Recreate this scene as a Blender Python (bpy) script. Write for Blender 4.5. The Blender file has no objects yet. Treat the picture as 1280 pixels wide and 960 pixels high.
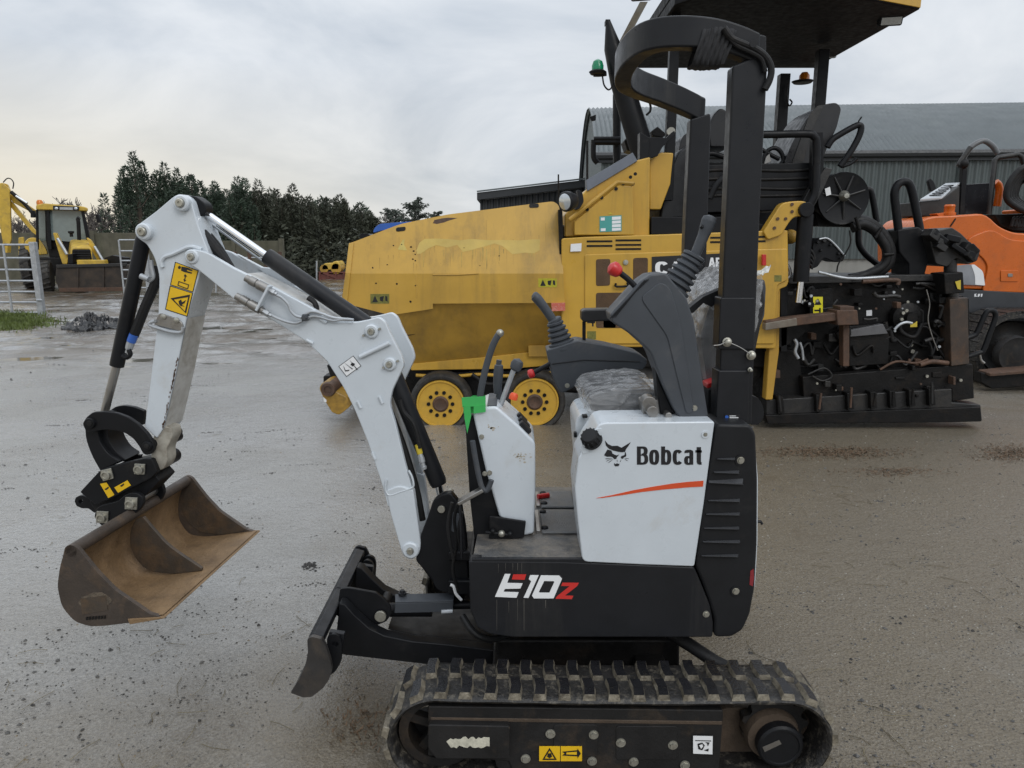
import bpy, bmesh, math, random
from math import sin, cos, tan, pi, radians, sqrt, atan2
from mathutils import Vector, Matrix, Euler, noise

# ------------------------------------------------------------------ camera, sky, sun, exposure
H = 1.55                      # eye height of the photographer
TH = radians(11.2)            # camera tilts down a little
F = 887.0                     # focal length in photo pixels (24 mm equivalent)
SC = bpy.context.scene
COL = SC.collection
cam_data = bpy.data.cameras.new('camera')
cam = bpy.data.objects.new('camera', cam_data)
COL.objects.link(cam)
cam.location = (0, 0, H)
cam.rotation_euler = (pi / 2 - TH, 0, 0)
cam_data.sensor_fit = 'HORIZONTAL'
cam_data.sensor_width = 36
cam_data.lens = 36 * F / 1280
cam_data.clip_start = 0.05
cam_data.clip_end = 2000
SC.camera = cam
SC.view_settings.view_transform = 'Standard'
SC.view_settings.look = 'None'
SC.view_settings.gamma = 1
SC.view_settings.exposure = 0.0

SUN_EL, SUN_AZ = radians(38), radians(150)      # soft light from behind the camera's right shoulder
world = bpy.data.worlds.new('World')
SC.world = world
world.use_nodes = True
wn, wl = world.node_tree.nodes, world.node_tree.links
wn.clear()
w_out = wn.new('ShaderNodeOutputWorld')
w_mix = wn.new('ShaderNodeMixShader')
w_sky = wn.new('ShaderNodeTexSky')
w_sky.sky_type = 'NISHITA'
w_sky.sun_disc = False
w_sky.sun_elevation = SUN_EL
w_sky.sun_rotation = SUN_AZ
w_bg1 = wn.new('ShaderNodeBackground')
w_bg1.inputs[1].default_value = 0.08
wl.new(w_sky.outputs[0], w_bg1.inputs[0])
w_tc = wn.new('ShaderNodeTexCoord')
# cloud deck: project the direction onto a flat layer overhead so clouds shrink towards the horizon
w_sep = wn.new('ShaderNodeSeparateXYZ')
wl.new(w_tc.outputs['Generated'], w_sep.inputs[0])
def wmath(op, a, b=None):
    n = wn.new('ShaderNodeMath'); n.operation = op
    for i, s in enumerate((a, b)):
        if s is None: continue
        if isinstance(s, (int, float)): n.inputs[i].default_value = s
        else: wl.new(s, n.inputs[i])
    return n.outputs[0]
zc = wmath('ADD', wmath('MAXIMUM', w_sep.outputs[2], 0.0), 0.34)
w_cmb = wn.new('ShaderNodeCombineXYZ')
wl.new(wmath('DIVIDE', w_sep.outputs[0], zc), w_cmb.inputs[0])
wl.new(wmath('DIVIDE', w_sep.outputs[1], zc), w_cmb.inputs[1])
w_noi = wn.new('ShaderNodeTexNoise')
w_noi.inputs['Scale'].default_value = 1.5
w_noi.inputs['Detail'].default_value = 7
w_noi.inputs['Roughness'].default_value = 0.55
w_noi.inputs['Distortion'].default_value = 0.5
wl.new(w_cmb.outputs[0], w_noi.inputs['Vector'])
w_rmp = wn.new('ShaderNodeValToRGB')
el = w_rmp.color_ramp.elements
el[0].position, el[0].color = 0.36, (0.54, 0.595, 0.665, 1)
el[1].position, el[1].color = 0.64, (0.82, 0.85, 0.885, 1)
wl.new(w_noi.outputs[0], w_rmp.inputs[0])
# the overcast is a little warmer low down on the left, where the cloud thins
w_hor = wn.new('ShaderNodeMapRange')
w_hor.inputs[1].default_value = 0.22; w_hor.inputs[2].default_value = 0.02
w_hor.inputs[3].default_value = 0.0; w_hor.inputs[4].default_value = 1.0
wl.new(w_sep.outputs[2], w_hor.inputs[0])
w_lft = wn.new('ShaderNodeMapRange')
w_lft.inputs[1].default_value = 0.0; w_lft.inputs[2].default_value = -0.55
w_lft.inputs[3].default_value = 0.0; w_lft.inputs[4].default_value = 0.95
wl.new(w_sep.outputs[0], w_lft.inputs[0])
w_wrm = wn.new('ShaderNodeMixRGB')
w_wrm.inputs[2].default_value = (0.97, 0.87, 0.68, 1)
wl.new(wmath('MULTIPLY', wmath('MULTIPLY', w_hor.outputs[0], w_lft.outputs[0]), 1.0), w_wrm.inputs[0])
wl.new(w_rmp.outputs[0], w_wrm.inputs[1])
w_bg2 = wn.new('ShaderNodeBackground')
# an overcast sky is brighter overhead than near the horizon
w_zen = wmath('ADD', wmath('MULTIPLY', wmath('POWER', wmath('MAXIMUM', w_sep.outputs[2], 0.0), 1.6), 1.35), 0.93)
wl.new(w_zen, w_bg2.inputs[1])
wl.new(w_wrm.outputs[0], w_bg2.inputs[0])
w_mix.inputs[0].default_value = 0.93             # thick cloud, a little of the clear sky through it
wl.new(w_bg1.outputs[0], w_mix.inputs[1])
wl.new(w_bg2.outputs[0], w_mix.inputs[2])
wl.new(w_mix.outputs[0], w_out.inputs[0])

sun_data = bpy.data.lights.new('sun', 'SUN')
sun_data.energy = 0.9
sun_data.angle = radians(25)
sun_data.color = (1.0, 0.97, 0.93)
sun = bpy.data.objects.new('sun', sun_data)
COL.objects.link(sun)
sun.rotation_euler = Euler((pi / 2 - SUN_EL, 0, pi - SUN_AZ), 'XYZ')
sun.location = (0, 0, 30)

# ------------------------------------------------------------------ helpers
def at(u, v, Y, k=0.0):
    """the point of the upright plane y = Y + k*x that photo pixel (u, v) sees"""
    x = (u - 640) / F; y = (480 - v) / F
    dy = cos(TH) + y * sin(TH); dz = -sin(TH) + y * cos(TH)
    t = Y / (dy - k * x)
    return Vector((t * x, t * dy, H + t * dz))
def gnd(u, v, z=0.0):
    y = (480 - v) / F
    dy = cos(TH) + y * sin(TH); dz = -sin(TH) + y * cos(TH)
    t = (z - H) / dz
    return Vector((t * (u - 640) / F, t * dy, z))
def ppm(Y, v=480):            # photo pixels per metre at plane Y
    y = (480 - v) / F
    return F * (cos(TH) + y * sin(TH)) / Y
def away(k): return Vector((-k, 1, 0)).normalized()

def rnd(pts, r, seg=3):
    """round every corner of a closed 2-D outline by about r"""
    out = []
    n = len(pts)
    for i in range(n):
        p = Vector(pts[i][:2]); rr = pts[i][2] if len(pts[i]) > 2 else r
        a = Vector(pts[i - 1][:2]); b = Vector(pts[(i + 1) % n][:2])
        da, db = a - p, b - p
        la, lb = da.length, db.length
        if la < 1e-6 or lb < 1e-6: continue
        q = min(rr, la * .45, lb * .45)
        if q < 1e-6:
            out.append(p); continue
        s, e = p + da / la * q, p + db / lb * q
        for j in range(seg + 1):
            t = j / seg
            out.append((1 - t) ** 2 * s + 2 * t * (1 - t) * p + t * t * e)
    return out
def cr(pts, n=5, closed=False):
    """smooth curve through points"""
    P = [Vector(p) for p in pts]; out = []
    m = len(P)
    for i in range(m if closed else m - 1):
        p1, p2 = P[i], P[(i + 1) % m]
        p0 = P[i - 1] if (closed or i > 0) else p1 + (p1 - p2)
        p3 = P[(i + 2) % m] if (closed or i + 2 < m) else p2 + (p2 - p1)
        for j in range(n):
            t = j / n
            out.append(.5 * (2 * p1 + (p2 - p0) * t + (2 * p0 - 5 * p1 + 4 * p2 - p3) * t * t + (3 * p1 - p0 - 3 * p2 + p3) * t ** 3))
    if not closed: out.append(P[-1])
    return out
def frame(d):
    d = d.normalized()
    a = Vector((0, 0, 1)) if abs(d.z) < .9 else Vector((1, 0, 0))
    x = d.cross(a).normalized()
    return x, x.cross(d).normalized()

class MB:
    def __init__(s): s.v = []; s.f = []
    def add(s, vs, fs):
        o = len(s.v); s.v += [Vector(p) for p in vs]; s.f += [[i + o for i in f] for f in fs]; return s
    def prism(s, pts, vec, top=None):
        n = len(pts); vec = Vector(vec)
        far = [Vector(p) + vec for p in (top or pts)]
        return s.add(list(pts) + far, [list(range(n)), list(range(2 * n - 1, n - 1, -1))] +
                     [[i, (i + 1) % n, n + (i + 1) % n, n + i] for i in range(n)])
    def px(s, pts, Y, th, k=0.0, r=0.0, seg=3):
        p2 = rnd(pts, r, seg) if r else pts
        return s.prism([at(p[0], p[1], Y, k) for p in p2], away(k) * th)
    def box(s, c, d, rot=(0, 0, 0)):
        R = Euler(rot).to_matrix(); c = Vector(c)
        vs = [c + R @ Vector((x * d[0] / 2, y * d[1] / 2, z * d[2] / 2)) for x in (-1, 1) for y in (-1, 1) for z in (-1, 1)]
        return s.add(vs, [(0, 1, 3, 2), (4, 6, 7, 5), (0, 4, 5, 1), (2, 3, 7, 6), (0, 2, 6, 4), (1, 5, 7, 3)])
    def bar(s, p0, p1, w, h, side=None):
        """rectangular bar from p0 to p1; w along `side`, h across it"""
        p0, p1 = Vector(p0), Vector(p1); d = (p1 - p0).normalized()
        if side is None: a, b = frame(d)
        else:
            a = Vector(side); a = (a - d * a.dot(d)).normalized(); b = a.cross(d)
        q = [a * (i * w / 2) + b * (j * h / 2) for i, j in ((-1, -1), (1, -1), (1, 1), (-1, 1))]
        return s.prism([p0 + t for t in q], p1 - p0)
    def cyl(s, p0, p1, r, r1=None, n=20):
        p0, p1 = Vector(p0), Vector(p1); r1 = r if r1 is None else r1
        a, b = frame(p1 - p0)
        c = [a * cos(2 * pi * i / n) + b * sin(2 * pi * i / n) for i in range(n)]
        return s.prism([p0 + t * r for t in c], p1 - p0, [p0 + t * r1 for t in c])
    def ring(s, p0, p1, ro, ri, n=24):
        p0, p1 = Vector(p0), Vector(p1); a, b = frame(p1 - p0)
        c = [a * cos(2 * pi * i / n) + b * sin(2 * pi * i / n) for i in range(n)]
        vs = [p0 + t * ro for t in c] + [p1 + t * ro for t in c] + [p1 + t * ri for t in c] + [p0 + t * ri for t in c]
        fs = []
        for g in range(4):
            for i in range(n):
                j = (i + 1) % n; h = (g + 1) % 4
                fs.append((g * n + i, g * n + j, h * n + j, h * n + i))
        return s.add(vs, fs)
    def lathe(s, p0, axis, prof, n=24):
        """prof: (distance along axis, radius)"""
        p0 = Vector(p0); ax = Vector(axis).normalized(); a, b = frame(ax)
        vs = []; m = len(prof)
        for (d, r) in prof:
            vs += [p0 + ax * d + (a * cos(2 * pi * i / n) + b * sin(2 * pi * i / n)) * max(r, 1e-4) for i in range(n)]
        fs = [(g * n + i, g * n + (i + 1) % n, (g + 1) * n + (i + 1) % n, (g + 1) * n + i) for g in range(m - 1) for i in range(n)]
        fs += [list(range(n))[::-1], list(range((m - 1) * n, m * n))]
        return s.add(vs, fs)
    def tube(s, path, r, n=10, closed=False):
        P = [Vector(p) for p in path]; m = len(P)
        rr = r if hasattr(r, '__len__') else [r] * m
        vs = []; prev = None
        for i in range(m):
            d = (P[(i + 1) % m] - P[i - 1]) if closed else (P[min(i + 1, m - 1)] - P[max(i - 1, 0)])
            d.normalize()
            if prev is None: a, b = frame(d)
            else:
                a = (prev - d * prev.dot(d)).normalized(); b = a.cross(d)
            prev = a
            vs += [P[i] + (a * cos(2 * pi * j / n) + b * sin(2 * pi * j / n)) * rr[i] for j in range(n)]
        fs = [(g * n + j, g * n + (j + 1) % n, ((g + 1) % m) * n + (j + 1) % n, ((g + 1) % m) * n + j)
              for g in range(m if closed else m - 1) for j in range(n)]
        if not closed: fs += [list(range(n))[::-1], list(range((m - 1) * n, m * n))]
        return s.add(vs, fs)
    def sph(s, c, r, n=16, m=10):
        c = Vector(c); r = r if hasattr(r, '__len__') else (r, r, r)
        vs = []; fs = []
        for i in range(m + 1):
            t = pi * i / m
            for j in range(n):
                q = 2 * pi * j / n
                st = max(sin(t), 0.002)
                vs.append(c + Vector((r[0] * st * cos(q), r[1] * st * sin(q), r[2] * cos(t))))
        for i in range(m):
            for j in range(n):
                fs.append((i * n + j, i * n + (j + 1) % n, (i + 1) * n + (j + 1) % n, (i + 1) * n + j))
        fs += [list(range(n)), list(range(m * n, m * n + n))[::-1]]
        return s.add(vs, fs)
    def sheet(s, rows, th=0.0, vec=None):
        """grid of points; with th it gets thickness along vec"""
        m, n = len(rows), len(rows[0]); o = len(s.v)
        fs = [(i * n + j, i * n + j + 1, (i + 1) * n + j + 1, (i + 1) * n + j) for i in range(m - 1) for j in range(n - 1)]
        vs = [p for r in rows for p in r]
        if th:
            w = Vector(vec) * th; N = m * n
            vs2 = vs + [Vector(p) + w for p in vs]
            f2 = fs + [tuple(i + N for i in f)[::-1] for f in fs]
            edge = [j for j in range(n)] + [i * n + n - 1 for i in range(1, m)] + [(m - 1) * n + j for j in range(n - 2, -1, -1)] + [i * n for i in range(m - 2, 0, -1)]
            for q in range(len(edge)):
                a, b = edge[q], edge[(q + 1) % len(edge)]
                f2.append((a, b, b + N, a + N))
            return s.add(vs2, f2)
        return s.add(vs, fs)
    def mesh(s, name, off=None):
        me = bpy.data.meshes.new(name)
        off = Vector(off) if off is not None else Vector((0, 0, 0))
        me.from_pydata([tuple(p - off) for p in s.v], [], s.f)
        bm = bmesh.new(); bm.from_mesh(me)
        bmesh.ops.recalc_face_normals(bm, faces=bm.faces)
        bm.to_mesh(me); bm.free()
        return me
    def build(s, name, mat, parent=None, bevel=0.0, ang=35, seg=2, label=None, raw=False):
        off = root_of(parent).location if parent else None
        me = s.mesh(name, off)
        return finish(name, me, mat, parent, bevel, ang, seg, label)

def root_of(o):
    while o.parent: o = o.parent
    return o
def finish(name, me, mat, parent=None, bevel=0.0, ang=35, seg=2, label=None):
    me.polygons.foreach_set('use_smooth', [True] * len(me.polygons))
    me.set_sharp_from_angle(angle=radians(ang))
    me.materials.append(mat)
    o = bpy.data.objects.new(name, me)
    COL.objects.link(o)
    if parent: o.parent = parent
    if bevel:
        b = o.modifiers.new('bevel', 'BEVEL'); b.width = bevel; b.segments = seg
        b.limit_method = 'ANGLE'; b.angle_limit = radians(40); b.harden_normals = True
        b.use_clamp_overlap = True
    if label: o['label'] = label
    return o
def piece(name, me, M, parent, label=None):
    """a part that shares mesh data with its fellows; M is its world matrix"""
    o = bpy.data.objects.new(name, me); COL.objects.link(o)
    o.parent = parent
    o.matrix_basis = Matrix.Translation(-root_of(parent).location) @ M
    if label: o['label'] = label
    return o
def tag(o, label, cat, group=None):
    o['label'] = label; o['category'] = cat
    if group: o['group'] = group
    return o
def thing(name, loc, label, cat, group=None):
    o = bpy.data.objects.new(name, None); COL.objects.link(o)
    o.location = loc; o.empty_display_size = .1
    return tag(o, label, cat, group)
def struct(o, kind='structure'):
    o['kind'] = kind; return o
def T(x, y, z): return Matrix.Translation((x, y, z))
def Ry(a): return Matrix.Rotation(a, 4, 'Y')
def Rz(a): return Matrix.Rotation(a, 4, 'Z')
def Rx(a): return Matrix.Rotation(a, 4, 'X')

def text_mesh(txt, size_h, offset=0.0, xs=1.0, shear=0.0):
    """flat letters, lying in XZ facing -Y, baseline at the origin, cap height size_h"""
    cu = bpy.data.curves.new('lettering', 'FONT')
    cu.body = txt; cu.size = size_h / 0.70; cu.offset = offset * size_h / .70; cu.shear = shear; cu.extrude = 0.0006
    ob = bpy.data.objects.new('lettering', cu); COL.objects.link(ob)
    dg = bpy.context.evaluated_depsgraph_get()
    me = bpy.data.meshes.new_from_object(ob.evaluated_get(dg))
    bpy.data.objects.remove(ob); bpy.data.curves.remove(cu)
    me.transform(Matrix.Rotation(pi / 2, 4, 'X') @ Matrix.Diagonal((xs, 1, 1, 1)))
    return me
def flat_px(polys, Y, k=0.0, th=0.0012):
    """thin printed shapes from traced outlines"""
    b = MB()
    for p in polys: b.prism([at(q[0], q[1], Y, k) for q in p], away(k) * th)
    return b
def text_px(txt, u0, v0, u1, v1, Y, name, mat, parent, offset=0.0, k=0.0, shear=0.0):
    """lettering that fills the traced rectangle (baseline v1)"""
    a, b = at(u0, v1, Y, k), at(u1, v1, Y, k); top = at(u0, v0, Y, k)
    h = top.z - a.z
    me = text_mesh(txt, h, offset, 1.0, shear)
    xs = [v.co.x for v in me.vertices]
    w = max(xs) - min(xs)
    s = (b - a).length / w
    me.transform(Matrix.Translation((-min(xs), 0, 0)))
    me.transform(Matrix.Diagonal((s, 1, 1, 1)))
    d = (b - a).normalized()
    me.transform(Matrix.Rotation(atan2(d.y, d.x), 4, 'Z'))
    me.transform(Matrix.Translation(a - root_of(parent).location))
    return finish(name, me, mat, parent)

def stroke_letters(word, u0, v0, u1, v1, Y, widths=None, k=0.0):
    """bold condensed capitals made of straight bars and round-cornered rings, filling the traced box"""
    b = MB(); G = {'C': 1, 'A': 1.05, 'T': .95, 'P': .95, '-': .5}
    tot = sum(G[c] for c in word) + .12 * (len(word) - 1); x = 0.0
    def P(a, q, dy=0): return at(u0 + (u1 - u0) * a / tot, v1 - (v1 - v0) * q, Y + dy, k)
    def quad(pts, dy=0): b.prism([P(a, q, dy) for a, q in pts], (0, .0012, 0))
    def ring(x0, q0, x1, q1, t, tq, a0, a1, dy=0):
        cx, cy, rx, ry = (x0 + x1) / 2, (q0 + q1) / 2, (x1 - x0) / 2, (q1 - q0) / 2; n = max(6, int((a1 - a0) / 12)); L = []
        for i in range(n + 1):
            a = radians(a0 + (a1 - a0) * i / n); c, q = cos(a), sin(a); f = (abs(c) ** 2.8 + abs(q) ** 2.8) ** (-1 / 2.8)
            L.append(((cx + rx * c * f, cy + ry * q * f), (cx + (rx - t) * c * f, cy + (ry - tq) * q * f)))
        for i in range(n): quad((L[i][0], L[i + 1][0], L[i + 1][1], L[i][1]), dy)
    for c in word:
        w = G[c]
        if c == 'C': ring(x, 0, x + w, 1, .36, .2, 35, 325)
        elif c == 'A':
            quad(((x, 0), (x + .3, 0), (x + w / 2 + .12, 1), (x + w / 2 - .2, 1))); quad(((x + w - .3, 0), (x + w, 0), (x + w / 2 + .2, 1), (x + w / 2 - .12, 1)), -.0003); quad(((x + .22, .2), (x + w - .22, .2), (x + w - .28, .38), (x + .28, .38)), .0003)
        elif c == 'T': quad(((x, .8), (x + w, .8), (x + w, 1), (x, 1))); quad(((x + w / 2 - .17, 0), (x + w / 2 + .17, 0), (x + w / 2 + .17, .82), (x + w / 2 - .17, .82)), .0003)
        elif c == 'P': quad(((x, 0), (x + .34, 0), (x + .34, 1), (x, 1))); ring(x - .2, .36, x + w, 1, .34, .19, -92, 92, .0003); quad(((x + .3, .8), (x + .45, .8), (x + .45, 1), (x + .3, 1)), -.0003); quad(((x + .3, .36), (x + .45, .36), (x + .45, .55), (x + .3, .55)), -.0003)
        elif c == '-': quad(((x, .36), (x + w, .36), (x + w, .56), (x, .56)))
        x += w + .12
    return b

# ------------------------------------------------------------------ materials
def mat(name, col, rough=.5, metal=0.0, var=.12, vscale=9.0, dirt=None, damt=.5, dscale=6.0, bump=0.0, bscale=60.0,
        coat=0.0, streak=False, rvar=.12, spec=.5, alpha=1.0, detail2=None):
    m = bpy.data.materials.new(name); m.use_nodes = True
    N, L = m.node_tree.nodes, m.node_tree.links
    b = N['Principled BSDF']
    g = N.new('ShaderNodeNewGeometry'); pos = g.outputs['Position']
    def nz(scale, det=5, rg=.6, vec=None, dist=0.0):
        n = N.new('ShaderNodeTexNoise'); n.inputs['Scale'].default_value = scale
        n.inputs['Detail'].default_value = det; n.inputs['Roughness'].default_value = rg
        n.inputs['Distortion'].default_value = dist
        L.new(vec or pos, n.inputs['Vector']); return n.outputs[0]
    def rng(src, a, c, lo=0.0, hi=1.0):
        n = N.new('ShaderNodeMapRange'); n.inputs[1].default_value = a; n.inputs[2].default_value = c
        n.inputs[3].default_value = lo; n.inputs[4].default_value = hi
        L.new(src, n.inputs[0]); return n.outputs[0]
    def mix(f, a, c, mode='MIX'):
        n = N.new('ShaderNodeMixRGB'); n.blend_type = mode
        for i, s in enumerate((f, a, c)):
            if isinstance(s, (int, float)): n.inputs[i].default_value = s
            elif isinstance(s, tuple): n.inputs[i].default_value = (*s[:3], 1)
            else: L.new(s, n.inputs[i])
        return n.outputs[0]
    base = mix(rng(nz(vscale), .3, .7), tuple(c * (1 - var) for c in col), tuple(min(c * (1 + var), 1) for c in col))
    if dirt:
        vec = pos
        if streak:
            mp = N.new('ShaderNodeMapping'); mp.inputs['Scale'].default_value = (1, 1, .12)
            L.new(pos, mp.inputs[0]); vec = mp.outputs[0]
        f = rng(nz(dscale, 8, .68, vec, .4), .62 - damt * .35, .78 - damt * .2, 0, 1)
        fine = rng(nz(dscale * 7, 6, .7), .25, .65, .35, 1)
        mm = N.new('ShaderNodeMath'); mm.operation = 'MULTIPLY'; L.new(f, mm.inputs[0]); L.new(fine, mm.inputs[1])
        mk = N.new('ShaderNodeMath'); mk.operation = 'MULTIPLY'; L.new(mm.outputs[0], mk.inputs[0]); mk.inputs[1].default_value = min(1, .45 + damt * .6)
        base = mix(mk.outputs[0], base, dirt)
    L.new(base, b.inputs['Base Color'])
    L.new(rng(nz(vscale * 2.3, 5), .3, .7, max(rough - rvar, .03), min(rough + rvar, 1)), b.inputs['Roughness'])
    b.inputs['Metallic'].default_value = metal
    b.inputs['Coat Weight'].default_value = coat
    b.inputs['Coat Roughness'].default_value = .12
    b.inputs['Specular IOR Level'].default_value = spec
    b.inputs['Alpha'].default_value = alpha
    if bump:
        bp = N.new('ShaderNodeBump'); bp.inputs['Strength'].default_value = bump; bp.inputs['Distance'].default_value = .01
        L.new(nz(bscale, 6, .65), bp.inputs['Height']); L.new(bp.outputs[0], b.inputs['Normal'])
    return m

MUD = (.13, .10, .065); DUST = (.23, .20, .16); RUST = (.16, .065, .025)
m_white = mat('white_paint', (.555, .600, .640), .33, var=.03, dirt=(.40, .37, .32), damt=.16, dscale=5, coat=.45, bump=.02, bscale=300)
m_white_worn = mat('white_worn', (.56, .56, .54), .45, var=.06, dirt=(.17, .14, .10), damt=.5, dscale=9, bump=.05)
m_black = mat('black_paint', (.009, .0095, .011), .42, var=.2, dirt=(.05, .045, .04), damt=.15, dscale=7, bump=.02, bscale=250, spec=.2)
m_blackpl = mat('black_plastic', (.013, .0135, .015), .46, var=.15, dirt=(.06, .056, .05), damt=.12, dscale=5, bump=.04, bscale=400, spec=.22)
m_cover = mat('satin_black_panel', (.0135, .0142, .0165), .38, var=.12, dirt=(.07, .065, .058), damt=.18, dscale=4, streak=True, bump=.05, bscale=420, spec=.26)
m_grey = mat('grey_plastic', (.052, .058, .067), .5, var=.1, dirt=(.14, .13, .12), damt=.12, dscale=6, bump=.06, bscale=450, spec=.4)
m_rubber = mat('rubber', (.010, .010, .0105), .58, var=.2, dirt=(.05, .042, .034), damt=.2, dscale=14, bump=.1, bscale=90, spec=.3)
m_trackrub = mat('track_rubber', (.018, .017, .0165), .38, var=.4, dirt=(.25, .22, .17), damt=.32, dscale=46, bump=.5, bscale=110, spec=.45)
m_lugside = mat('muddy_lug_side', (.105, .090, .066), .5, var=.5, vscale=45, dirt=(.40, .36, .28), damt=.50, dscale=30, bump=.4, bscale=150)
m_lug = mat('track_lug_rubber', (.0095, .0095, .011), .27, var=.3, dirt=(.10, .085, .065), damt=.12, dscale=22, bump=.25, bscale=140, spec=.5)
m_mudsteel = mat('muddy_steel', (.016, .0155, .0155), .55, var=.3, dirt=(.075, .052, .033), damt=.30, dscale=8, bump=.2, bscale=80, spec=.25)
m_mud = mat('caked_mud', (.072, .050, .033), .75, var=.3, dirt=(.05, .035, .025), damt=.5, dscale=9, bump=.4, bscale=90)
m_steel = mat('worn_steel', (.30, .29, .275), .35, metal=.9, var=.15, dirt=(.12, .10, .08), damt=.3, dscale=30)
m_chrome = mat('chrome', (.78, .79, .81), .13, metal=1.0, var=.03, rvar=.05)
m_zinc = mat('zinc_bolt', (.40, .39, .34), .38, metal=.75, var=.2, dirt=(.13, .11, .08), damt=.35, dscale=60)
m_galv = mat('galvanised', (.42, .44, .46), .42, metal=.55, var=.18, vscale=14, dirt=(.24, .24, .23), damt=.3, dscale=9)
m_bucket = mat('rusty_bucket', (.205, .130, .066), .6, var=.25, vscale=11, dirt=(.075, .045, .024), damt=.36, dscale=9, bump=.45, bscale=90)
m_buckout = mat('bucket_outside', (.050, .038, .030), .55, var=.3, dirt=(.15, .095, .055), damt=.36, dscale=11, bump=.2, bscale=120)
m_bucketdark = mat('bucket_web_steel', (.05, .038, .028), .58, var=.3, dirt=(.13, .075, .035), damt=.45, dscale=13, bump=.2, bscale=120)
m_yel = mat('paver_yellow', (.49, .290, .044), .40, var=.13, vscale=2.4, dirt=(.19, .125, .040), damt=.40, dscale=4.2, streak=True, bump=.02, bscale=60, coat=.1)
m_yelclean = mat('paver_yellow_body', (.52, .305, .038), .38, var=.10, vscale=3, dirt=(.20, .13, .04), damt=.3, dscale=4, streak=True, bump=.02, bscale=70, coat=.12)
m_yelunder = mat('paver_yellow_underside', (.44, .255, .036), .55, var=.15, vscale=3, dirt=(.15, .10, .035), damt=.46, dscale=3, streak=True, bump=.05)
m_yelpale = mat('faded_yellow', (.50, .355, .085), .55, var=.12, vscale=6, dirt=(.42, .33, .07), damt=.4, dscale=5, streak=True)
m_yelrim = mat('rim_yellow', (.52, .305, .035), .5, var=.08, dirt=(.25, .17, .06), damt=.3, dscale=8)
m_digyel = mat('backhoe_yellow', (.56, .37, .05), .45, var=.18, vscale=3, dirt=(.20, .14, .06), damt=.42, dscale=4)
m_orange = mat('orange_paint', (.56, .118, .009), .32, var=.07, dirt=(.24, .08, .03), damt=.22, dscale=4, coat=.2, spec=.4)
m_red = mat('red_plastic', (.48, .02, .02), .32, var=.05)
m_redstripe = mat('red_orange_print', (.62, .075, .02), .4, var=.04)
m_redprint = mat('red_print', (.56, .03, .025), .4, var=.04)
m_whiteprint = mat('white_print', (.78, .79, .80), .4, var=.03)
m_blackprint = mat('black_print', (.010, .010, .012), .4, var=.05)
m_sticker = mat('yellow_sticker', (.75, .46, .012), .35, var=.04, dirt=(.3, .2, .03), damt=.15, dscale=40)
m_dirtysticker = mat('grimy_sticker', (.16, .15, .03), .5, var=.3, vscale=40)
m_teal = mat('teal_label', (.07, .33, .30), .45, var=.05)
m_green = mat('green_strap', (.05, .42, .10), .45, var=.1)
m_rusty = mat('rusty_steel', (.085, .045, .027), .7, var=.3, vscale=14, dirt=(.035, .03, .026), damt=.45, dscale=10, bump=.2, bscale=80)
m_tar = mat('tarred_steel', (.0075, .0072, .0072), .48, var=.35, vscale=9, dirt=(.030, .022, .016), damt=.30, dscale=7, bump=.35, bscale=50, spec=.22)
m_tar2 = mat('tarred_plate', (.015, .0146, .0146), .48, var=.35, vscale=7, dirt=(.05, .042, .033), damt=.34, dscale=5, bump=.25, bscale=40)
m_canopy = mat('canopy_black', (.006, .006, .007), .6, var=.2, spec=.2)
m_vinyl = mat('seat_vinyl', (.012, .012, .0135), .36, var=.15, bump=.05, bscale=200)
m_lensclear = mat('lamp_glass', (.55, .58, .6), .12, metal=.6, var=.05)
m_greenlens = mat('green_lens', (.01, .22, .10), .2, var=.05)
m_amber = mat('amber_lens', (.55, .16, .01), .2, var=.05)
m_blue = mat('blue_plastic', (.03, .11, .42), .3, var=.1)
m_brass = mat('brass_yellow_fitting', (.55, .42, .04), .4, var=.1)

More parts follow.
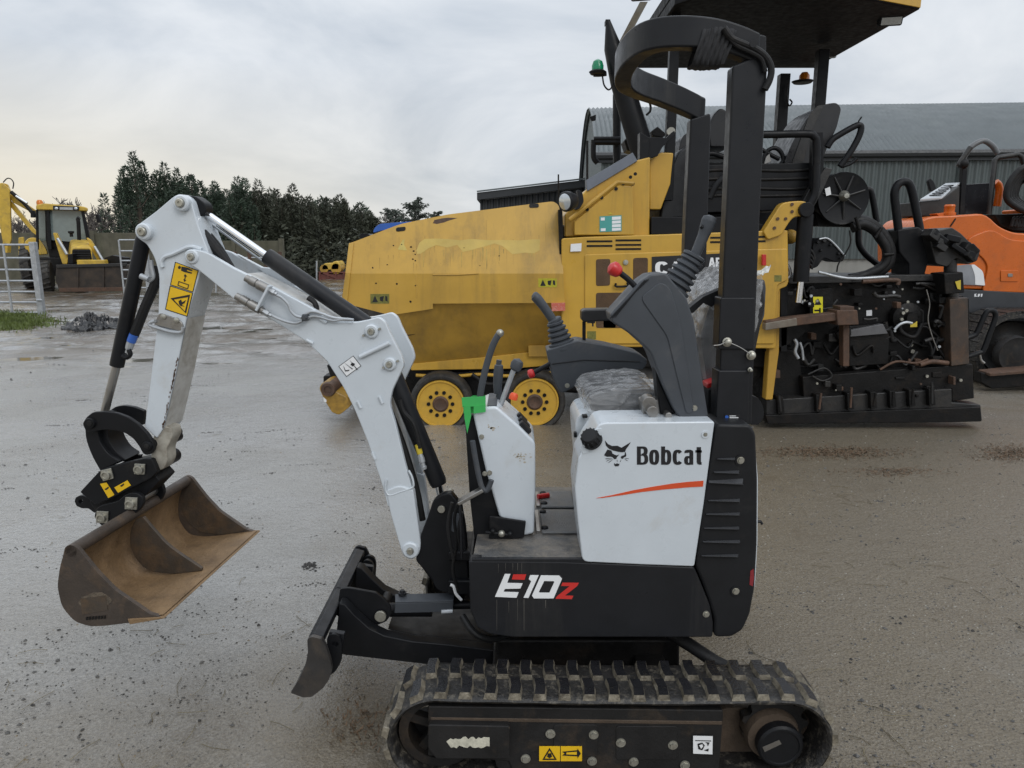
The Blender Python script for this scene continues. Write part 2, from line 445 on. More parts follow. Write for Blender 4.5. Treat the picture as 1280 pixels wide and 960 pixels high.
# ------------------------------------------------------------------ ground
def ground_material():
    m = bpy.data.materials.new('wet_yard_concrete'); m.use_nodes = True
    N, L = m.node_tree.nodes, m.node_tree.links
    b = N['Principled BSDF']
    pos = N.new('ShaderNodeNewGeometry').outputs['Position']
    def nz(scale, det=6, rg=.62, dist=0.0, vec=None):
        n = N.new('ShaderNodeTexNoise'); n.inputs['Scale'].default_value = scale
        n.inputs['Detail'].default_value = det; n.inputs['Roughness'].default_value = rg; n.inputs['Distortion'].default_value = dist
        L.new(vec or pos, n.inputs['Vector']); return n.outputs[0]
    def rng(s, a, c, lo=0.0, hi=1.0):
        n = N.new('ShaderNodeMapRange'); L.new(s, n.inputs[0])
        for i, q in enumerate((a, c, lo, hi)): n.inputs[i + 1].default_value = q
        return n.outputs[0]
    def mix(f, a, c, mode='MIX'):
        n = N.new('ShaderNodeMixRGB'); n.blend_type = mode
        for i, s in enumerate((f, a, c)):
            if isinstance(s, (int, float)): n.inputs[i].default_value = s
            elif isinstance(s, tuple): n.inputs[i].default_value = (*s, 1)
            else: L.new(s, n.inputs[i])
        return n.outputs[0]
    def mth(op, a, c):
        n = N.new('ShaderNodeMath'); n.operation = op
        for i, s in enumerate((a, c)):
            if isinstance(s, (int, float)): n.inputs[i].default_value = s
            else: L.new(s, n.inputs[i])
        return n.outputs[0]
    sep = N.new('ShaderNodeSeparateXYZ'); L.new(pos, sep.inputs[0])
    grit = rng(nz(95, 4, .7), .32, .68)
    grit2 = rng(nz(330, 3, .7), .35, .65)
    c = mix(grit, (.086, .077, .063), (.200, .183, .156))
    c = mix(mth('MULTIPLY', grit2, .40), c, (.31, .29, .26))
    vg = N.new('ShaderNodeTexVoronoi'); vg.inputs['Scale'].default_value = 120; L.new(pos, vg.inputs['Vector'])
    vsep = N.new('ShaderNodeSeparateColor'); L.new(vg.outputs['Color'], vsep.inputs[0])
    agg = rng(vsep.outputs[0], .15, .9)
    c = mix(.30, c, mix(agg, (.085, .080, .070), (.46, .445, .41)))
    broad = rng(nz(.9, 8, .65, .5), .35, .65)
    c = mix(mth('MULTIPLY', broad, .28), c, (.095, .088, .078))
    # brown silt: a broad stain round the machines and to the right, broken by noise
    silt = nz(.55, 8, .66, .6)
    side = rng(sep.outputs[0], -1.6, 1.2, -.10, .16)
    band = mth('MULTIPLY', rng(sep.outputs[1], 2.3, 3.0), rng(sep.outputs[1], 7.0, 5.2))
    band = mth('MULTIPLY', band, rng(sep.outputs[0], -1.1, .1))
    pat2 = rng(sep.outputs[1], 2.7, 1.9)
    pat = mth('MULTIPLY', mth('MULTIPLY', rng(sep.outputs[1], 1.7, 2.0), rng(sep.outputs[1], 2.9, 2.4)), mth('MULTIPLY', rng(sep.outputs[0], -1.15, -.75), rng(sep.outputs[0], .2, -.1)))
    silt = rng(mth('ADD', mth('ADD', silt, side), mth('MULTIPLY', mth('MAXIMUM', mth('MAXIMUM', band, pat), mth('MULTIPLY', pat2, .85)), .19)), .46, .66)
    c = mix(mth('MULTIPLY', silt, .78), c, mix(grit, (.080, .060, .036), (.180, .145, .092)))
    mud = rng(nz(1.7, 9, .7, 1.0), .56, .70)
    c = mix(mth('MULTIPLY', mud, .55), c, (.085, .060, .032))
    # churned ground far left
    far = rng(sep.outputs[1], 7.5, 11.0)
    ruts = rng(nz(1.1, 8, .7, 1.4), .37, .50)
    c = mix(mth('MULTIPLY', mth('MULTIPLY', mth('MULTIPLY', far, rng(sep.outputs[0], .8, -1.0)), ruts), .95), c, mix(grit, (.060, .042, .025), (.135, .100, .062)))
    # dark specks of stone
    sp = N.new('ShaderNodeTexVoronoi'); sp.inputs['Scale'].default_value = 70; L.new(pos, sp.inputs['Vector'])
    spn = rng(nz(2.6, 4, .6), .42, .62)
    spk = mth('MULTIPLY', rng(sp.outputs['Distance'], .30, .18), spn)
    c = mix(mth('MULTIPLY', spk, .5), c, (.045, .043, .04))
    farr = mth('MULTIPLY', mth('MULTIPLY', far, ruts), rng(sep.outputs[0], .8, -1.0))
    # a film of water lies in broad sheets
    mpw = N.new('ShaderNodeMapping'); mpw.inputs['Scale'].default_value = (.35, 1.15, 1); mpw.inputs['Rotation'].default_value = (0, 0, .22); L.new(pos, mpw.inputs[0])
    wet = rng(nz(1.0, 8, .62, .9, mpw.outputs[0]), .42, .57)
    wv = N.new('ShaderNodeTexWave'); wv.inputs['Scale'].default_value = .55; wv.inputs['Distortion'].default_value = 5.5; wv.inputs['Detail'].default_value = 3; wv.inputs['Detail Scale'].default_value = .6
    L.new(mpw.outputs[0], wv.inputs['Vector'])
    trk = rng(wv.outputs['Fac'], .62, .86)
    wetl = rng(sep.outputs[0], 1.4, -1.2, .0, 1.0)
    wetf = mth('MULTIPLY', mth('ADD', mth('MULTIPLY', wetl, .82), .18), mth('MINIMUM', mth('ADD', mth('ADD', mth('MULTIPLY', wet, .55), .38), mth('MULTIPLY', trk, .25)), 1.0))
    ro = mth('ADD', mth('ADD', .50, mth('MULTIPLY', wetf, -.36)), mth('MULTIPLY', mth('SUBTRACT', vsep.outputs[1], .5), .22))
    ro = mth('ADD', ro, mth('MULTIPLY', mth('SUBTRACT', grit, .5), .18))
    L.new(ro, b.inputs['Roughness'])
    # paler base colour towards the middle and left of the yard, darker nearer
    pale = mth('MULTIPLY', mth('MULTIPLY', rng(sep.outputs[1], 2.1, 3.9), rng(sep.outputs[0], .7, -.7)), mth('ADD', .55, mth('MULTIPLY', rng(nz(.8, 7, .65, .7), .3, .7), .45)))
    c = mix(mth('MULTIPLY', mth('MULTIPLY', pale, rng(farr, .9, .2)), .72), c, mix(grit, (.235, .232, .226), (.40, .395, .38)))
    c = mix(mth('MULTIPLY', trk, .22), c, mix(grit, (.085, .070, .050), (.20, .17, .13)))
    mps = N.new('ShaderNodeMapping'); mps.inputs['Scale'].default_value = (1.1, 7.5, 1); mps.inputs['Rotation'].default_value = (0, 0, -.10); L.new(pos, mps.inputs[0])
    lines = rng(nz(1.9, 9, .72, .5, mps.outputs[0]), .58, .70)
    c = mix(mth('MULTIPLY', lines, .42), c, mix(grit, (.060, .050, .036), (.15, .125, .09)))
    c = mix(mth('MULTIPLY', wetf, .30), c, mix(.5, c, (.05, .046, .04)))
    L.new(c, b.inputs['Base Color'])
    L.new(mth('MULTIPLY', wetf, mth('ADD', .40, mth('MULTIPLY', rng(sep.outputs[1], 1.6, 3.4), .60))), b.inputs['Coat Weight'])
    b.inputs['Coat IOR'].default_value = 1.52
    b.inputs['Coat Roughness'].default_value = .13
    cb = N.new('ShaderNodeBump'); cb.inputs['Strength'].default_value = .85; cb.inputs['Distance'].default_value = .014
    L.new(mth('ADD', mth('MULTIPLY', nz(30, 5, .6), .8), nz(6, 4, .6)), cb.inputs['Height']); L.new(cb.outputs[0], b.inputs['Coat Normal'])
    L.new(mth('SUBTRACT', .55, mth('MULTIPLY', farr, .42)), b.inputs['Specular IOR Level'])
    bp = N.new('ShaderNodeBump'); L.new(mth('SUBTRACT', .85, mth('MULTIPLY', wetf, .55)), bp.inputs['Strength']); bp.inputs['Distance'].default_value = .012
    h = mth('ADD', mth('ADD', mth('ADD', mth('MULTIPLY', nz(24, 5, .65), .8), mth('MULTIPLY', nz(60, 5, .7), .5)), mth('MULTIPLY', vg.outputs['Distance'], .28)), mth('MULTIPLY', nz(7, 6, .6), .9))
    L.new(h, bp.inputs['Height']); L.new(bp.outputs[0], b.inputs['Normal'])
    return m
def ground_h(x, y):
    w = max(0, min(1, (y - 8.4) / 2.2)) * max(0, min(1, (.9 - x) / 2.0)) * max(0, min(1, (60 - y) / 20))
    if w <= 0: return 0.0
    n = noise.noise((x * .35, y * .8, 0)) * .55 + noise.noise((x * 1.1, y * 2.2, 3)) * .42 + noise.noise((x * 3.1, y * 5, 7)) * .24 + noise.noise((x * 8, y * 10, 5)) * .12
    return w * (n * .125 + .010)
def build_ground():
    xs = [-400, -160, -80, -50] + [-36 + .5 * i for i in range(48)] + [-12 + .16 * i for i in range(94)] + [3.1, 4, 6, 9, 14, 22, 40, 80, 160, 400]
    ys = [-60, -20, -6, 0, 2, 4, 6, 7.5] + [8 + .13 * i for i in range(90)] + [19.8 + .3 * i for i in range(40)] + [32 + 1.2 * i for i in range(16)] + [53, 60, 80, 140, 300, 900]
    b = MB()
    b.v = [Vector((x, y, ground_h(x, y))) for y in ys for x in xs]
    n = len(xs)
    b.f = [(j * n + i, j * n + i + 1, (j + 1) * n + i + 1, (j + 1) * n + i) for j in range(len(ys) - 1) for i in range(n - 1)]
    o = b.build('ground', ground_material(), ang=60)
    return struct(o)
build_ground()

m_water = mat('puddle_water', (.10, .09, .075), .06, var=.1, rvar=.03, bump=.04, bscale=9)
def water_table():
    # standing water: one level sheet, only the hollows of the churned ground reach down to it
    z = -.014
    b = MB().add([(-40, 8.6, z), (1.2, 8.6, z), (1.2, 58, z), (-40, 58, z)], [(0, 1, 2, 3)])
    struct(b.build('puddle_water', m_water))
water_table()

# loose stones, counted by nobody
def stones():
    rs = random.Random(5)
    b = MB()
    def stone(x, y, s):
        z = ground_h(x, y)
        ax = rs.uniform(0, 6.28)
        vs = []
        for (dx, dy, dz) in ((1, 0, 0), (0, 1, 0), (-1, 0, 0), (0, -1, 0), (0, 0, 1), (0, 0, -.5)):
            q = s * rs.uniform(.55, 1.1)
            X = dx * cos(ax) - dy * sin(ax); Y2 = dx * sin(ax) + dy * cos(ax)
            vs.append((x + X * q, y + Y2 * q * .8, z + dz * q * .7 + s * .12))
        b.add(vs, [(0, 1, 4), (1, 2, 4), (2, 3, 4), (3, 0, 4), (1, 0, 5), (2, 1, 5), (3, 2, 5), (0, 3, 5)])
    for i in range(9000):
        v = rs.uniform(440, 1010); u = rs.uniform(-60, 1340)
        p = gnd(u, v)
        d = noise.noise((p.x * .9, p.y * .9, 1.3)) + noise.noise((p.x * 3, p.y * 3, 8)) * .6
        if rs.random() > (.22 + d) * (1 if p.x > .3 else .55): continue
        s = .002 + .009 * rs.random() ** 6
        stone(p.x, p.y, s * (1 + .12 * p.y))
    o = b.build('gravel', mat('stone_grey', (.075, .072, .068), .5, var=.5, vscale=40), ang=20)
    struct(o, 'stuff')
    b = MB()
    for i in range(90):
        v = rs.uniform(470, 1000); u = rs.uniform(-40, 1320)
        p = gnd(u, v)
        if noise.noise((p.x * .7, p.y * .7, 4.3)) < -.1: continue
        for j in range(rs.choice((1, 1, 1, 3))):
            stone(p.x + rs.gauss(0, .03), p.y + rs.gauss(0, .03), rs.uniform(.004, .010) * (1 + .1 * p.y))
    # the clod of dark earth left of the blade
    for j in range(26):
        p = gnd(387 + rs.gauss(0, 5), 708 + rs.gauss(0, 3)); stone(p.x, p.y, rs.uniform(.006, .018))
    o = b.build('dark_clods', mat('dark_earth', (.028, .026, .024), .6, var=.4, vscale=50, bump=.2), ang=20)
    struct(o, 'stuff')
    # wind-blown straw and stalks
    b = MB()
    for i in range(420):
        v = rs.uniform(540, 980); u = rs.choice((rs.uniform(700, 1300), rs.uniform(-20, 1300)))
        p = gnd(u, v); a = rs.uniform(0, pi); l = rs.uniform(.015, .06)
        if noise.noise((p.x * 1.1, p.y * 1.1, 9.1)) < -.05: continue
        d = Vector((cos(a), sin(a), 0)) * l
        m = p + Vector((rs.uniform(-.01, .01), rs.uniform(-.01, .01), .006))
        b.tube([p - d + Vector((0, 0, .003)), m, p + d + Vector((0, 0, .003))], .0011, 3)
    struct(b.build('straw', mat('straw_brown', (.13, .105, .055), .7, var=.4, vscale=30)), 'stuff')
stones()
def aggregate():
    # the worn concrete shows its stones: small pale, brown and dark chips, half sunk
    import numpy as np
    rg = np.random.default_rng(4)
    for name, n, col, smin, smax in (('pale_chippings', 26000, (.24, .228, .20), .0014, .0042), ('dark_chippings', 30000, (.050, .047, .043), .0014, .0050), ('brown_chippings', 14000, (.16, .125, .080), .0015, .0050)):
        v = 470 + 560 * rg.random(n) ** .8; u = rg.uniform(-80, 1360, n)
        y = (480 - v) / F; dy = cos(TH) + y * sin(TH); dz = -sin(TH) + y * cos(TH); t = -H / dz
        X = t * (u - 640) / F; Y = t * dy
        k = np.array([noise.noise((a * 1.3, b * 1.3, 2.2)) + .6 * noise.noise((a * 4, b * 4, 6.1)) for a, b in zip(X, Y)])
        m = (rg.random(n) < (.50 + .9 * k) * np.clip(.42 + .5 * (X + .6), .30, 1.0)) & (Y < 7.8); X, Y = X[m], Y[m]; n = len(X)
        s = (smin + (smax - smin) * rg.random(n) ** 3) * (1 + .22 * Y)
        a = rg.uniform(0, 6.28, n); P = np.zeros((n, 5, 3))
        for j in range(4):
            q = a + j * pi / 2; r = s * rg.uniform(.6, 1.25, n)
            P[:, j, 0] = X + np.cos(q) * r; P[:, j, 1] = Y + np.sin(q) * r; P[:, j, 2] = -.001
        P[:, 4, 0] = X + s * rg.uniform(-.3, .3, n); P[:, 4, 1] = Y + s * rg.uniform(-.3, .3, n); P[:, 4, 2] = s * rg.uniform(.25, .6, n)
        o = np.arange(n)[:, None, None] * 5; fc = np.array([[0, 1, 4], [1, 2, 4], [2, 3, 4], [3, 0, 4]])[None]
        me = bpy.data.meshes.new(name); me.from_pydata(P.reshape(-1, 3).tolist(), [], (o + fc).reshape(-1, 3).tolist())
        ob = finish(name, me, mat(name.replace('chippings', 'stone'), col, .35, var=.45, vscale=60), ang=15)
        struct(ob, 'stuff')
aggregate()
def grit_streaks():
    # washed-together grit lying in short streaks across the slope of the yard
    rs = random.Random(77); b = MB()
    for i in range(330):
        u = rs.uniform(-40, 1320); v = rs.uniform(455, 900)
        if 470 < u < 1060 and v > 780: continue
        p = gnd(u, v)
        if p.x > .2 and rs.random() < .4: continue
        ln = rs.uniform(.03, .30); an = rs.gauss(.12, .2)
        for j in range(rs.choice((4, 8, 14, 22))):
            t = rs.gauss(0, .5); x = p.x + ln * t * cos(an); y = p.y + ln * t * sin(an) + rs.gauss(0, .012)
            s_ = rs.uniform(.0016, .0044) * (1 + .20 * p.y); a = rs.uniform(0, 3)
            b.add([(x + cos(a) * s_ * 1.5, y + sin(a) * s_, -.001), (x - sin(a) * s_, y + cos(a) * s_, -.001), (x - cos(a) * s_ * 1.3, y - sin(a) * s_, -.001), (x + sin(a) * s_, y - cos(a) * s_, -.001), (x, y, s_ * .7)], [(0, 1, 4), (1, 2, 4), (2, 3, 4), (3, 0, 4)])
    struct(b.build('washed_grit', mat('wet_dark_grit', (.040, .037, .033), .45, var=.5, vscale=60), ang=15), 'stuff')
grit_streaks()

# dead brown grass clippings lying on the yard behind the rear of the little digger
def drifts():
    rs = random.Random(21); b = MB()
    for (u, v, su, sv, n) in ((1040, 566, 45, 4, 1500), (1262, 567, 22, 5, 900), (1115, 590, 30, 3, 350), (450, 905, 22, 16, 160)):
        for i in range(n):
            p = gnd(rs.gauss(u, su), rs.gauss(v, sv)); a = rs.uniform(0, 2 * pi); l = rs.uniform(.005, .016) * (1 if v < 700 else .6)
            d = Vector((cos(a) * l, sin(a) * l, rs.uniform(0, .008))); w = Vector((-sin(a), cos(a), .4)) * .002
            p.z += .004
            b.add([p - d - w, p + d - w, p + d + w, p - d + w], [(0, 1, 2, 3)])
    struct(b.build('leaf_litter', mat('dead_leaf', (.105, .066, .036), .7, var=.4, vscale=30)), 'stuff')
drifts()

# grass verge by the gate
def verge():
    rs = random.Random(3); b = MB()
    for i in range(9000):
        u = rs.gauss(8, 24); v = rs.gauss(402, 4)
        if v < 393: continue
        p = gnd(u, v); p.z = ground_h(p.x, p.y)
        a = rs.uniform(0, 6.28); h = rs.uniform(.03, .10); w = .012
        d = Vector((cos(a), sin(a), 0)); lean = Vector((rs.gauss(0, .03), rs.gauss(0, .03), h))
        b.add([p - d * w, p + d * w, p + lean], [(0, 1, 2)])
    struct(b.build('grass_verge', mat('short_grass', (.085, .115, .022), .6, var=.5, vscale=7)), 'stuff')
verge()

# ------------------------------------------------------------------ boundary wall
m_conc = mat('weathered_concrete', (.105, .098, .070), .8, var=.25, vscale=2.5, dirt=(.04, .045, .02), damt=.5, dscale=1.6, streak=True, bump=.2, bscale=20)
m_conc2 = mat('pale_concrete', (.28, .275, .255), .8, var=.12, vscale=1.5, dirt=(.15, .15, .13), damt=.45, dscale=1.3, streak=True, bump=.1, bscale=20)
def boundary_wall(u0, u1, Y, vt, label):
    a, c = at(u0, vt, Y), at(u1, vt, Y)
    w = thing('boundary_wall', ((a.x + c.x) / 2, Y + .15, 0), label, 'wall')
    n = max(1, round((c.x - a.x) / 2.6)); L = (c.x - a.x) / n
    for i in range(n):
        MB().box((a.x + L * (i + .5), Y + .09, a.z / 2 - .05), (L - .05, .16, a.z + .1)).build('panel', m_conc, w, .01)
        MB().box((a.x + L * i, Y + .05, a.z / 2 + .01), (.16, .26, a.z + .16)).build('post', m_conc, w, .01)
    MB().box((c.x, Y + .05, a.z / 2 + .01), (.16, .26, a.z + .16)).build('post', m_conc, w, .01)
boundary_wall(-330, 190, 31.0, 291, 'long mossy concrete yard wall behind the yellow backhoe loader')
boundary_wall(232, 351, 30.0, 301, 'short mossy concrete wall beyond the white boom')

# ------------------------------------------------------------------ gates
def gate(u0, u1, vt, vb, Y, label, uprights=()):
    a, c = at(u0, vb, Y), at(u1, vt, Y); zt = c.z; zb = max(a.z, .06)
    g = thing('farm_gate', ((a.x + c.x) / 2, Y, 0), label, 'gate', 'galvanised field gates')
    for i in range(7):
        z = zt - (zt - zb) * (i / 6) ** .92
        MB().tube([(a.x, Y, z), (c.x, Y, z)], .022, 8).build('rail', m_galv, g)
    for x in (a.x, *[at(q, vt, Y).x for q in uprights]):
        MB().box((x, Y - .03, (zt + zb) / 2), (.04, .03, zt - zb)).build('brace', m_galv, g, .004)
    MB().box((c.x + .06, Y, zt / 2 - .05), (.12, .12, zt + .22)).build('gate_post', m_galv, g, .008)
    MB().cyl((c.x + .04, Y - .08, zb + .28), (c.x + .16, Y - .08, zb + .28), .02, n=10).build('latch', m_galv, g)
    return g
gate(-180, 38, 306, 392, 15.6, 'galvanised seven rail gate standing left of the grass verge', (5, -90))
gate(157, 178, 300, 376, 20.5, 'galvanised gate end beside the loader bucket', ())
def hoop_gate():
    Y = 21.5
    p = [at(232, 366, Y), at(232, 299, Y), at(262, 299, Y), at(270, 306, Y), at(270, 366, Y)]
    g = thing('hoop_barrier', (at(250, 366, Y).x, Y, 0), 'galvanised tube hoop barrier seen between arm and boom', 'barrier')
    MB().tube(p, .03, 8).build('hoop', m_galv, g)
    for v in (312, 330, 348): MB().tube([at(232, v, Y), at(270, v, Y)], .02, 6).build('rail', m_galv, g)
hoop_gate()
def wire_fence():
    Y = 27.5
    x0, x1 = at(290, 320, Y).x, at(352, 320, Y).x
    g = thing('post_and_rail_fence', ((x0 + x1) / 2, Y, 0), 'low timber post and rail fence in front of the short wall', 'fence')
    for u in (294, 312, 332, 350):
        x = at(u, 320, Y).x; MB().box((x, Y, .6), (.12, .12, 1.3)).build('post', m_rusty, g, .01)
    for v in (322, 337): MB().tube([at(290, v, Y), at(352, v, Y)], .025, 6).build('rail', m_galv, g)
wire_fence()

# ------------------------------------------------------------------ sheds
m_roof = mat('green_grey_roof_sheet', (.120, .137, .142), .45, var=.06, vscale=1.2, dirt=(.15, .17, .165), damt=.35, dscale=.9, streak=True)
m_clad = mat('dark_green_cladding', (.072, .088, .088), .45, var=.08, vscale=1, dirt=(.045, .055, .055), damt=.3, dscale=.8, streak=True)
m_clad2 = mat('black_cladding', (.028, .031, .034), .5, var=.1)
def barrel_shed():
    yaw = radians(-3.5); Y0 = 17.0
    o = at(752, 200, Y0); o.z = 0
    Lr = 34.0; W = 13.0; ze = at(1100, 187, Y0 - .6).z; zr = at(1000, 134, Y0 + 5.3).z
    R = Matrix.Rotation(yaw, 3, 'Z')
    def q(x, y, z): return o + R @ Vector((x, y, 0)) + Vector((0, 0, z))
    s = thing('barrel_roof_shed', o + R @ Vector((Lr / 2, W / 2, 0)), 'long green grey corrugated shed with barrel roof and concrete plinth', 'shed')
    # roof: corrugations run over the barrel
    pit = .115; n = int(Lr / pit) * 4
    rad = ((W / 2) ** 2 + (zr - ze) ** 2) / (2 * (zr - ze)); zc = zr - rad
    am = math.asin(min(1, (W / 2) / rad))
    rows = []
    for i in range(n + 1):
        x = -.15 + (Lr + .3) * i / n; c = .026 * sin(i * pi / 2)
        rows.append([q(x, W / 2 + (rad + c) * sin(a), zc + (rad + c) * cos(a)) for a in [-am * 1.01 + 2.02 * am * j / 14 for j in range(15)]])
    MB().sheet(rows).build('roof', m_roof, s, ang=60)
    pl = 1.28
    n = int(Lr / .16) * 4; rows = []
    for i in range(n + 1):
        x = Lr * i / n; c = [0, 0, .03, .03][i % 4]
        rows.append([q(x, c, pl - .08), q(x, c, ze - .1)])
    MB().sheet(rows).build('wall_cladding', m_clad, s, ang=20)
    n = int(W / .16) * 4; rows = []
    for i in range(n + 1):
        y = .04 + (W - .08) * i / n; c = [0, 0, .03, .03][i % 4]
        zt = zc + sqrt(max(rad ** 2 - (y - W / 2) ** 2, 0)) - .04
        rows.append([q(c, y, pl - .08), q(c, y, zt)])
    MB().sheet(rows).build('gable_cladding', mat('gable_sheet', (.14, .165, .17), .45, var=.08), s, ang=20)
    MB().prism([q(.04, .08, -.2), q(Lr, .08, -.2), q(Lr, .08, pl), q(.04, .08, pl)], R @ Vector((0, .2, 0))).build('plinth', m_conc2, s, .01)
    MB().prism([q(.06, .1, -.2), q(.06, W - .1, -.2), q(.06, W - .1, pl), q(.06, .1, pl)], R @ Vector((.2, 0, 0))).build('plinth', m_conc2, s, .01)
    # eaves gutter
    MB().tube([q(-.15, -.10, ze - .07), q(Lr + .15, -.10, ze - .07)], .085, 8).build('gutter', m_clad2, s)
    MB().bar(q(-.1, -.02, ze - .17), q(Lr + .1, -.02, ze - .17), .1, .10, (0, 0, 1)).build('fascia', m_clad2, s)
    for xx in (8.0, 16.0):
        MB().tube([q(xx, -.09, ze - .1), q(xx, -.09, .1)], .05, 8).build('downpipe', m_clad, s)
barrel_shed()
def low_shed():
    Y0 = 27.0
    a, c = at(600, 247, Y0), at(790, 224, Y0)
    s = thing('lean_to_shed', ((a.x + c.x) / 2, Y0 + 3, 0), 'low black clad lean-to shed left of the barrel roof', 'shed')
    n = int((c.x - a.x) / .2) * 4; rows = []
    for i in range(n + 1):
        x = a.x + (c.x - a.x) * i / n; z = a.z + (c.z - a.z) * i / n
        rows.append([Vector((x, Y0 + [0, 0, .04, .04][i % 4], -.1)), Vector((x, Y0 + [0, 0, .04, .04][i % 4], z - .1))])
    MB().sheet(rows).build('wall_cladding', m_clad2, s, ang=20)
    MB().prism([(a.x + .05, Y0 + .06, -.1), (a.x + .05, Y0 + 6, -.1), (a.x + .05, Y0 + 6, a.z - .1), (a.x + .05, Y0 + .06, a.z - .1)], (.1, 0, 0)).build('gable_cladding', m_clad2, s)
    MB().prism([(a.x - .1, Y0 - .25, a.z - .1), (c.x, Y0 - .25, c.z - .1), (c.x, Y0 - .25, c.z + .16), (a.x - .1, Y0 - .25, a.z + .16)], (0, 6.4, 0)).build('roof', m_clad2, s, .01)
    MB().bar((a.x - .1, Y0 - .28, a.z + .2), (c.x, Y0 - .28, c.z + .2), .05, .07, (0, 0, 1)).build('roof_trim', m_roof, s)
low_shed()

# ------------------------------------------------------------------ trees
m_bark = mat('bark', (.075, .060, .045), .85, var=.3, vscale=5, bump=.3, bscale=25)
m_twig = mat('bare_twigs', (.10, .088, .08), .85, var=.25, vscale=1)
m_twig2 = mat('dead_inner_twigs', (.062, .048, .038), .85, var=.3, vscale=1)
m_con = mat('conifer_foliage', (.038, .060, .038), .65, var=.45, vscale=2.2)
m_con2 = mat('conifer_foliage_brownish', (.050, .056, .037), .7, var=.45, vscale=1.6)
m_pine = mat('pine_foliage', (.070, .085, .070), .7, var=.4, vscale=1.5)
def leafcard(b, p, s, rs, droop=.3):
    a = rs.uniform(0, 2 * pi)
    d = Vector((cos(a), sin(a), rs.uniform(-.7, .5) - droop)).normalized(); w = frame(d)[rs.randint(0, 1)]
    l = s * rs.uniform(.6, 1.5)
    b.add([p - w * s * .14, p + d * l * .45 + w * s * .24, p + d * l * 1.25, p + d * l * .45 - w * s * .24], [(0, 1, 2, 3)])
def conifer(x, y, h, rw, label, seed, lo=.05, n=1500, s=.22, mt=None, group='conifers along the yard boundary', brown=0, spread=1.0):
    rs = random.Random(seed)
    t = thing('conifer_tree', (x, y, 0), label, 'tree', group)
    b = MB(); lean = rs.uniform(-.02, .02) * h
    tr = [Vector((x + lean * q, y, h * q * .97)) for q in (0, .25, .5, .75, 1)]
    b.tube(tr, [h * .022, h * .018, h * .013, h * .007, .012], 7)
    lv = MB(); nb = int(70 * (1 - lo) + 16)
    for i in range(nb):
        q = lo + (1 - lo) * ((i + rs.random()) / nb)
        a = rs.uniform(0, 2 * pi)
        ln = rw * (1.06 - q) ** .40 * rs.uniform(.55, 1.15) * (1 if q > lo + .1 else .75) * spread
        p0 = Vector((x + lean * q, y, h * q))
        up = rs.uniform(.15, 1.0) if q > .55 else rs.uniform(-.1, .6)
        d = Vector((cos(a), sin(a), up)) * ln
        mid = p0 + d * .55 + Vector((0, 0, .06 * ln)); tip = p0 + d + Vector((0, 0, -.04 * ln))
        b.tube([p0, mid, tip], [.03 * (1.2 - q) + .008, .018 * (1.2 - q) + .006, .005], 4)
        k = max(6, int(n / nb))
        for j in range(k):
            f = rs.uniform(.22, 1.05) ** .8
            c = (p0.lerp(mid, f / .55) if f < .55 else mid.lerp(tip, (f - .55) / .45))
            sp = .17 * ln * (.4 + .6 * sin(pi * min(f, 1)))
            leafcard(lv, c + Vector((rs.gauss(0, sp * .5), rs.gauss(0, sp * .5), rs.gauss(0, sp * .38) - .05)), s, rs)
    b.build('trunk', m_bark, t)
    lv.build('crown', mt or (m_con2 if brown else m_con), t, ang=180)
def leylandii(x, y, h, rw, label, seed, n=12000, s=.10, brown=0, group='conifers along the yard boundary', ragged=1.0):
    rs = random.Random(seed)
    t = thing('conifer_tree', (x, y, 0), label, 'tree', group)
    b = MB(); b.tube([(x, y, 0), (x + .1, y, h * .4), (x, y, h * .9)], [h * .03, h * .02, .02], 7)
    plumes = []
    K = 46
    for i in range(K):
        q = (i + rs.random()) / K
        a = rs.uniform(0, 2 * pi); r = rw * sqrt(rs.random()) * (1 - .62 * max(0, q - .35) / .65)
        px_, py_ = x + cos(a) * r, y + sin(a) * r
        zt = h * (.22 + .74 * q) * rs.uniform(.92, 1.04); ln = rs.uniform(.8, 1.9) * (.7 + .4 * ragged)
        plumes.append((px_, py_, zt - ln, zt, rs.uniform(.26, .46) * (1.15 - .3 * q)))
        if i % 3 == 0: b.tube([(x, y, max(.2, zt - ln * 1.2)), (px_, py_, zt - ln * .4), (px_, py_, zt)], [.03, .018, .006], 4)
    plumes.append((x, y, h * .72, h, .34))
    lv = MB(); k = int(n / len(plumes))
    for (px_, py_, z0, z1, r0) in plumes:
        for j in range(k):
            f = rs.random() ** .8; a = rs.uniform(0, 2 * pi); rr = r0 * (1 - f) ** .55 * rs.uniform(.5, 1.1)
            p = Vector((px_ + cos(a) * rr, py_ + sin(a) * rr, z0 + (z1 - z0) * f))
            d = Vector((cos(a) * .7 + rs.gauss(0, .35), sin(a) * .7 + rs.gauss(0, .35), rs.uniform(.1, 1.1))).normalized(); w = d.cross(Vector((rs.gauss(0, 1), rs.gauss(0, 1), rs.gauss(0, .6)))).normalized()
            l = s * rs.uniform(.8, 2.2)
            lv.add([p - w * s * .13, p + d * l * .5 - w * s * .22, p + d * l, p + d * l * .5 + w * s * .22], [(0, 1, 2, 3)])
    b.build('trunk', m_bark, t)
    lv.build('crown', m_con2 if brown else m_con, t, ang=180)
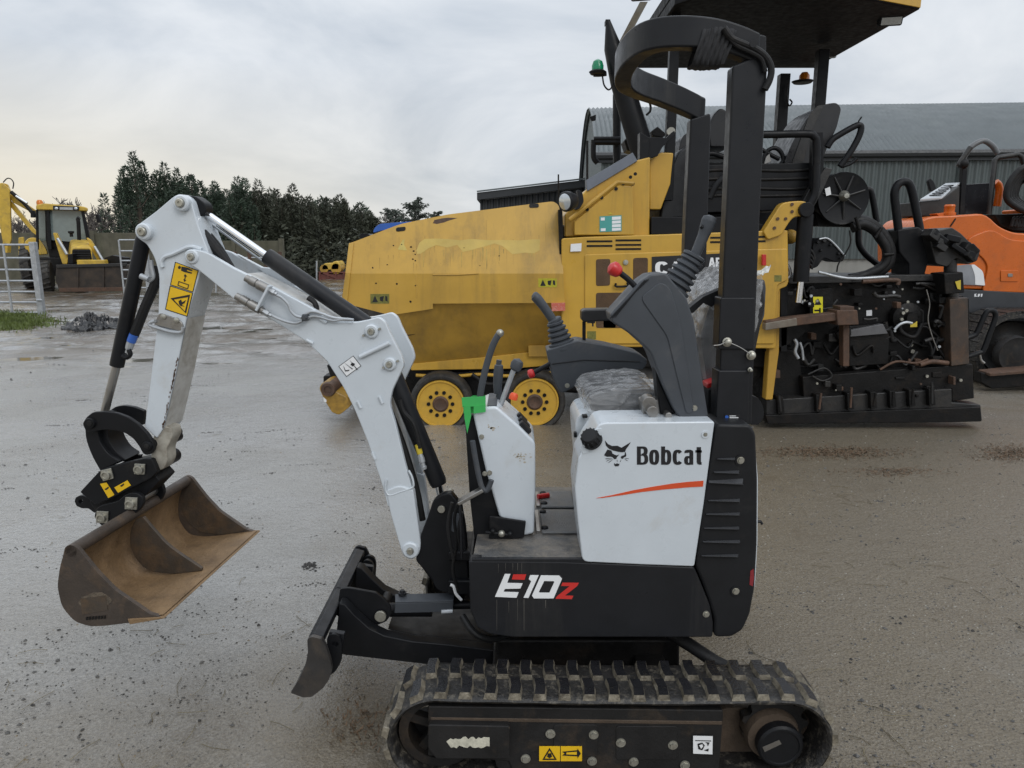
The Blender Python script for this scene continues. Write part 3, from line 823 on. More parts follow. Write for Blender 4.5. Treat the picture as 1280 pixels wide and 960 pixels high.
def bare_tree(x, y, h, label, seed, rw=.5, n=5, group='bare winter trees behind the yard', mt=None):
    rs = random.Random(seed)
    t = thing('bare_tree', (x, y, 0), label, 'tree', group)
    tk = MB(); tw = MB()
    def grow(p, d, l, r, lev):
        e = p + d * l
        m = p.lerp(e, .5) + Vector((rs.gauss(0, .05), rs.gauss(0, .05), 0)) * l
        (tk if lev < 2 else tw).tube([p, m, e], [r, r * .85, r * .65], 6 if lev < 2 else 3)
        if lev >= n: return
        for i in range(rs.choice((2, 3, 3)) if lev else 5):
            a = rs.uniform(0, 2 * pi); sp = rs.uniform(.35, .85) * (rw * 2)
            nd = (d + Vector((cos(a) * sp, sin(a) * sp, rs.uniform(-.05, .25)))).normalized()
            grow(p.lerp(e, rs.uniform(.5, 1)), nd, l * rs.uniform(.62, .86), max(r * .6, .020), lev + 1)
    grow(Vector((x, y, 0)), Vector((rs.gauss(0, .04), 0, 1)).normalized(), h * .30, h * .02, 0)
    tk.build('trunk', m_bark, t); tw.build('twigs', mt or m_twig, t)
def hedge():
    rs = random.Random(11)
    # (u, v of the top, distance, half-width, label)
    L = [(166, 193, 34.0, 2.1, 'tallest dark conifer with spreading top at the left end of the row'),
         (205, 207, 35.0, 2.0, 'broad dark conifer behind the top of the white arm'),
         (238, 222, 34.5, 1.5, 'dark conifer directly behind the top pin of the arm'),
         (268, 231, 35.5, 1.4, 'conifer just right of the arm cylinder pin'),
         (296, 224, 34.5, 1.5, 'conifer with a pointed twin top above the chrome rod'),
         (322, 228, 35.5, 1.3, 'ragged conifer above the end of the chrome rod'),
         (345, 240, 35.0, 1.2, 'slender brownish conifer above the boom cylinder barrel'),
         (365, 234, 36.0, 1.2, 'taller feathery conifer right of the short wall'),
         (386, 249, 35.0, 1.1, 'thin conifer with bare lower stem among the row'),
         (405, 252, 36.0, 1.1, 'thin conifer above the distant yellow roller'),
         (424, 247, 35.5, 1.1, 'dark conifer left of the hopper front edge'),
         (446, 262, 36.5, 1.0, 'shorter conifer behind the hopper front corner'),
         (462, 268, 37.0, 1.0, 'last low conifer of the row above the hopper')]
    for i, (u, v, Y, w, lab) in enumerate(L):
        p = at(u, v, Y)
        leylandii(p.x, Y, p.z + .1, w * (.9 if i < 3 else .85), lab, 40 + i, n=16000 if i < 3 else 12000, s=.10, brown=(i > 4))
    # a second row fills the gaps
    for i in range(13):
        u = 180 + i * 22.5; Y = 38.5 + rs.uniform(-.5, .5)
        p = at(u, 222 + i * 2.9 + rs.uniform(-4, 4), Y)
        leylandii(p.x, Y, p.z, 1.4, 'dark conifer in the second row behind the boundary conifers', 80 + i, n=6500, s=.14, brown=(i % 2), group='second row of conifers')
hedge()
for i, (u, v, Y, w, lab) in enumerate(((518, 253, 48, 1.5, 'lone grey green pine above the middle of the hopper'),
                                       (492, 266, 50, 1.6, 'small pine left of the lone pine above the hopper'),
                                       (545, 268, 52, 1.3, 'low pine right of the lone pine above the hopper'))):
    p = at(u, v, Y); conifer(p.x, Y, p.z, w, lab, 130 + i, lo=.3, n=3600, s=.16, mt=m_pine, group='pines beyond the hopper')
for i, (u, v, Y, lab, rw) in enumerate(((72, 243, 47, 'round bare tree behind the backhoe cab roof', .62),
                                    (48, 250, 49, 'bare tree left of the backhoe cab', .6),
                                    (96, 250, 45, 'small bare tree right of the round one', .6),
                                    (118, 246, 44, 'upright bare tree left of the tallest conifer', .5),
                                    (138, 254, 43, 'bare tree close to the tallest conifer', .5),
                                    (20, 262, 50, 'low bare tree beyond the backhoe boom', .6),
                                    (474, 258, 45, 'wispy bare tree over the hopper front', .5),
                                    (550, 262, 50, 'wispy bare tree left of the lean-to shed', .6),
                                    (590, 258, 50, 'faint bare tree at the end of the lean-to shed', .6))):
    p = at(u, v, Y); bare_tree(p.x, Y, p.z * 1.08, lab, 60 + i, rw, 6 if i < 6 else 5)
# far field and low hill beyond the trees
def hills():
    b = MB(); rows = []
    for j in range(8):
        y = 52 + j * 22; rows.append([Vector((-160 + 12 * i, y, -0.3 + 2.1 * sin(j / 7 * pi * .62) + .5 * noise.noise((i * .3, j * .4, 2)))) for i in range(20)])
    struct(b.sheet(rows).build('hill', mat('far_field', (.085, .095, .045), .85, var=.3, vscale=.12), ang=80))
hills()
# bramble and dead growth along the foot of the wall
def bramble():
    rs = random.Random(8); b = MB()
    for i in range(2600):
        u = rs.uniform(105, 470); Y = rs.uniform(32, 33.5); p = at(u, 330, Y); p.z = abs(rs.gauss(0, .85))
        leafcard(b, p, .25, rs, -.2)
    struct(b.build('undergrowth', m_con2, ang=180), 'stuff')
bramble()

# ------------------------------------------------------------------ heap of black plastic sheet on the yard
def heap():
    c = gnd(119, 410); rs = random.Random(4)
    b = MB(); n, m = 120, 44; rows = []
    for j in range(m + 1):
        r = j / m; row = []
        for i in range(n + 1):
            a = 2 * pi * (i % n) / n
            x, y = cos(a) * r, sin(a) * r
            q = noise.noise((x * 2.6, y * 2.6, 2)); f = abs(noise.noise((x * 5, y * 5, 5))); g = abs(noise.noise((x * 12, y * 12, 9))); k3 = abs(noise.noise((x * 25, y * 25, 3)))
            hgt = (1 - r ** 1.4) * (.17 + .24 * q) + (f * .30 + g * .16 + k3 * .07) * (1 - r * .7)
            ed = 1 + .35 * noise.noise((cos(a) * 2.5, sin(a) * 2.5, 1)) + .15 * noise.noise((cos(a) * 8, sin(a) * 8, 4))
            row.append(Vector((c.x + x * .50 * ed, c.y + y * .5 * ed, max(.004, hgt * .80) if j < m else -.03)))
        rows.append(row)
    o = b.sheet(rows).build('plastic_sheet_heap', mat('black_polythene', (.008, .008, .009), .26, var=.3, dirt=(.10, .095, .09), damt=.22, dscale=9, bump=.2, bscale=40, spec=.7), ang=30)
    tag(o, 'crumpled heap of black plastic sheeting lying on the muddy yard', 'plastic heap')
heap()

# ------------------------------------------------------------------ the mini excavator
EX = thing('mini_excavator', (0.28, 2.33, 0), 'small white and black mini excavator with folded arm and rusty bucket, nearest machine', 'mini excavator')

def bolt_mesh(r=.011, h=.009, n=6):
    b = MB(); b.cyl((0, .001, 0), (0, -.003, 0), r * 1.35, n=16); b.cyl((0, -.003, 0), (0, -h, 0), r, r * .88, n=n)
    me = b.mesh('bolt'); me.materials.append(m_zinc); return me
BOLT = bolt_mesh()
def bolts(spots, Y, parent, k=0.0, s=1.0, me=None, name='bolt'):
    for (u, v) in spots:
        p = at(u, v, Y, k); piece(name, me or BOLT, Matrix.Translation(p) @ Rz(atan2(k, 1)) @ Ry(random.Random(u).uniform(0, 1)) @ Matrix.Scale(s, 4), parent)

# --- crawler tracks
def make_track():
    Yn, Yf = 1.78, 1.96
    tr = MB()
    A, B = at(476, 938, Yn), at(1049, 938, Yn)
    zc = .158; xl, xr = A.x, B.x
    Rl, Rr = .158, .158
    cl, crx = xl + Rl, xr - Rr
    th = .022; lug = .016
    ro = Rl - lug
    # loop in XZ: straight top (with slight sag), arcs, straight bottom
    def loop(rad, sag=True):
        pts = []
        for i in range(24): # top, left to right
            t = i / 24; pts.append((cl + (crx - cl) * t, zc + rad - (.006 * sin(pi * t) if sag else 0) - .006 * t))
        for i in range(18):
            a = pi / 2 - pi * i / 18; pts.append((crx + rad * cos(a) , zc - .003 + (rad - .003) * sin(a)))
        for i in range(24):
            t = i / 24; pts.append((crx + (cl - crx) * t, zc - rad))
        for i in range(18):
            a = -pi / 2 - pi * i / 18; pts.append((cl + rad * cos(a), zc + rad * sin(a)))
        return pts
    outer, inner = loop(ro), loop(ro - th)
    n = len(outer)
    b = MB()
    # cross section with rounded outer shoulders
    sec = [(Yn + .004, 0.25), (Yn, .6), (Yn + .006, .95), (Yn + .02, 1.0), (Yf - .02, 1.0), (Yf - .006, .95), (Yf, .6), (Yf - .004, .25), (Yf - .03, 0), (Yn + .03, 0)]
    m = len(sec); vs = []; rs = random.Random(2)
    for i in range(n):
        for (y, f) in sec:
            x = inner[i][0] + (outer[i][0] - inner[i][0]) * f; z = inner[i][1] + (outer[i][1] - inner[i][1]) * f
            vs.append((x, y + rs.uniform(-.0012, .0012), z))
    fs = [(i * m + j, i * m + (j + 1) % m, ((i + 1) % n) * m + (j + 1) % m, ((i + 1) % n) * m + j) for i in range(n) for j in range(m)]
    b.add(vs, fs)
    track = b.build('crawler_track', m_trackrub, EX, ang=50)
    # lugs in two staggered rows
    def lug_mesh(flip):
        b = MB()
        w0, w1 = (-.043, .040) if not flip else (-.040, .043)
        base = [(-.019, w0), (.019, w0), (.023, 0), (.019, w1), (-.019, w1), (-.015, 0)]
        top = [(-.014, w0 + .003), (.014, w0 + .003), (.018, 0), (.014, w1 - .003), (-.014, w1 - .003), (-.010, 0)]
        if flip:
            base = [(-x, y) for x, y in base][::-1]; top = [(-x, y) for x, y in top][::-1]
        b.prism([Vector((x, y, -.004)) for x, y in base], (0, 0, lug + .004), [Vector((x, y, -.004)) for x, y in top])
        me = b.mesh('track_lug'); me.materials.append(m_lugside); me.materials.append(m_lug)
        for p in me.polygons:
            if p.normal.z > .9 and p.center.z > .01: p.material_index = 1
        return me
    me = [lug_mesh(False), lug_mesh(True)]
    link = MB()
    link.prism([Vector((x, y, -.004)) for x, y in rnd([(-.024, -.03), (.024, -.03), (.024, .03), (-.024, .03)], .006)], (0, 0, .010))
    pad = link.mesh('track_pad'); pad.materials.append(m_mudsteel)
    # arc-length positions
    d = [0.0]
    for i in range(n):
        a, c = outer[i], outer[(i + 1) % n]; d.append(d[-1] + sqrt((a[0] - c[0]) ** 2 + (a[1] - c[1]) ** 2))
    P = d[-1]; K = round(P / .0705)
    def onloop(s):
        s %= P
        i = max(j for j in range(n) if d[j] <= s); t = (s - d[i]) / (d[i + 1] - d[i])
        a, c = outer[i], outer[(i + 1) % n]
        return a[0] + (c[0] - a[0]) * t, a[1] + (c[1] - a[1]) * t, atan2(c[1] - a[1], c[0] - a[0])
    for q in range(K):
        for row in (0, 1):
            x, z, an = onloop((q + .5 * row + .2) * P / K)
            y = Yn + .046 if row == 0 else Yf - .046
            piece('track_lug', me[row], T(x, y + rs.uniform(-.001, .001), z) @ Ry(-an) @ Matrix.Diagonal((rs.uniform(.92, 1.05), 1, rs.uniform(.88, 1.03), 1)), track)
    MB().px([(896, 886), (960, 884), (1010, 896), (1034, 930), (1034, 950), (1010, 985), (896, 985)], Yn + .115, .05, r=12).build('sprocket_guard', m_mud, EX, .004)
    MB().px([(500, 905), (530, 890), (560, 890), (560, 985), (520, 980), (500, 960)], Yn + .13, .03, r=8).build('idler_guard', m_mudsteel, EX, .004)
    # frame
    fr = MB()
    fr.px([(535, 883), (904, 888), (904, 897), (899, 962), (640, 962), (636, 952), (535, 945)], Yn + .022, .11)
    f = fr.build('track_frame', m_mudsteel, EX, .004)
    # caked sloping top of the frame
    p = [at(538, 897, Yn + .020), at(903, 902, Yn + .020), at(901, 884, Yn + .075), at(541, 879, Yn + .075)]
    MB().prism(p, (0, 0, -.012)).build('mud_shelf', m_mud, f, .003)
    cv = MB(); cv.px([(535, 906), (637, 908), (637, 949), (545, 949), (535, 936)], Yn - .002, .05, r=3)
    c = cv.build('tensioner_cover', m_mudsteel, f, .004)
    MB().prism([at(537, 907, Yn - .001), at(637, 909, Yn - .001), at(637, 903, Yn + .03), at(540, 901, Yn + .03)], (0, 0, -.004)).build('mud_shelf', m_mud, c)
    rs2 = random.Random(3)
    tp = [(558, 927)] + [(563 + i * 3.2, 924.5 - i * .22 + rs2.uniform(-2.2, 2.2)) for i in range(15)] + [(612, 922), (612, 933)] + [(608 - i * 3.4, 933.5 + rs2.uniform(-1.6, 2.4)) for i in range(14)]
    flat_px([tp], Yn - .0035).build('torn_sticker', mat('torn_paper', (.50, .48, .39), .7, var=.3, vscale=60), c)
    for (u0, v0, u1, v1) in ((692, 906, 747, 946), (770, 908, 847, 950)):
        MB().px([(u0, v0), (u1, v0), (u1, v1), (u0, v1)], Yn + .019, .006, r=4).build('access_plate', m_mudsteel, f, .002)
    bolts([(688, 917), (742, 918), (657, 948), (740, 951), (776, 928), (841, 931), (856, 956), (792, 952)], Yn + .019, f, s=.95)
    # stickers on the frame
    def sticker(poly, label=None, mt=m_sticker): return flat_px([poly], Yn + .0165).build('sticker', mt, f, label=label)
    s = sticker([(674, 933), (700, 933), (700, 951.5), (674, 951.5)], 'yellow warning triangle sticker')
    flat_px([[(687, 935), (696, 950), (694.2, 950), (687, 938)], [(687, 935), (687, 938), (679.8, 950), (678, 950)], [(680, 948.6), (694, 948.6), (694.8, 950), (679, 950)],
             [(685, 942), (689, 942), (690, 946), (687, 948), (684, 946)]], Yn + .0150).build('pictogram', m_blackprint, s)
    s = sticker([(701, 933), (727.5, 933), (727.5, 951.5), (701, 951.5)], 'yellow grease arrow sticker')
    flat_px([[(703, 940), (722, 938), (722, 936), (726, 942), (722, 948), (722, 945.5), (703, 944.5), (706, 942)]], Yn + .0150).build('pictogram', m_blackprint, s)
    flat_px([[(708, 941), (721, 940), (721, 943.5), (708, 943)]], Yn + .0140).build('pictogram', m_sticker, s)
    s = sticker([(866.5, 920), (891, 920.5), (890.5, 943), (866.5, 942)], 'small white code sticker', m_whiteprint)
    flat_px([[(869, 925.5), (889, 926), (889, 926.8), (869, 926.2)], [(872, 930), (878, 928.5), (881, 932), (878, 938), (873, 936.5)], [(880, 938), (886, 936), (885.4, 939.5)], [(882, 928), (887, 928.4), (885, 933), (884, 929.5)]],
            Yn + .0150).build('print', m_blackprint, s)
    flat_px([[(874, 932), (878, 930.5), (879, 933), (876.5, 936)]], Yn + .0140).build('print', m_whiteprint, s)
    # front idler with spokes
    c = Vector((cl + .003, Yn + .05, zc))
    w = MB(); w.ring(c, c + Vector((0, .07, 0)), ro - th - .003, ro - th - .030, 28); w.cyl(c + Vector((0, -.01, 0)), c + Vector((0, .08, 0)), .032)
    for i in range(5):
        a = i * 2 * pi / 5 + .3; w.bar(c + Vector((0, .035, 0)), c + Vector((cos(a) * .092, .035, sin(a) * .092)), .028, .026, (0, 1, 0))
    w.build('idler_wheel', m_mudsteel, EX)
    # drive motor, sprocket and hub cap at the rear
    c = at(977, 936, Yn + .02)
    w = MB(); sp = []
    for i in range(44):
        a = 2 * pi * i / 44; r = .098 if i % 4 < 2 else .082; sp.append(Vector((crx + cos(a) * r, Yn + .075, zc + sin(a) * r)))
    w.prism(sp, (0, .03, 0)); w.build('drive_sprocket', m_mudsteel, EX)
    w = MB(); w.lathe(c + Vector((-.012, .09, .012)), (0, -1, 0), [(0, .082), (.04, .080), (.055, .074), (.056, .0)], 32); w.build('drive_motor', m_mud, EX)
    w = MB(); w.lathe(c + Vector((0, .04, 0)), (0, -1, 0), [(0, .066), (.03, .066), (.036, .060), (.0365, .054), (.033, .052), (.033, 0)], 32)
    w.build('hub_cap', m_black, EX, label='round black hub cap of the drive motor')
    flat_px([[(953, 934), (974, 925), (977, 930), (956, 940)]], Yn + .0245).build('maker_plate', m_steel, EX)
    # bottom rollers
    for x in (cl + .21, cl + .42, cl + .63):
        MB().cyl((x, Yn + .03, .075), (x, Yn + .15, .075), .042).build('track_roller', m_mudsteel, EX)
    MB().cyl((.28, Yn + .05, zc + ro - th - .035), (.28, Yn + .13, zc + ro - th - .035), .03).build('top_roller', m_mudsteel, EX)
    return track, f
near_track, near_frame = make_track()
# the far track: copies of the same parts, 0.53 m further
for src in (near_track, near_frame):
    c = src.copy(); COL.objects.link(c); c.parent = EX; c.location.y += .92
    for ch in list(src.children):
        if ch.name.startswith(('sticker', 'torn')): continue
        g = ch.copy(); COL.objects.link(g); g.parent = c
for src in [o for o in EX.children if o.name.startswith(('idler_wheel', 'drive_sprocket', 'drive_motor', 'track_roller'))]:
    c = src.copy(); COL.objects.link(c); c.parent = EX; c.location.y += .92

# --- undercarriage centre, slew ring
MB().px([(620, 800), (850, 800), (850, 850), (620, 850)], 2.14, .36).build('carbody', m_tar, EX, .01)
for (u) in (600, 800):
    a = at(u, 860, 1.86); MB().box((a.x + .08, 2.33, .16), (.10, .92, .10)).build('axle_beam', m_tar, EX, .008)
c = Vector((.33, 2.33, .275)); MB().cyl(c, c + Vector((0, 0, .11)), .20, n=40).build('slew_ring', m_tar, EX, .004)
MB().tube([at(838, 792, 2.12), at(862, 806, 2.06), at(895, 828, 2.0), at(930, 845, 1.97)], .021, 12).build('travel_hose', m_rubber, EX)
MB().tube(cr([at(578, 770, 2.09), at(590, 788, 2.05), at(604, 797, 2.05), at(622, 798, 2.09), at(640, 790, 2.14)], 5), .011, 10).build('travel_hose', m_rubber, EX)

# --- dozer blade
BY = 1.985; BW = .665
end = [(384, 799), (390, 796), (402, 799), (407, 808), (413, 826), (415, 838), (411, 850), (404, 860), (390, 871), (379, 872), (363, 866), (374, 849), (381, 834), (385, 816)]
bl = MB().px(end, BY, .016, r=2).build('dozer_blade', mat('scuffed_blade_steel', (.030, .028, .027), .42, var=.25, dirt=(.085, .065, .048), damt=.4, dscale=10, bump=.1), EX, 0)
face = cr([at(384, 799, BY), at(385.5, 816, BY), at(381, 834, BY), at(374, 849, BY), at(364, 866, BY)], 4)
back = [p + Vector((.022, 0, .0)) for p in face]
b = MB(); n = len(face)
b.prism([p + Vector((0, .0165, 0)) for p in face + back[::-1]], (0, BW - .017, 0)); b.build('blade_sheet', m_black, bl, ang=50)
top = [at(384, 800, BY), at(390, 796, BY), at(402.5, 799, BY), at(402, 808, BY), at(386, 808, BY)]
MB().prism([p + Vector((0, .02, -.001)) for p in top], (0, .30, 0)).build('top_rail', m_cover, bl, .003)
MB().prism([p + Vector((0, .325, -.001)) for p in top], (0, BW - .345, 0)).build('top_rail', m_cover, bl, .003)
b = MB(); b.prism([p + Vector((0, BW, 0)) for p in [at(q[0], q[1], BY) for q in rnd(end, 2)]], (0, .016, 0)); b.build('end_plate', m_black, bl, .003)
# tie-down gussets at both ends, with an eye
def gusset(y):
    pts = rnd([(404, 806), (412, 802), (420, 806), (423, 815), (422, 838), (415, 850), (404, 858)], 3)
    hole = [(414.5 + 4.2 * cos(a), 815 + 3.2 * sin(a)) for a in [2 * pi * i / 14 for i in range(14)]]
    b = MB(); O = [at(p[0], p[1], BY) + Vector((0, y, 0)) for p in pts]; I = [at(p[0], p[1], BY) + Vector((0, y, 0)) for p in hole]
    b.prism(bridge(O, I), (0, .014, 0)); b.build('tie_down_plate', m_black, bl)
def bridge(O, I):
    """outline with one hole, as a keyholed polygon"""
    bi = min(((O[i] - I[j]).length, i, j) for i in range(len(O)) for j in range(len(I)))
    i, j = bi[1], bi[2]
    area = lambda P: sum(P[q].x * P[(q + 1) % len(P)].z - P[(q + 1) % len(P)].x * P[q].z for q in range(len(P)))
    if area(O) * area(I) > 0: I = I[::-1]; j = len(I) - 1 - j
    return O[:i + 1] + I[j:] + I[:j + 1] + O[i:]
gusset(.045); gusset(BW - .05); gusset(BW - .09)
for y in (.07, BW - .12): MB().bar(at(404, 812, BY) + Vector((0, y, 0)), at(424, 826, BY) + Vector((0, y, .03)), .02, .05, (0, 1, 0)).build('brace', m_cover, bl, .002)
# push arms: near and far
arm = [(424, 754), (431, 756), (443, 769), (462, 786), (481, 795), (515, 802), (560, 806), (625, 814), (700, 826), (700, 846), (610, 840), (527, 830), (431, 819), (418, 816)]
MB().px(arm, 2.17, .045).build('blade_arm', m_black, EX, .004)
far_ = [p + Vector((0, .27, 0)) for p in [at(q[0], q[1], 2.17) for q in arm]]
MB().prism(far_, (0, .045, 0)).build('blade_arm', m_black, EX, .004)
MB().prism([p + Vector((0, .045, -.002)) for p in [at(q[0], q[1], 2.17) for q in arm[4:11]]], (0, .225, 0)).build('arm_web', m_black, EX, .004)
# lift cylinder with its guard
LY = 2.275
for dy in (-.055, .045):
    MB().px([(425, 736), (436, 735), (470, 741), (481, 749), (488, 758), (489, 768), (483, 777), (468, 783), (452, 778), (420, 770)], LY + dy, .012, r=3).build('cylinder_lug', m_black, bl, .002)
c = at(476, 769, LY - .06); MB().cyl(c + Vector((0, -.012, 0)), c + Vector((0, -.002, 0)), .020, n=24).build('pin_cap', m_zinc, bl, .002); MB().cyl(c + Vector((0, -.002, 0)), c + Vector((0, .14, 0)), .016, n=24).build('pivot_pin', m_mudsteel, bl, .002)
MB().cyl(at(480, 762, LY + .0), at(540, 762, LY), .024, n=20).build('lift_cylinder', m_black, EX)
MB().cyl(at(540, 757, LY), at(610, 755, LY), .015, n=16).build('lift_rod', m_black, EX)
A = [at(494, 754, LY - .045), at(567, 752.5, LY - .045), at(566, 765, LY - .045), at(493, 766.5, LY - .045)]
lid = MB(); lid.prism(A, (0, .005, 0))
lid.prism([A[0], A[1], at(568, 742.5, LY + .0), at(494, 744, LY + .0)], (0, 0, .005)); lid.build('cylinder_guard', m_grey, EX, .002)
c = at(503, 743, LY - .01); MB().lathe(c, (0, 0, 1), [(0, .014), (.008, .014), (.009, .009), (.016, .008), (.017, 0)], 16).build('grease_cap', m_cover, EX)
MB().tube(cr([at(563, 731, 2.15), at(567, 733, 2.15), at(570, 742, 2.15), at(577, 750, 2.15)], 4), .005, 6).build('cable_tie', m_whiteprint, EX)
MB().cyl(at(552, 765, LY - .05), at(566, 764, LY - .05), .008, n=10).build('hose_fitting', m_galv, EX)

# --- upper structure: lower skirt
HN, HF = 1.985, 2.655          # near and far faces of the house
skirt = [(586, 701), (700, 702), (868, 709), (877, 730), (888, 757), (892, 780), (891, 797), (640, 797), (612, 793), (597, 785), (588, 765)]
MB().px(skirt, HN, .05, r=3).build('lower_skirt', m_cover, EX, .008, seg=3)
MB().prism([at(q[0], q[1], HN) + Vector((0, .62, 0)) for q in skirt], (0, .05, 0)).build('lower_skirt', m_cover, EX, .006)
MB().px([(592, 712), (885, 715), (885, 795), (600, 785)], HN + .055, .56).build('main_frame', m_black, EX, .005)
MB().px([(586, 702), (590, 702), (592, 768), (588, 765)], HN + .05, .57).build('front_plate', m_cover, EX, .002)
# model lettering on the skirt
def S(pts, o=(590, 690), s=8.533): return [(o[0] + x / s, o[1] + y / s) for x, y in pts]
LYr = HN - .0022
bk = flat_px([S([(330, 222), (425, 222), (395, 315), (420, 310), (585, 225), (600, 232), (720, 236), (735, 238), (940, 240), (975, 280), (955, 318), (1150, 326), (1128, 372), (1010, 455), (1092, 462), (1070, 512), (880, 508), (650, 506), (535, 502), (480, 500), (232, 490)])], HN - .0010).build('badge_backing', m_blackprint, EX)
bk['label'] = 'model badge backing on the black skirt'
flat_px([S([(350, 235), (410, 235), (375, 330), (540, 335), (515, 390), (350, 394), (336, 425), (497, 430), (475, 488), (245, 478)])], LYr).build('letter', m_whiteprint, bk)
flat_px([S([(440, 240), (578, 240), (560, 297), (425, 292)])], LYr).build('letter_bar', m_redprint, bk)
flat_px([S([(620, 248), (712, 248), (602, 490), (550, 488), (632, 312), (605, 290)])], LYr).build('digit', m_whiteprint, bk)
o_, i_ = S([(735, 250), (930, 252), (960, 285), (870, 495), (660, 495), (640, 465)]), S([(770, 310), (868, 311), (880, 318), (825, 435), (722, 434), (712, 428)])
flat_px([[o_[j], o_[(j + 1) % 6], i_[(j + 1) % 6], i_[j]] for j in range(6)], LYr).build('digit', m_whiteprint, bk)
flat_px([S([(965, 328), (1140, 330), (1120, 365), (990, 465), (1080, 468), (1065, 503), (890, 498), (905, 475), (1040, 365), (950, 362)])], LYr).build('letter', m_redprint, bk)
bolts([(882.5, 767.5)], HN - .001, EX, s=.7)
rs = random.Random(31); dr = MB()
for u, v0, v1 in ((623, 705, 716), (632, 704, 714), (641, 704, 713), (647, 704, 713), (652, 704, 716), (621, 750, 788), (647, 748, 776), (655, 748, 788), (636, 752, 766), (682, 750, 760)):
    w = rs.uniform(.25, .6); dr.prism([at(u - w, v0, HN - .0006), at(u + w, v0, HN - .0006), at(u + w * .6, v1, HN - .0006), at(u - w * .4, v1, HN - .0006)], (0, .0005, 0))
dr.build('dried_drips', mat('dried_silt', (.075, .070, .062), .7, var=.3), EX)

# rear black counterweight panel with louvres
rear = [(896, 530), (938, 531), (945, 542), (947.5, 600), (947, 680), (944, 735), (938, 768), (929, 788), (915, 797), (893, 797), (893.5, 775), (888, 755), (878, 728), (870, 709), (880, 630)]
rp = MB().px(rear, HN - .006, .14, r=5).build('rear_side_panel', m_blackpl, EX, .022, seg=4)
b = MB(); b.prism([at(p[0], p[1], HN) + Vector((0, .54, 0)) for p in rnd(rear, 5)], (0, .14, 0)); b.build('rear_side_panel', m_blackpl, EX, .02, seg=3)
b = MB(); b.px([(900, 536), (934, 532), (944, 542), (948.6, 600), (948, 680), (945, 732), (936, 765), (900, 765)], HN + .06, .55, r=5); b.build('tailgate', m_white, EX, .02, seg=3)
for (u0, u1, v, h) in ((896, 919, 573.5, 2.2), (892, 924, 590, 3), (886, 929, 602, 5.5), (885, 925, 625.5, 2.8), (882.5, 925, 642.5, 2.8), (880, 924, 660, 2.8), (878.5, 925, 677, 3), (876.5, 923, 694.5, 2.8)):
    b = MB()
    h *= 1.25; pts = [at(u0, v - h * .2, HN - .0055), at(u1, v - h * .6, HN - .0055), at(u1, v + h * .7, HN - .0055), at(u0, v + h * .3, HN - .0055)]
    q = [at(u0 + 1, v + h * .18, HN - .018), at(u1 - 1, v + h * .35, HN - .018), at(u1 - 1, v + h * .55, HN - .018), at(u0 + 1, v + h * .24, HN - .018)]
    b.add(pts + q, [(4, 5, 6, 7), (0, 1, 5, 4), (1, 2, 6, 5), (2, 3, 7, 6), (3, 0, 4, 7)]); b.build('louvre', mat('louvre_plastic_skylit', (.055, .057, .062), .30) if not bpy.data.materials.get('louvre_plastic_skylit') else bpy.data.materials['louvre_plastic_skylit'], rp)  # lighter than the panel: skylight caught by the ridges is put into the colour
for (u, v) in ((925.5, 575), (919.5, 738.5)):
    c = at(u, v, HN - .006)
    b = MB(); b.ring(c, c + Vector((0, -.004, 0)), .016, .011, 24); b.build('bolt_recess', m_blackpl, rp)
    piece('bolt', BOLT, Matrix.Translation(c + Vector((0, -.0008, 0))) @ Matrix.Scale(.85, 4), rp)
MB().px([(938, 714), (942, 711), (942.5, 722), (941, 733), (937, 731)], HN - .0074, .001).build('reflector', mat('dull_red_reflector', (.22, .022, .028), .3), rp)
MB().tube([at(946, 652, HN + .2), at(951, 652, HN + .2), at(952.5, 655, HN + .2)], .005, 6).build('latch', m_blackpl, EX)

# white side cover
wp = [(723, 573, 2), (730, 560, 2), (748, 531, 6), (757, 528.5, 3), (893.5, 527, 3), (880, 630, 0), (868, 708.5, 3), (800, 706, 0), (728, 702.5, 7), (722, 650, 4), (718.5, 610, 4)]
sc_ = MB().px(wp, HN - .004, .16, r=3).build('side_cover', m_white, EX, .010, seg=4)
b = MB(); b.prism([at(p[0], p[1], HN) + Vector((.05, .51, 0)) for p in rnd(wp, 3)], (-.0, .16, 0)); b.build('side_cover', m_white, EX, .010, seg=3)
b = MB(); b.px([(731, 540), (890, 536), (870, 705), (736, 700), (728, 610)], HN + .16, .35); b.build('seat_base', m_black, EX, .006)
# far cover's ledge seen past the near one: white front edge, black latch and tank details
MB().px([(719, 528), (725, 518), (738, 514), (760, 518), (752, 535), (730, 548), (725, 600), (721, 560)], HN + .20, .22, r=4).build('seat_base_cover', m_white, EX, .006)
for (u, v, w, h) in ((719, 543, 4, 7), (722, 556, 4, 5), (731, 520, 7, 4)):
    p = at(u, v, HN + .19); MB().box(p, (w / 430, .02, h / 430)).build('latch', m_black, EX, .002)
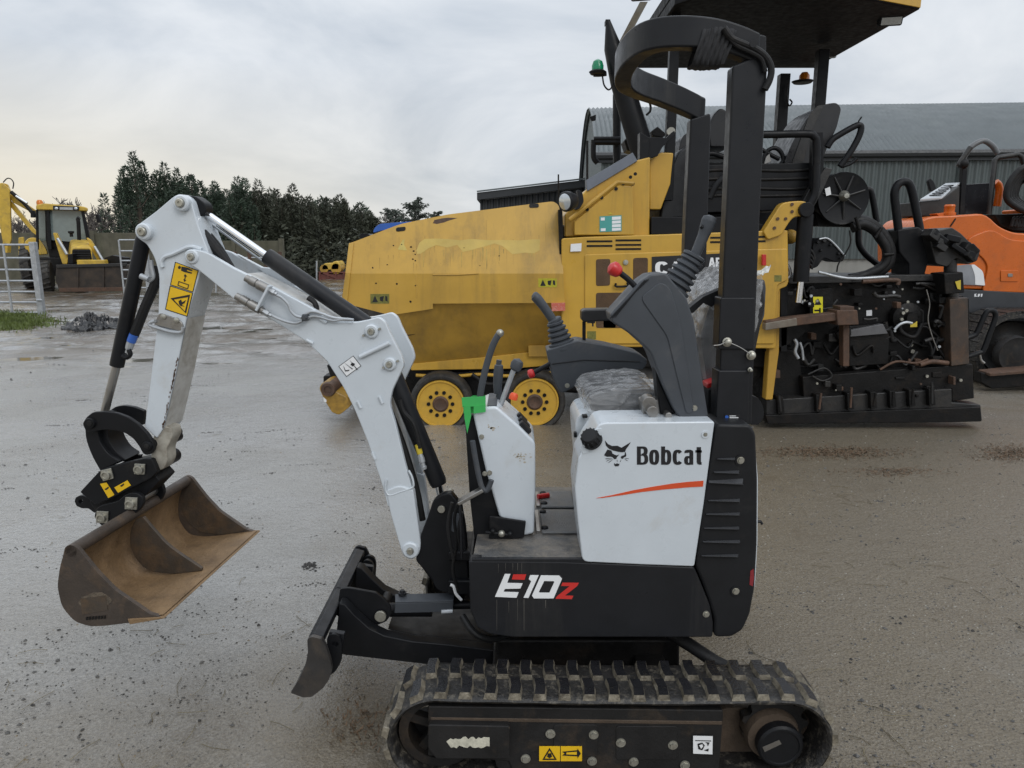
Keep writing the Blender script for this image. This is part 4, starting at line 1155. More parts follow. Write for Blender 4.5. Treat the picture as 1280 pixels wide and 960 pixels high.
# filler cap in its recess
MB().px([(726, 562), (737, 538), (752, 535), (753, 541), (736, 565), (729, 568)], HN - .0065, .004, r=2).build('filler_recess', m_white, sc_, .001)
c0, c1 = at(742, 552, HN + .012), at(734.5, 544.5, HN - .03)
d = (at(735, 543, HN - .028) - at(741.5, 551.5, HN)).normalized()
b = MB(); prof = [(0, .031), (.006, .031), (.007, .028), (.028, .025), (.033, .020), (.034, 0)]
b.lathe(at(740.5, 550.5, HN + .004), d, prof, 28)
for i in range(14):
    a_, b_ = frame(d); a = 2 * pi * i / 14; q = a_ * cos(a) + b_ * sin(a); s0 = at(740.5, 550.5, HN + .004) + q * .0275
    b.bar(s0 + d * .008, s0 + d * .028 - q * .002, .003, .004)
b.build('filler_cap', m_blackpl, sc_, ang=40)
c = at(881.5, 543, HN - .004)
MB().ring(c, c + Vector((0, -.0025, 0)), .011, .006, 20).build('washer', m_white, sc_); piece('bolt', BOLT, Matrix.Translation(c) @ Matrix.Scale(.5, 4), sc_)
# side cover print: cat head emblem, name, swoosh
def C8(pts): return [(740 + x / 8, 540 + y / 8) for x, y in pts]
EY = HN - .0052
em = flat_px([C8([(130, 85), (160, 120), (200, 140), (255, 138), (295, 158), (325, 140), (350, 125), (386, 103), (368, 135), (340, 172), (332, 197), (300, 203), (262, 198), (215, 186), (168, 166), (140, 135)]),
              C8([(155, 176), (195, 186), (205, 215), (228, 228), (250, 235), (270, 225), (262, 240), (248, 252), (245, 268), (225, 272), (205, 252), (185, 246), (150, 248), (121, 232)]),
              C8([(328, 202), (338, 205), (344, 232), (338, 247), (322, 252), (310, 267), (292, 265), (288, 250), (300, 238), (312, 238), (330, 225)]),
              C8([(222, 312), (238, 322), (252, 312), (262, 322), (272, 314), (273, 332), (262, 342), (235, 343), (224, 334)])] +
             [C8(q) for q in ([(200, 262), (145, 272), (133, 266)], [(205, 268), (160, 286), (140, 296), (160, 281)], [(212, 272), (180, 300), (160, 308), (180, 294)],
                              [(328, 262), (350, 262), (372, 268), (350, 266)], [(326, 268), (345, 278), (360, 290), (342, 282)], [(252, 275), (256, 300), (250, 290)], [(292, 278), (285, 300), (280, 296)])],
             EY).build('emblem', m_blackprint, sc_)
em['label'] = 'black cat head emblem'
def heavy(word, o, s):
    # bold condensed letters from straight bars and round-cornered rings, traced at 8 px per px
    b = MB()
    def bar(x0, y0, x1, y1): b.prism([at(o[0] + x / s, o[1] + y / s, EY) for x, y in ((x0, y0), (x1, y0), (x1, y1), (x0, y1))], (0, .0012, 0))
    def ring(x0, y0, x1, y1, t, tv, a0=0, a1=360, dy=0.0):
        cx, cy, rx, ry = (x0 + x1) / 2, (y0 + y1) / 2, (x1 - x0) / 2, (y1 - y0) / 2; n = max(6, int((a1 - a0) / 12)); P = []
        for i in range(n + 1):
            a = radians(a0 + (a1 - a0) * i / n); c, q = cos(a), sin(a); f = (abs(c) ** 2.8 + abs(q) ** 2.8) ** (-1 / 2.8)
            P.append(((cx + rx * c * f, cy + ry * q * f), (cx + (rx - t) * c * f, cy + (ry - tv) * q * f)))
        for i in range(n):
            b.prism([at(o[0] + x / s, o[1] + y / s, EY + dy) for x, y in (P[i][0], P[i + 1][0], P[i + 1][1], P[i][1])], (0, .0012, 0))
    bar(450, 145, 489, 327); ring(440, 145, 557, 237, 37, 21, -92, 92, -.0002); ring(437, 216, 562, 327, 37, 21, -92, 92, .0002)
    bar(486, 145, 505, 167); bar(486, 226, 505, 237); bar(486, 305, 505, 327)
    ring(573, 178, 672, 328, 39, 26)
    bar(692, 145, 731, 327); ring(692, 178, 793, 328, 39, 26, 0, 360, -.0002)
    ring(808, 178, 908, 328, 39, 26, 40, 320)
    bar(975, 200, 1013, 327); ring(925, 178, 1013, 240, 39, 26, 178, 350, -.0002); ring(922, 240, 1012, 329, 38, 20, 0, 360, .0002)
    bar(1048, 152, 1090, 300); bar(1035, 182, 1098, 206); ring(1050, 262, 1120, 327, 39, 26, 88, 182, -.0002); bar(1080, 303, 1097, 327)
    return b
heavy('', (740, 540), 8).build('brand_lettering', m_blackprint, sc_)
sw = C8([(40, 662), (200, 632), (400, 586), (600, 549), (800, 517), (960, 499), (1116, 488), (1111, 546), (960, 554), (700, 577), (500, 600), (300, 632), (100, 660)])
flat_px([sw], EY).build('stripe', m_redstripe, sc_)
# thin seam line between cover and skirt
MB().tube([at(724, 704, HN + .01), at(868, 710.5, HN + .01)], .003, 6).build('seam_strip', m_black, EX)

# --- floor
FZ = at(650, 701, HN + .005).z
p0, p1 = at(590, 701, HN).x, at(740, 701, HN).x
MB().prism([(p0, HN + .012, FZ - .02), (p1, HN + .012, FZ - .02), (p1, HN + .66, FZ - .02), (p0 + .02, HN + .66, FZ - .02)], (0, 0, .022)).build('floor_plate', mat('muddy_floor', (.085, .085, .085), .4, var=.3, dirt=(.26, .225, .18), damt=.6, dscale=14, bump=.2, bscale=150), EX, .003)
MB().bar((p0, HN + .008, FZ - .004), (p1, HN + .008, FZ - .004), .014, .024, (0, 1, 0)).build('floor_edge', m_cover, EX, .002)
m_mat = mat('floor_mat_rubber', (.15, .152, .155), .45, var=.15, dirt=(.20, .18, .15), damt=.4, dscale=14, bump=.5, bscale=260)
for (v0, v1) in ((669, 640), (637, 617)):
    y0 = gnd(700, v0, FZ).y; y1 = gnd(700, v1, FZ).y
    xa = gnd(676, (v0 + v1) / 2, FZ).x
    b = MB(); b.prism([Vector(q) for q in rnd3([(xa, y0, FZ + .003), (.225, y0, FZ + .003), (.225, y1, FZ + .003), (xa, y1, FZ + .003)])] if False else [Vector((xa, y0, FZ + .003)), Vector((.225, y0, FZ + .003)), Vector((.225, y1, FZ + .003)), Vector((xa, y1, FZ + .003))], (0, 0, .009))
    b.build('floor_mat', m_mat, EX, .006)
    MB().bar((xa - .012, y0 + .01, FZ + .006), (xa - .012, y1 - .01, FZ + .006), .014, .014, (1, 0, 0)).build('mat_hinge', m_steel, EX, .002)
    for yy in (y0 + .03, y1 - .03): MB().lathe((xa + .01, yy, FZ + .01), (0, 0, 1), [(0, .012), (.006, .012), (.009, .008), (.01, 0)], 14).build('mat_stud', m_black, EX)
MB().tube([gnd(672, 621, FZ + .02), gnd(686, 619, FZ + .02)], .010, 12).build('pedal_pad', m_red, EX)

# --- front console tower
TY = 2.165
tw = [(591, 518, 4), (608, 509, 4), (621, 508.5, 3), (647, 531, 3), (669, 553, 5), (669.5, 610, 0), (667.5, 667, 3), (656, 670, 2), (624, 646, 2), (607, 588, 0)]
m_towerw = m_white
tower = MB().px(tw, TY, .21, r=3).build('console_tower', m_towerw, EX, .009, seg=4)
MB().px([(581, 521), (592, 519), (608, 588), (626, 646), (640, 660), (640, 674), (593, 674), (587, 620)], TY + .02, .17).build('tower_frame', m_black, EX, .004)
# sloping top of the tower, with hatch lines and rocker pads
tp = [at(609, 508.6, TY + .012), at(621, 508.1, TY + .012), at(647, 530.4, TY + .012), at(668.5, 552, TY + .012)]
MB().prism([tp[0] + Vector((0, 0, .001)), tp[1] + Vector((0, 0, .001)), tp[1] + Vector((0, .185, .001)), tp[0] + Vector((0, .185, .001))], (0, 0, .004)).build('lever_plate', m_grey, tower, .001)
for (ua, va, ub, vb, y) in ((649, 532, 661, 545, .03), (648, 531, 660, 543.5, .075), (646, 530, 657, 541.5, .12)):
    a, c = at(ua, va, TY), at(ub, vb, TY); a.y = c.y = TY + y
    n = (c - a).cross(Vector((0, 1, 0))).normalized()
    if n.z < 0: n = -n
    MB().bar(a + n * .006, c + n * .006, .030, .016, (0, 1, 0)).build('travel_pedal', m_blackpl, tower, .004)
for (u, v) in ((602, 546), (612, 591), (606, 592)):
    piece('bolt', BOLT, Matrix.Translation(at(u, v, TY - .001)) @ Matrix.Scale(.55, 4), tower)
# mud scuffs on the tower face
rs = random.Random(9)
for (cu, cv, su, sv, n) in ((650, 571, 9, 4.5, 24), (615, 535, 5, 3, 12)):
    polys = []
    for i in range(n):
        u, v = cu + rs.gauss(0, su * .6), cv + rs.gauss(0, sv * .7); r = rs.uniform(.5, 1.6)
        polys.append([(u + r * cos(a) * rs.uniform(.6, 1.5), v + r * sin(a) * rs.uniform(.5, 1)) for a in [2 * pi * j / 6 for j in range(6)]])
    flat_px(polys, TY - .0008, th=.0008).build('mud_scuff', mat('dried_mud', (.42, .37, .29), .8, var=.1), tower)
# levers
def lever(name, pts, Y, r, mt, parent=EX, n=12, ys=None):
    P = [at(u, v, Y + (ys[i] if ys else 0)) for i, (u, v) in enumerate(pts)]
    return MB().tube(cr(P, 5), r, n).build(name, mt, parent, ang=60)
lever('blade_lever', [(599, 520), (600, 497), (604, 474), (610, 450), (616, 432), (621, 422), (625, 416)], TY + .03, [.0105] * 31, m_grey)
MB().sph(at(625, 416.5, TY + .03), .0125).build('lever_cap', m_zinc, EX)
lever('travel_lever', [(620, 508), (624, 490), (622, 470), (624, 450)], TY + .13, .009, m_grey)
MB().lathe(at(621.5, 492, TY + .13), at(624, 449, TY + .13) - at(621.5, 492, TY + .13), [(0, .011), (.02, .014), (.07, .0165), (.095, .014), (.105, 0)], 16).build('lever_grip', m_grey, EX)
lever('travel_lever', [(626, 506), (634, 484), (643, 460)], TY + .08, .0085, m_galv)
d = at(648.5, 448, TY + .08) - at(643, 461, TY + .08)
MB().lathe(at(643, 463, TY + .08), d, [(0, .012), (.006, .018), (.022, .0205), (.034, .016), (.042, 0)], 20).build('lever_knob', m_grey, EX)
MB().lathe(at(641, 499, TY + .04), (.3, 0, 1), [(0, .014), (.014, .014), (.02, .010), (.021, 0)], 16).build('lock_knob', mat('orange_red_cap', (.75, .09, .02), .35), EX)
# grab bar and swing pedal
lever('grab_bar', [(590.5, 551), (594, 572), (598, 593), (602, 608), (607, 613.5), (611, 609), (614.5, 600)], TY - .03, .0085, m_grey)
MB().bar(at(573, 628, TY - .03), at(604, 611, TY - .03), .04, .012, (0, 1, 0)).build('boom_swing_pedal', m_steel, EX, .003)
MB().bar(at(575, 626, TY - .028), at(577.5, 696, TY - .02), .03, .006, (0, 1, 0)).build('guard_plate', m_cover, EX, .002)
# bracket and ball fittings below the tower
bp = MB().px([(612, 645), (657.5, 652), (655, 672), (645, 674), (611, 674)], TY - .02, .01).build('pedal_bracket', m_black, EX, .003)
for (u, v, r) in ((627, 667, .0115), (616, 664, .0085), (637.5, 667.5, .009)):
    MB().sph(at(u, v, TY - .03), r).build('ball_stud', m_zinc if r > .01 else m_black, bp)
MB().tube([at(607, 665, TY - .03), at(640, 669, TY - .03)], .0045, 8).build('linkage_rod', m_black, bp)

# --- near control console (tilted up)
CY = 2.045
con = [(763, 393, 2), (800, 352, 3), (813, 343, 3), (832, 341, 4), (858, 371, 3), (868, 402, 6), (873, 440, 6), (886, 522, 4), (852, 525.5, 4), (842, 512, 3), (827, 478, 6), (813, 440, 8), (787, 417, 8), (765, 403, 3)]
nc = MB().px(con, CY, .115, r=4).build('control_console', m_grey, EX, .012, seg=4, label='near control console tilted upward')
MB().px([(800, 372), (826, 352), (838, 360), (850, 400), (858, 450), (868, 515), (858, 518), (846, 470), (834, 420), (816, 395)], CY - .0035, .006, r=8).build('raised_panel', m_grey, nc, .003)
for o in (-.0, 4, 8):
    MB().tube([at(762.5 + o * .8, 398 - o * .2, CY - .002), at(789 + o * .6, 370 - o * .6, CY - .002), at(806 + o * .6, 350 - o * .1, CY - .002)], .0016, 5).build('trim_line', m_blackpl, nc)
piece('bolt', BOLT, Matrix.Translation(at(868, 510, CY - .001)) @ Matrix.Scale(.6, 4), nc)
MB().px([(818, 450), (826, 480), (842, 515), (842, 528), (826, 522), (822, 490)], CY + .03, .06).build('console_arm', m_black, EX, .004)
# hinge and fittings at the console foot
for (u, v, r, y) in ((812, 505, .022, .02), (816, 515, .017, -.005), (836, 520, .010, -.01)):
    c = at(u, v, CY + y); MB().cyl(c, c + Vector((0, .05, 0)), r, n=20).build('hinge_pin', m_steel, EX, .002)
MB().px([(800, 500), (826, 500), (830, 527), (806, 524)], CY + .04, .05, r=4).build('hinge_bracket', m_steel, EX, .003)
def gaiter(base, tip, r0, r1, n, parent, name='gaiter'):
    d = tip - base; L = d.length; prof = []
    for i in range(n):
        t = i / n; r = r0 + (r1 - r0) * t
        prof += [(L * t, r * .80), (L * (t + .25 / n), r), (L * (t + .62 / n), r), (L * (t + .82 / n), r * .80)]
    prof += [(L, r1 * .8), (L * 1.01, 0)]
    return MB().lathe(base, d, [(0, 0)] + prof, 28).build(name, m_grey, parent, ang=30)
JY = CY + .05
gaiter(at(840, 363, JY), at(867, 322, JY), .050, .031, 6, nc)
c = at(866, 323, JY); d = at(872, 313, JY) - c
MB().lathe(c, d, [(0, .030), (.003, .034), (.010, .034), (.013, .028), (.014, 0)], 28).build('gaiter_ring', m_grey, nc)
def grip(pts, Y, rad, parent, ys=None):
    P = cr([at(u, v, Y) for u, v in pts], 6); n = len(P)
    rr = [rad[0] + 0 for _ in P]
    m = len(rad) - 1
    for i in range(n):
        t = i / (n - 1) * m; a = min(int(t), m - 1); rr[i] = rad[a] + (rad[a + 1] - rad[a]) * (t - a)
    return MB().tube(P, rr, 18).build('joystick_grip', m_grey, parent, ang=70)
grip([(869, 319), (875, 305), (881, 290), (885, 279), (887.5, 272.5), (888.6, 269.5)], JY, [.0150, .0160, .0165, .0200, .0215, .019, .008], nc)
MB().cyl(at(878, 284, JY - .012), at(875.5, 282.5, JY - .012), .006, n=12).build('thumb_button', m_blackpl, nc)
# red safety lever
lever('safety_lever', [(796, 360), (785, 349), (775, 341)], CY + .02, .0085, m_black, nc)
d = at(763, 333, CY + .02) - at(775, 342, CY + .02)
MB().lathe(at(775.5, 342, CY + .02), d, [(0, .010), (.005, .0165), (.022, .0215), (.032, .0195), (.040, .008), (.041, 0)], 20).build('safety_knob', m_red, nc)

# --- far control console
FY = 2.57
fc = MB().px([(683, 438, 2), (722, 425.5, 3), (760, 432, 0), (797, 441, 3), (810, 450, 4), (806, 461, 4), (770, 466, 0), (738, 473, 6), (703, 492, 5), (698, 488, 2), (689, 467, 3)], FY, .12, r=3).build('control_console', m_grey, EX, .012, seg=3, label='far control console lying level')
MB().tube([at(690, 455, FY - .002), at(730, 450, FY - .002), at(800, 452, FY - .002)], .002, 5).build('trim_line', m_blackpl, fc)
piece('bolt', BOLT, Matrix.Translation(at(709, 482, FY - .001)) @ Matrix.Scale(.6, 4), fc)
gaiter(at(704, 437, FY + .05), at(693, 401, FY + .05), .052, .027, 6, fc)
grip([(692, 402), (687, 394), (680, 384), (673, 375), (668, 370), (665.5, 368.5)], FY + .05, [.016, .0165, .0165, .0175, .0185, .017, .008], fc)
MB().lathe(at(694, 402, FY + .05), at(690, 395, FY + .05) - at(694, 402, FY + .05), [(0, .027), (.008, .027), (.014, .018), (.015, 0)], 24).build('gaiter_ring', m_grey, fc)
lever('safety_lever', [(687, 455), (676, 461), (668, 466)], FY - .01, .0085, m_black, fc)
d = at(660, 468.5, FY - .01) - at(668, 466, FY - .01)
MB().lathe(at(668, 466, FY - .01), d, [(0, .010), (.004, .0155), (.014, .0175), (.022, .015), (.027, 0)], 18).build('safety_knob', m_red, fc)
ar = MB().px([(727, 389), (731, 387), (763, 386), (768, 390), (764, 401), (730, 403), (727, 400)], FY + .02, .07, r=2).build('arm_rest', m_vinyl, EX, .01, seg=3)
MB().bar(at(730, 402, FY + .05), at(730, 430, FY + .05), .012, .012).build('arm_rest_post', m_black, ar)

# --- seat
sy0 = 2.18
MB().px([(737, 504, 5), (750, 496, 5), (785, 492, 8), (822, 491, 4), (826, 506, 4), (800, 524, 6), (752, 527, 6), (740, 518, 6)], sy0 + .02, .34, r=5).build('seat_cushion', m_vinyl, EX, .03, seg=4)
MB().px([(884, 480, 6), (876, 420, 8), (888, 378, 10), (905, 352, 10), (936, 340, 8), (952, 352, 8), (957, 380, 8), (950, 410, 6), (938, 470, 8), (920, 520, 6)], sy0 + .06, .34, r=8).build('seat_back', m_vinyl, EX, .03, seg=4)
MB().px([(948, 352, 3), (956, 349, 3), (958, 360, 3), (956, 395, 3), (951, 408, 3), (944, 408, 3)], sy0 + .10, .26, r=4).build('seat_shell', m_grey, EX, .01)
# arm rest of the near side of the seat
MB().px([(858, 388, 2), (879, 371, 2), (904, 360, 3), (906, 371, 3), (890, 384, 2), (880, 378, 2), (866, 392, 2)], sy0 - .02, .045, r=2).build('arm_rest', m_blackpl, EX, .004)
MB().px([(884, 480), (896, 476), (897, 482), (884, 486)], sy0 - .02, .06).build('seat_belt_buckle', m_red, EX, .003)
MB().px([(886, 486), (899, 482), (900, 526), (886, 526)], sy0 - .03, .12).build('rear_hood', m_black, EX, .006)

# --- roll bar
RY, RYF = 2.065, 2.62
def post(Y, th, name, pts, label=None):
    return MB().px(pts, Y, th).build(name, m_cover, EX, .006, label=label)
post(RY, .055, 'roll_bar_post', [(916, 82), (956, 66), (960, 80), (951, 250), (942, 470), (940, 531), (897, 531), (900, 470), (905, 330)], 'near roll bar post')
MB().px([(901, 372), (944, 372), (943, 437), (898, 437)], RY - .006, .067).build('post_sleeve', m_cover, EX, .004)
MB().px([(898, 463), (938, 463), (936, 529), (895, 528)], RY - .008, .071).build('post_socket', m_cover, EX, .005)
MB().px([(863, 149), (888, 141), (889, 150), (884, 300), (881, 420), (853, 420), (856, 300)], RYF, .055).build('roll_bar_post', m_cover, EX, .006, label='far roll bar post')
MB().px([(853, 400), (881, 400), (879, 520), (850, 520)], RYF - .004, .063).build('post_socket', m_cover, EX, .005)
def hoop():
    zc0 = at(938, 61, RY).z
    ctr = [(946, 64, .027), (925, 55, .027), (895, 46, .027), (860, 42, .030), (825, 43.5, .05), (802, 52, .10), (786, 68, .18), (779, 84, .27), (782, 96, .35), (796, 105, .43), (822, 114.5, .51), (848, 125, .56), (868, 134, .582), (880, 139, .582)]
    path = cr([at(u, v, RY + d) for u, v, d in ctr], 4)
    out = []
    n = len(path)
    for i, p in enumerate(path):
        d = (path[min(i + 1, n - 1)] - path[max(i - 1, 0)]).normalized(); side = Vector((-d.y, d.x, 0)).normalized()
        z = p.z; p = Vector((p.x, p.y, 0))
        hw, hh = .026, .040
        out.append([p + side * s * hw + Vector((0, 0, z + t * hh)) for s, t in ((-1, -1), (1, -1), (1, 1), (-1, 1))])
    b = MB(); vs = [v for r in out for v in r]
    fs = [(i * 4 + j, i * 4 + (j + 1) % 4, (i + 1) * 4 + (j + 1) % 4, (i + 1) * 4 + j) for i in range(n - 1) for j in range(4)]
    fs += [(0, 1, 2, 3)[::-1], tuple((n - 1) * 4 + j for j in range(4))]
    b.add(vs, fs); h = b.build('roll_bar_hoop', m_cover, EX, .006, ang=40)
    # cloth sleeve wrapped on the near leg of the hoop, gathered in folds
    z = zc0 + .012
    x0, x1 = at(872, 45, RY).x, at(914, 45, RY).x
    rows = []
    for i in range(22):
        t = i / 21; x = x0 + (x1 - x0) * t; row = []
        for j in range(25):
            a = 2 * pi * j / 24
            f = .034 + .004 * sin(i * 1.9 + 2 * sin(a * 2)) + .003 * noise.noise((i * .5, a, 1))
            hh = .047 + .006 * sin(pi * t) * (1.3 if sin(a) > 0 else .6) + .003 * noise.noise((i * .6, a * 2, 4))
            ca, sa = cos(a), sin(a); q = max(abs(ca), abs(sa)) ** .75
            row.append(Vector((x + .035 * (sa * .5) , RY + .027 + f * ca / q, z - .008 + (hh * sa / q))))
        rows.append(row)
    MB().sheet(rows).build('cloth_sleeve', mat('black_cloth', (.018, .018, .020), .75, var=.2, bump=.3, bscale=500), h, ang=80)
    # cable and strap running from the sleeve over the post head
    lamp = [(905, 35), (915, 48), (930, 55), (946, 62), (958, 72), (964, 86), (962, 100), (956, 112)]
    MB().tube(cr([at(u, v, RY - .012) for u, v in lamp], 5), .009, 10).build('lamp_cable', m_rubber, h)
    MB().tube(cr([at(u, v, RY - .012) for u, v in ((906, 40), (920, 56), (940, 66), (952, 74), (957, 90))], 5), .006, 8).build('lamp_cable', m_rubber, h)
    MB().px([(908, 31), (958, 45), (958, 66), (938, 58), (918, 46)], RY + .02, .03).build('head_plate', m_cover, h, .003)
    c = at(940, 56, RY - .01); MB().cyl(c, c + Vector((0, -.012, 0)), .010, n=12).build('cable_clip', m_blackpl, h)
    c = at(796, 72, 2.38); piece('bolt', BOLT, Matrix.Translation(c) @ Rz(-.6) @ Matrix.Scale(.9, 4), h)
    return h
hoop()
# lock pins joined by a wire, and the small dealer sticker
for (u, v) in ((908.5, 427.5), (938.5, 444), (937, 462)):
    c = at(u, v, RY - .009); r = .0125 if v < 460 else .006
    MB().lathe(c, (0, -1, 0), [(0, r * 1.1), (.004, r * 1.1), (.005, r * .8), (.016, r * .75), (.018, r * .45), (.0185, 0)], 18).build('lock_pin', m_zinc, EX)
MB().tube(cr([at(u, v, RY - .02) for u, v in ((892, 432), (900, 431), (908, 428), (918, 431), (928, 436), (938, 443))], 4), .0016, 5).build('pin_wire', m_steel, EX)
st = flat_px([[(906, 518), (925, 518), (925, 527.5), (906, 527.5)]], RY - .0098).build('dealer_sticker', m_blackprint, EX)
flat_px([[(908.5 + 2.2 * cos(a), 521.4 + 2.2 * sin(a)) for a in [2 * pi * i / 12 for i in range(12)]]], RY - .0112).build('print', m_blue, st)
flat_px([[(912, 519.6), (920, 519.6), (920, 520.4), (912, 520.4)], [(912, 521.6), (923, 521.6), (923, 522.6), (912, 522.6)], [(908, 525.4), (922, 525.4), (922, 526), (908, 526)]], RY - .0112).build('print', m_whiteprint, st)
# exhaust/tail bump behind the post
MB().px([(938, 494, 2), (948, 497, 8), (955, 510, 8), (955, 522, 8), (948, 531, 3), (938, 531, 2)], RY + .1, .12, r=6).build('rear_handle', m_blackpl, EX, .012, seg=3)
MB().px([(912, 390), (926, 386), (930, 480), (940, 520), (918, 528)], RY + .20, .05).build('seat_frame', m_black, EX, .004)

# --- boom swing casting
KB = -.09
sw_ = [(541, 626, 4), (552, 618, 3), (563, 616, 4), (576, 632, 4), (581, 660, 3), (586, 720, 3), (582, 745, 3), (554, 741, 3), (545, 737, 4), (540, 724, 6), (519, 701, 4), (526, 668, 4), (535, 645, 3)]
for (dy, th) in ((0, .035), (.125, .035)):
    MB().px(sw_, 2.215 + dy, th, KB, r=3).build('swing_casting', m_black, EX, .006)
MB().px([(527, 672), (576, 690), (582, 745), (548, 738), (520, 701)], 2.25, .07, KB).build('casting_web', m_black, EX, .006)
for (z0, z1) in ((690, 702), (726, 744)):
    MB().px([(560, z0), (592, z0), (592, z1), (560, z1)], 2.195, .18, KB).build('pivot_lug', m_black, EX, .006)
MB().cyl(at(572, 690, 2.29), at(573, 748, 2.29), .022, n=20).build('king_post', m_black, EX)
for (u, v) in ((552, 636),):
    c = at(u, v, 2.215, KB); n = away(KB); MB().cyl(c - n * .008, c + n * .17, .0125, n=20).build('pivot_pin', m_zinc, EX, .001)
MB().px([(566, 640), (574, 642), (574, 668), (564, 664)], 2.211, .01, KB, r=2).build('casting_rib', m_grey, EX, .002)
for i, pts in enumerate((((572, 630), (568, 650), (571, 680), (566, 712), (573, 738)), ((578, 640), (573, 665), (577, 690)), ((565, 628), (560, 660), (567, 700)))):
    MB().tube(cr([at(u, v, 2.18 - .008 * i) for u, v in pts], 5), .0055, 8).build('hydraulic_hose', m_rubber, EX)

# --- boom, arm, cylinders, quick hitch, bucket: one swung plane
BN = 2.215; BT = .178; nb = away(KB)
boom_o = [(240, 311, 2), (258, 315, 6), (291, 334.5, 2), (345, 361, 3), (392, 386, 6), (405, 396, 6), (417, 402, 6), (446, 402.5, 6), (463, 399, 8), (473, 396, 4), (481.5, 402, 4), (487, 415.5, 4), (502, 445, 4), (505, 457, 4), (500, 468, 6), (490, 488.5, 6), (487, 506, 6), (494, 529, 4), (507, 582, 4), (516, 612, 3), (519, 630, 3), (514, 640, 3), (484, 633, 3), (479, 611, 3), (460, 554, 4), (443.5, 513, 6), (430, 486, 6), (408, 451, 6), (381, 426, 8), (341, 401, 6), (291, 373, 4), (247, 337, 3), (236, 330, 3), (232, 320, 3)]
PT = .020
boom = MB().px(boom_o, BN, PT, KB, r=4).build('boom', m_white, EX, .004)
MB().prism([at(p[0], p[1], BN, KB) + nb * (BT - PT) for p in rnd(boom_o, 4)], nb * PT).build('boom_side_plate', m_white, boom, .004)
core = [(300, 342, 2), (345, 364, 3), (392, 389, 6), (416, 405, 6), (446, 408, 6), (452, 410, 6), (466, 440, 4), (474, 480, 4), (480, 506, 6), (488, 531, 4), (503, 590, 4), (513, 628, 3), (486, 630, 3), (480, 610, 3), (462, 556, 4), (446, 513, 6), (431, 484, 6), (410, 450, 6), (383, 424, 8), (341, 398, 6), (305, 376, 4)]
MB().prism([at(p[0], p[1], BN, KB) + nb * (PT - .002) for p in rnd(core, 4)], nb * (BT - 2 * PT + .004)).build('boom_core', m_white_worn, boom)
# raised shoulder of the far plate seen above the top edge
MB().prism([at(u, v, BN, KB) + nb * (BT - PT) for u, v in ((266, 318), (300, 336), (318, 338), (330, 346), (345, 361), (300, 345))], nb * (PT - .001)).build('boom_rib', m_white, boom, .003)
# fork end at the arm pivot
def boss(u, v, off, r, t, parent, mt=m_white, pin=True, pr=.5, plane=BN):
    c = at(u, v, plane, KB) - nb * off
    MB().lathe(c + nb * .004, -nb, [(0, r), (t, r), (t + .004, r - .004), (t + .004, r * pr * 1.05), (t + .001, r * pr), (0, r * pr * .9)], 32).build('pin_boss', mt, parent, ang=40)
    if pin:
        MB().lathe(c, -nb, [(0, r * pr), (t + .006, r * pr), (t + .009, r * pr * .8), (t + .009, r * pr * .35), (t + .006, r * pr * .3), (t + .006, 0)], 24).build('pivot_pin', m_zinc, parent, ang=40)
boss(240, 321, 0, .0235, .006, boom)
boss(465, 414, 0, .0225, .010, boom)
boss(487.5, 455, 0, .0215, .010, boom)
c = at(240, 321, BN, KB); 
# foot of the boom
foot = [(483, 612, 3), (500, 606, 6), (517, 612, 3), (521, 640, 6), (526.5, 680, 6), (524, 693, 8), (514, 700, 8), (504, 694, 8), (500.5, 683, 6), (488, 640, 4)]
for (q, t) in ((-.006, .03), (BT - .024, .03)):
    MB().prism([at(p[0], p[1], BN, KB) + nb * q for p in rnd(foot, 4)], nb * t).build('boom_foot', m_white, boom, .005)
boss(514, 686.5, .006, .0285, .008, boom, pr=.42)
# weld line between boom and foot
MB().tube(cr([at(u, v, BN - .004, KB) for u, v in ((483, 600), (482, 612), (487, 619), (500, 615), (512, 611), (517, 607), (515, 596), (511, 588))], 4), .0035, 6).build('weld_bead', m_white, boom)
# rib handle between the two bosses, plates and small weld nubs
MB().tube([at(450, 446, BN - .006, KB), at(487, 428.5, BN - .006, KB)], .0075, 10).build('stiffening_rib', m_white, boom)
for (u, v, a) in ((404, 401, .5), (387, 427, .5), (449, 506, 1.2), (476, 500, 1.2), (467, 570, 1.2)):
    c = at(u, v, BN - .003, KB); d = Vector((cos(a), 0, -sin(a))) * .012
    MB().tube([c - d, c + d], .005, 8).build('weld_nub', m_white, boom)
for (u, v) in ((455, 419), (475, 411), (480, 459), (497.5, 451)):
    c = at(u, v, BN - .002, KB); MB().cyl(c, c - nb * .01, .004, n=8).build('grease_nipple', m_zinc, boom)
pl = MB().px([(423, 458), (441.5, 444.5), (451.5, 457.5), (433, 471)], BN - .0015, .002, KB).build('pattern_plate', m_blackprint, boom)
MB().px([(424, 458.2), (441.3, 445.5), (450.5, 457.4), (433.2, 470)], BN - .0022, .001, KB).build('plate_face', m_whiteprint, pl)
flat_px([[(429, 457), (432, 463), (437, 462), (436, 463.4), (431.5, 464.4)], [(431, 454), (441, 461), (440.4, 461.8)], [(438, 456), (440, 453), (444, 455), (441, 458)], [(437, 450), (447, 462), (446.2, 462.6)]], BN - .0036, KB, .0008).build('print', m_blackprint, pl)
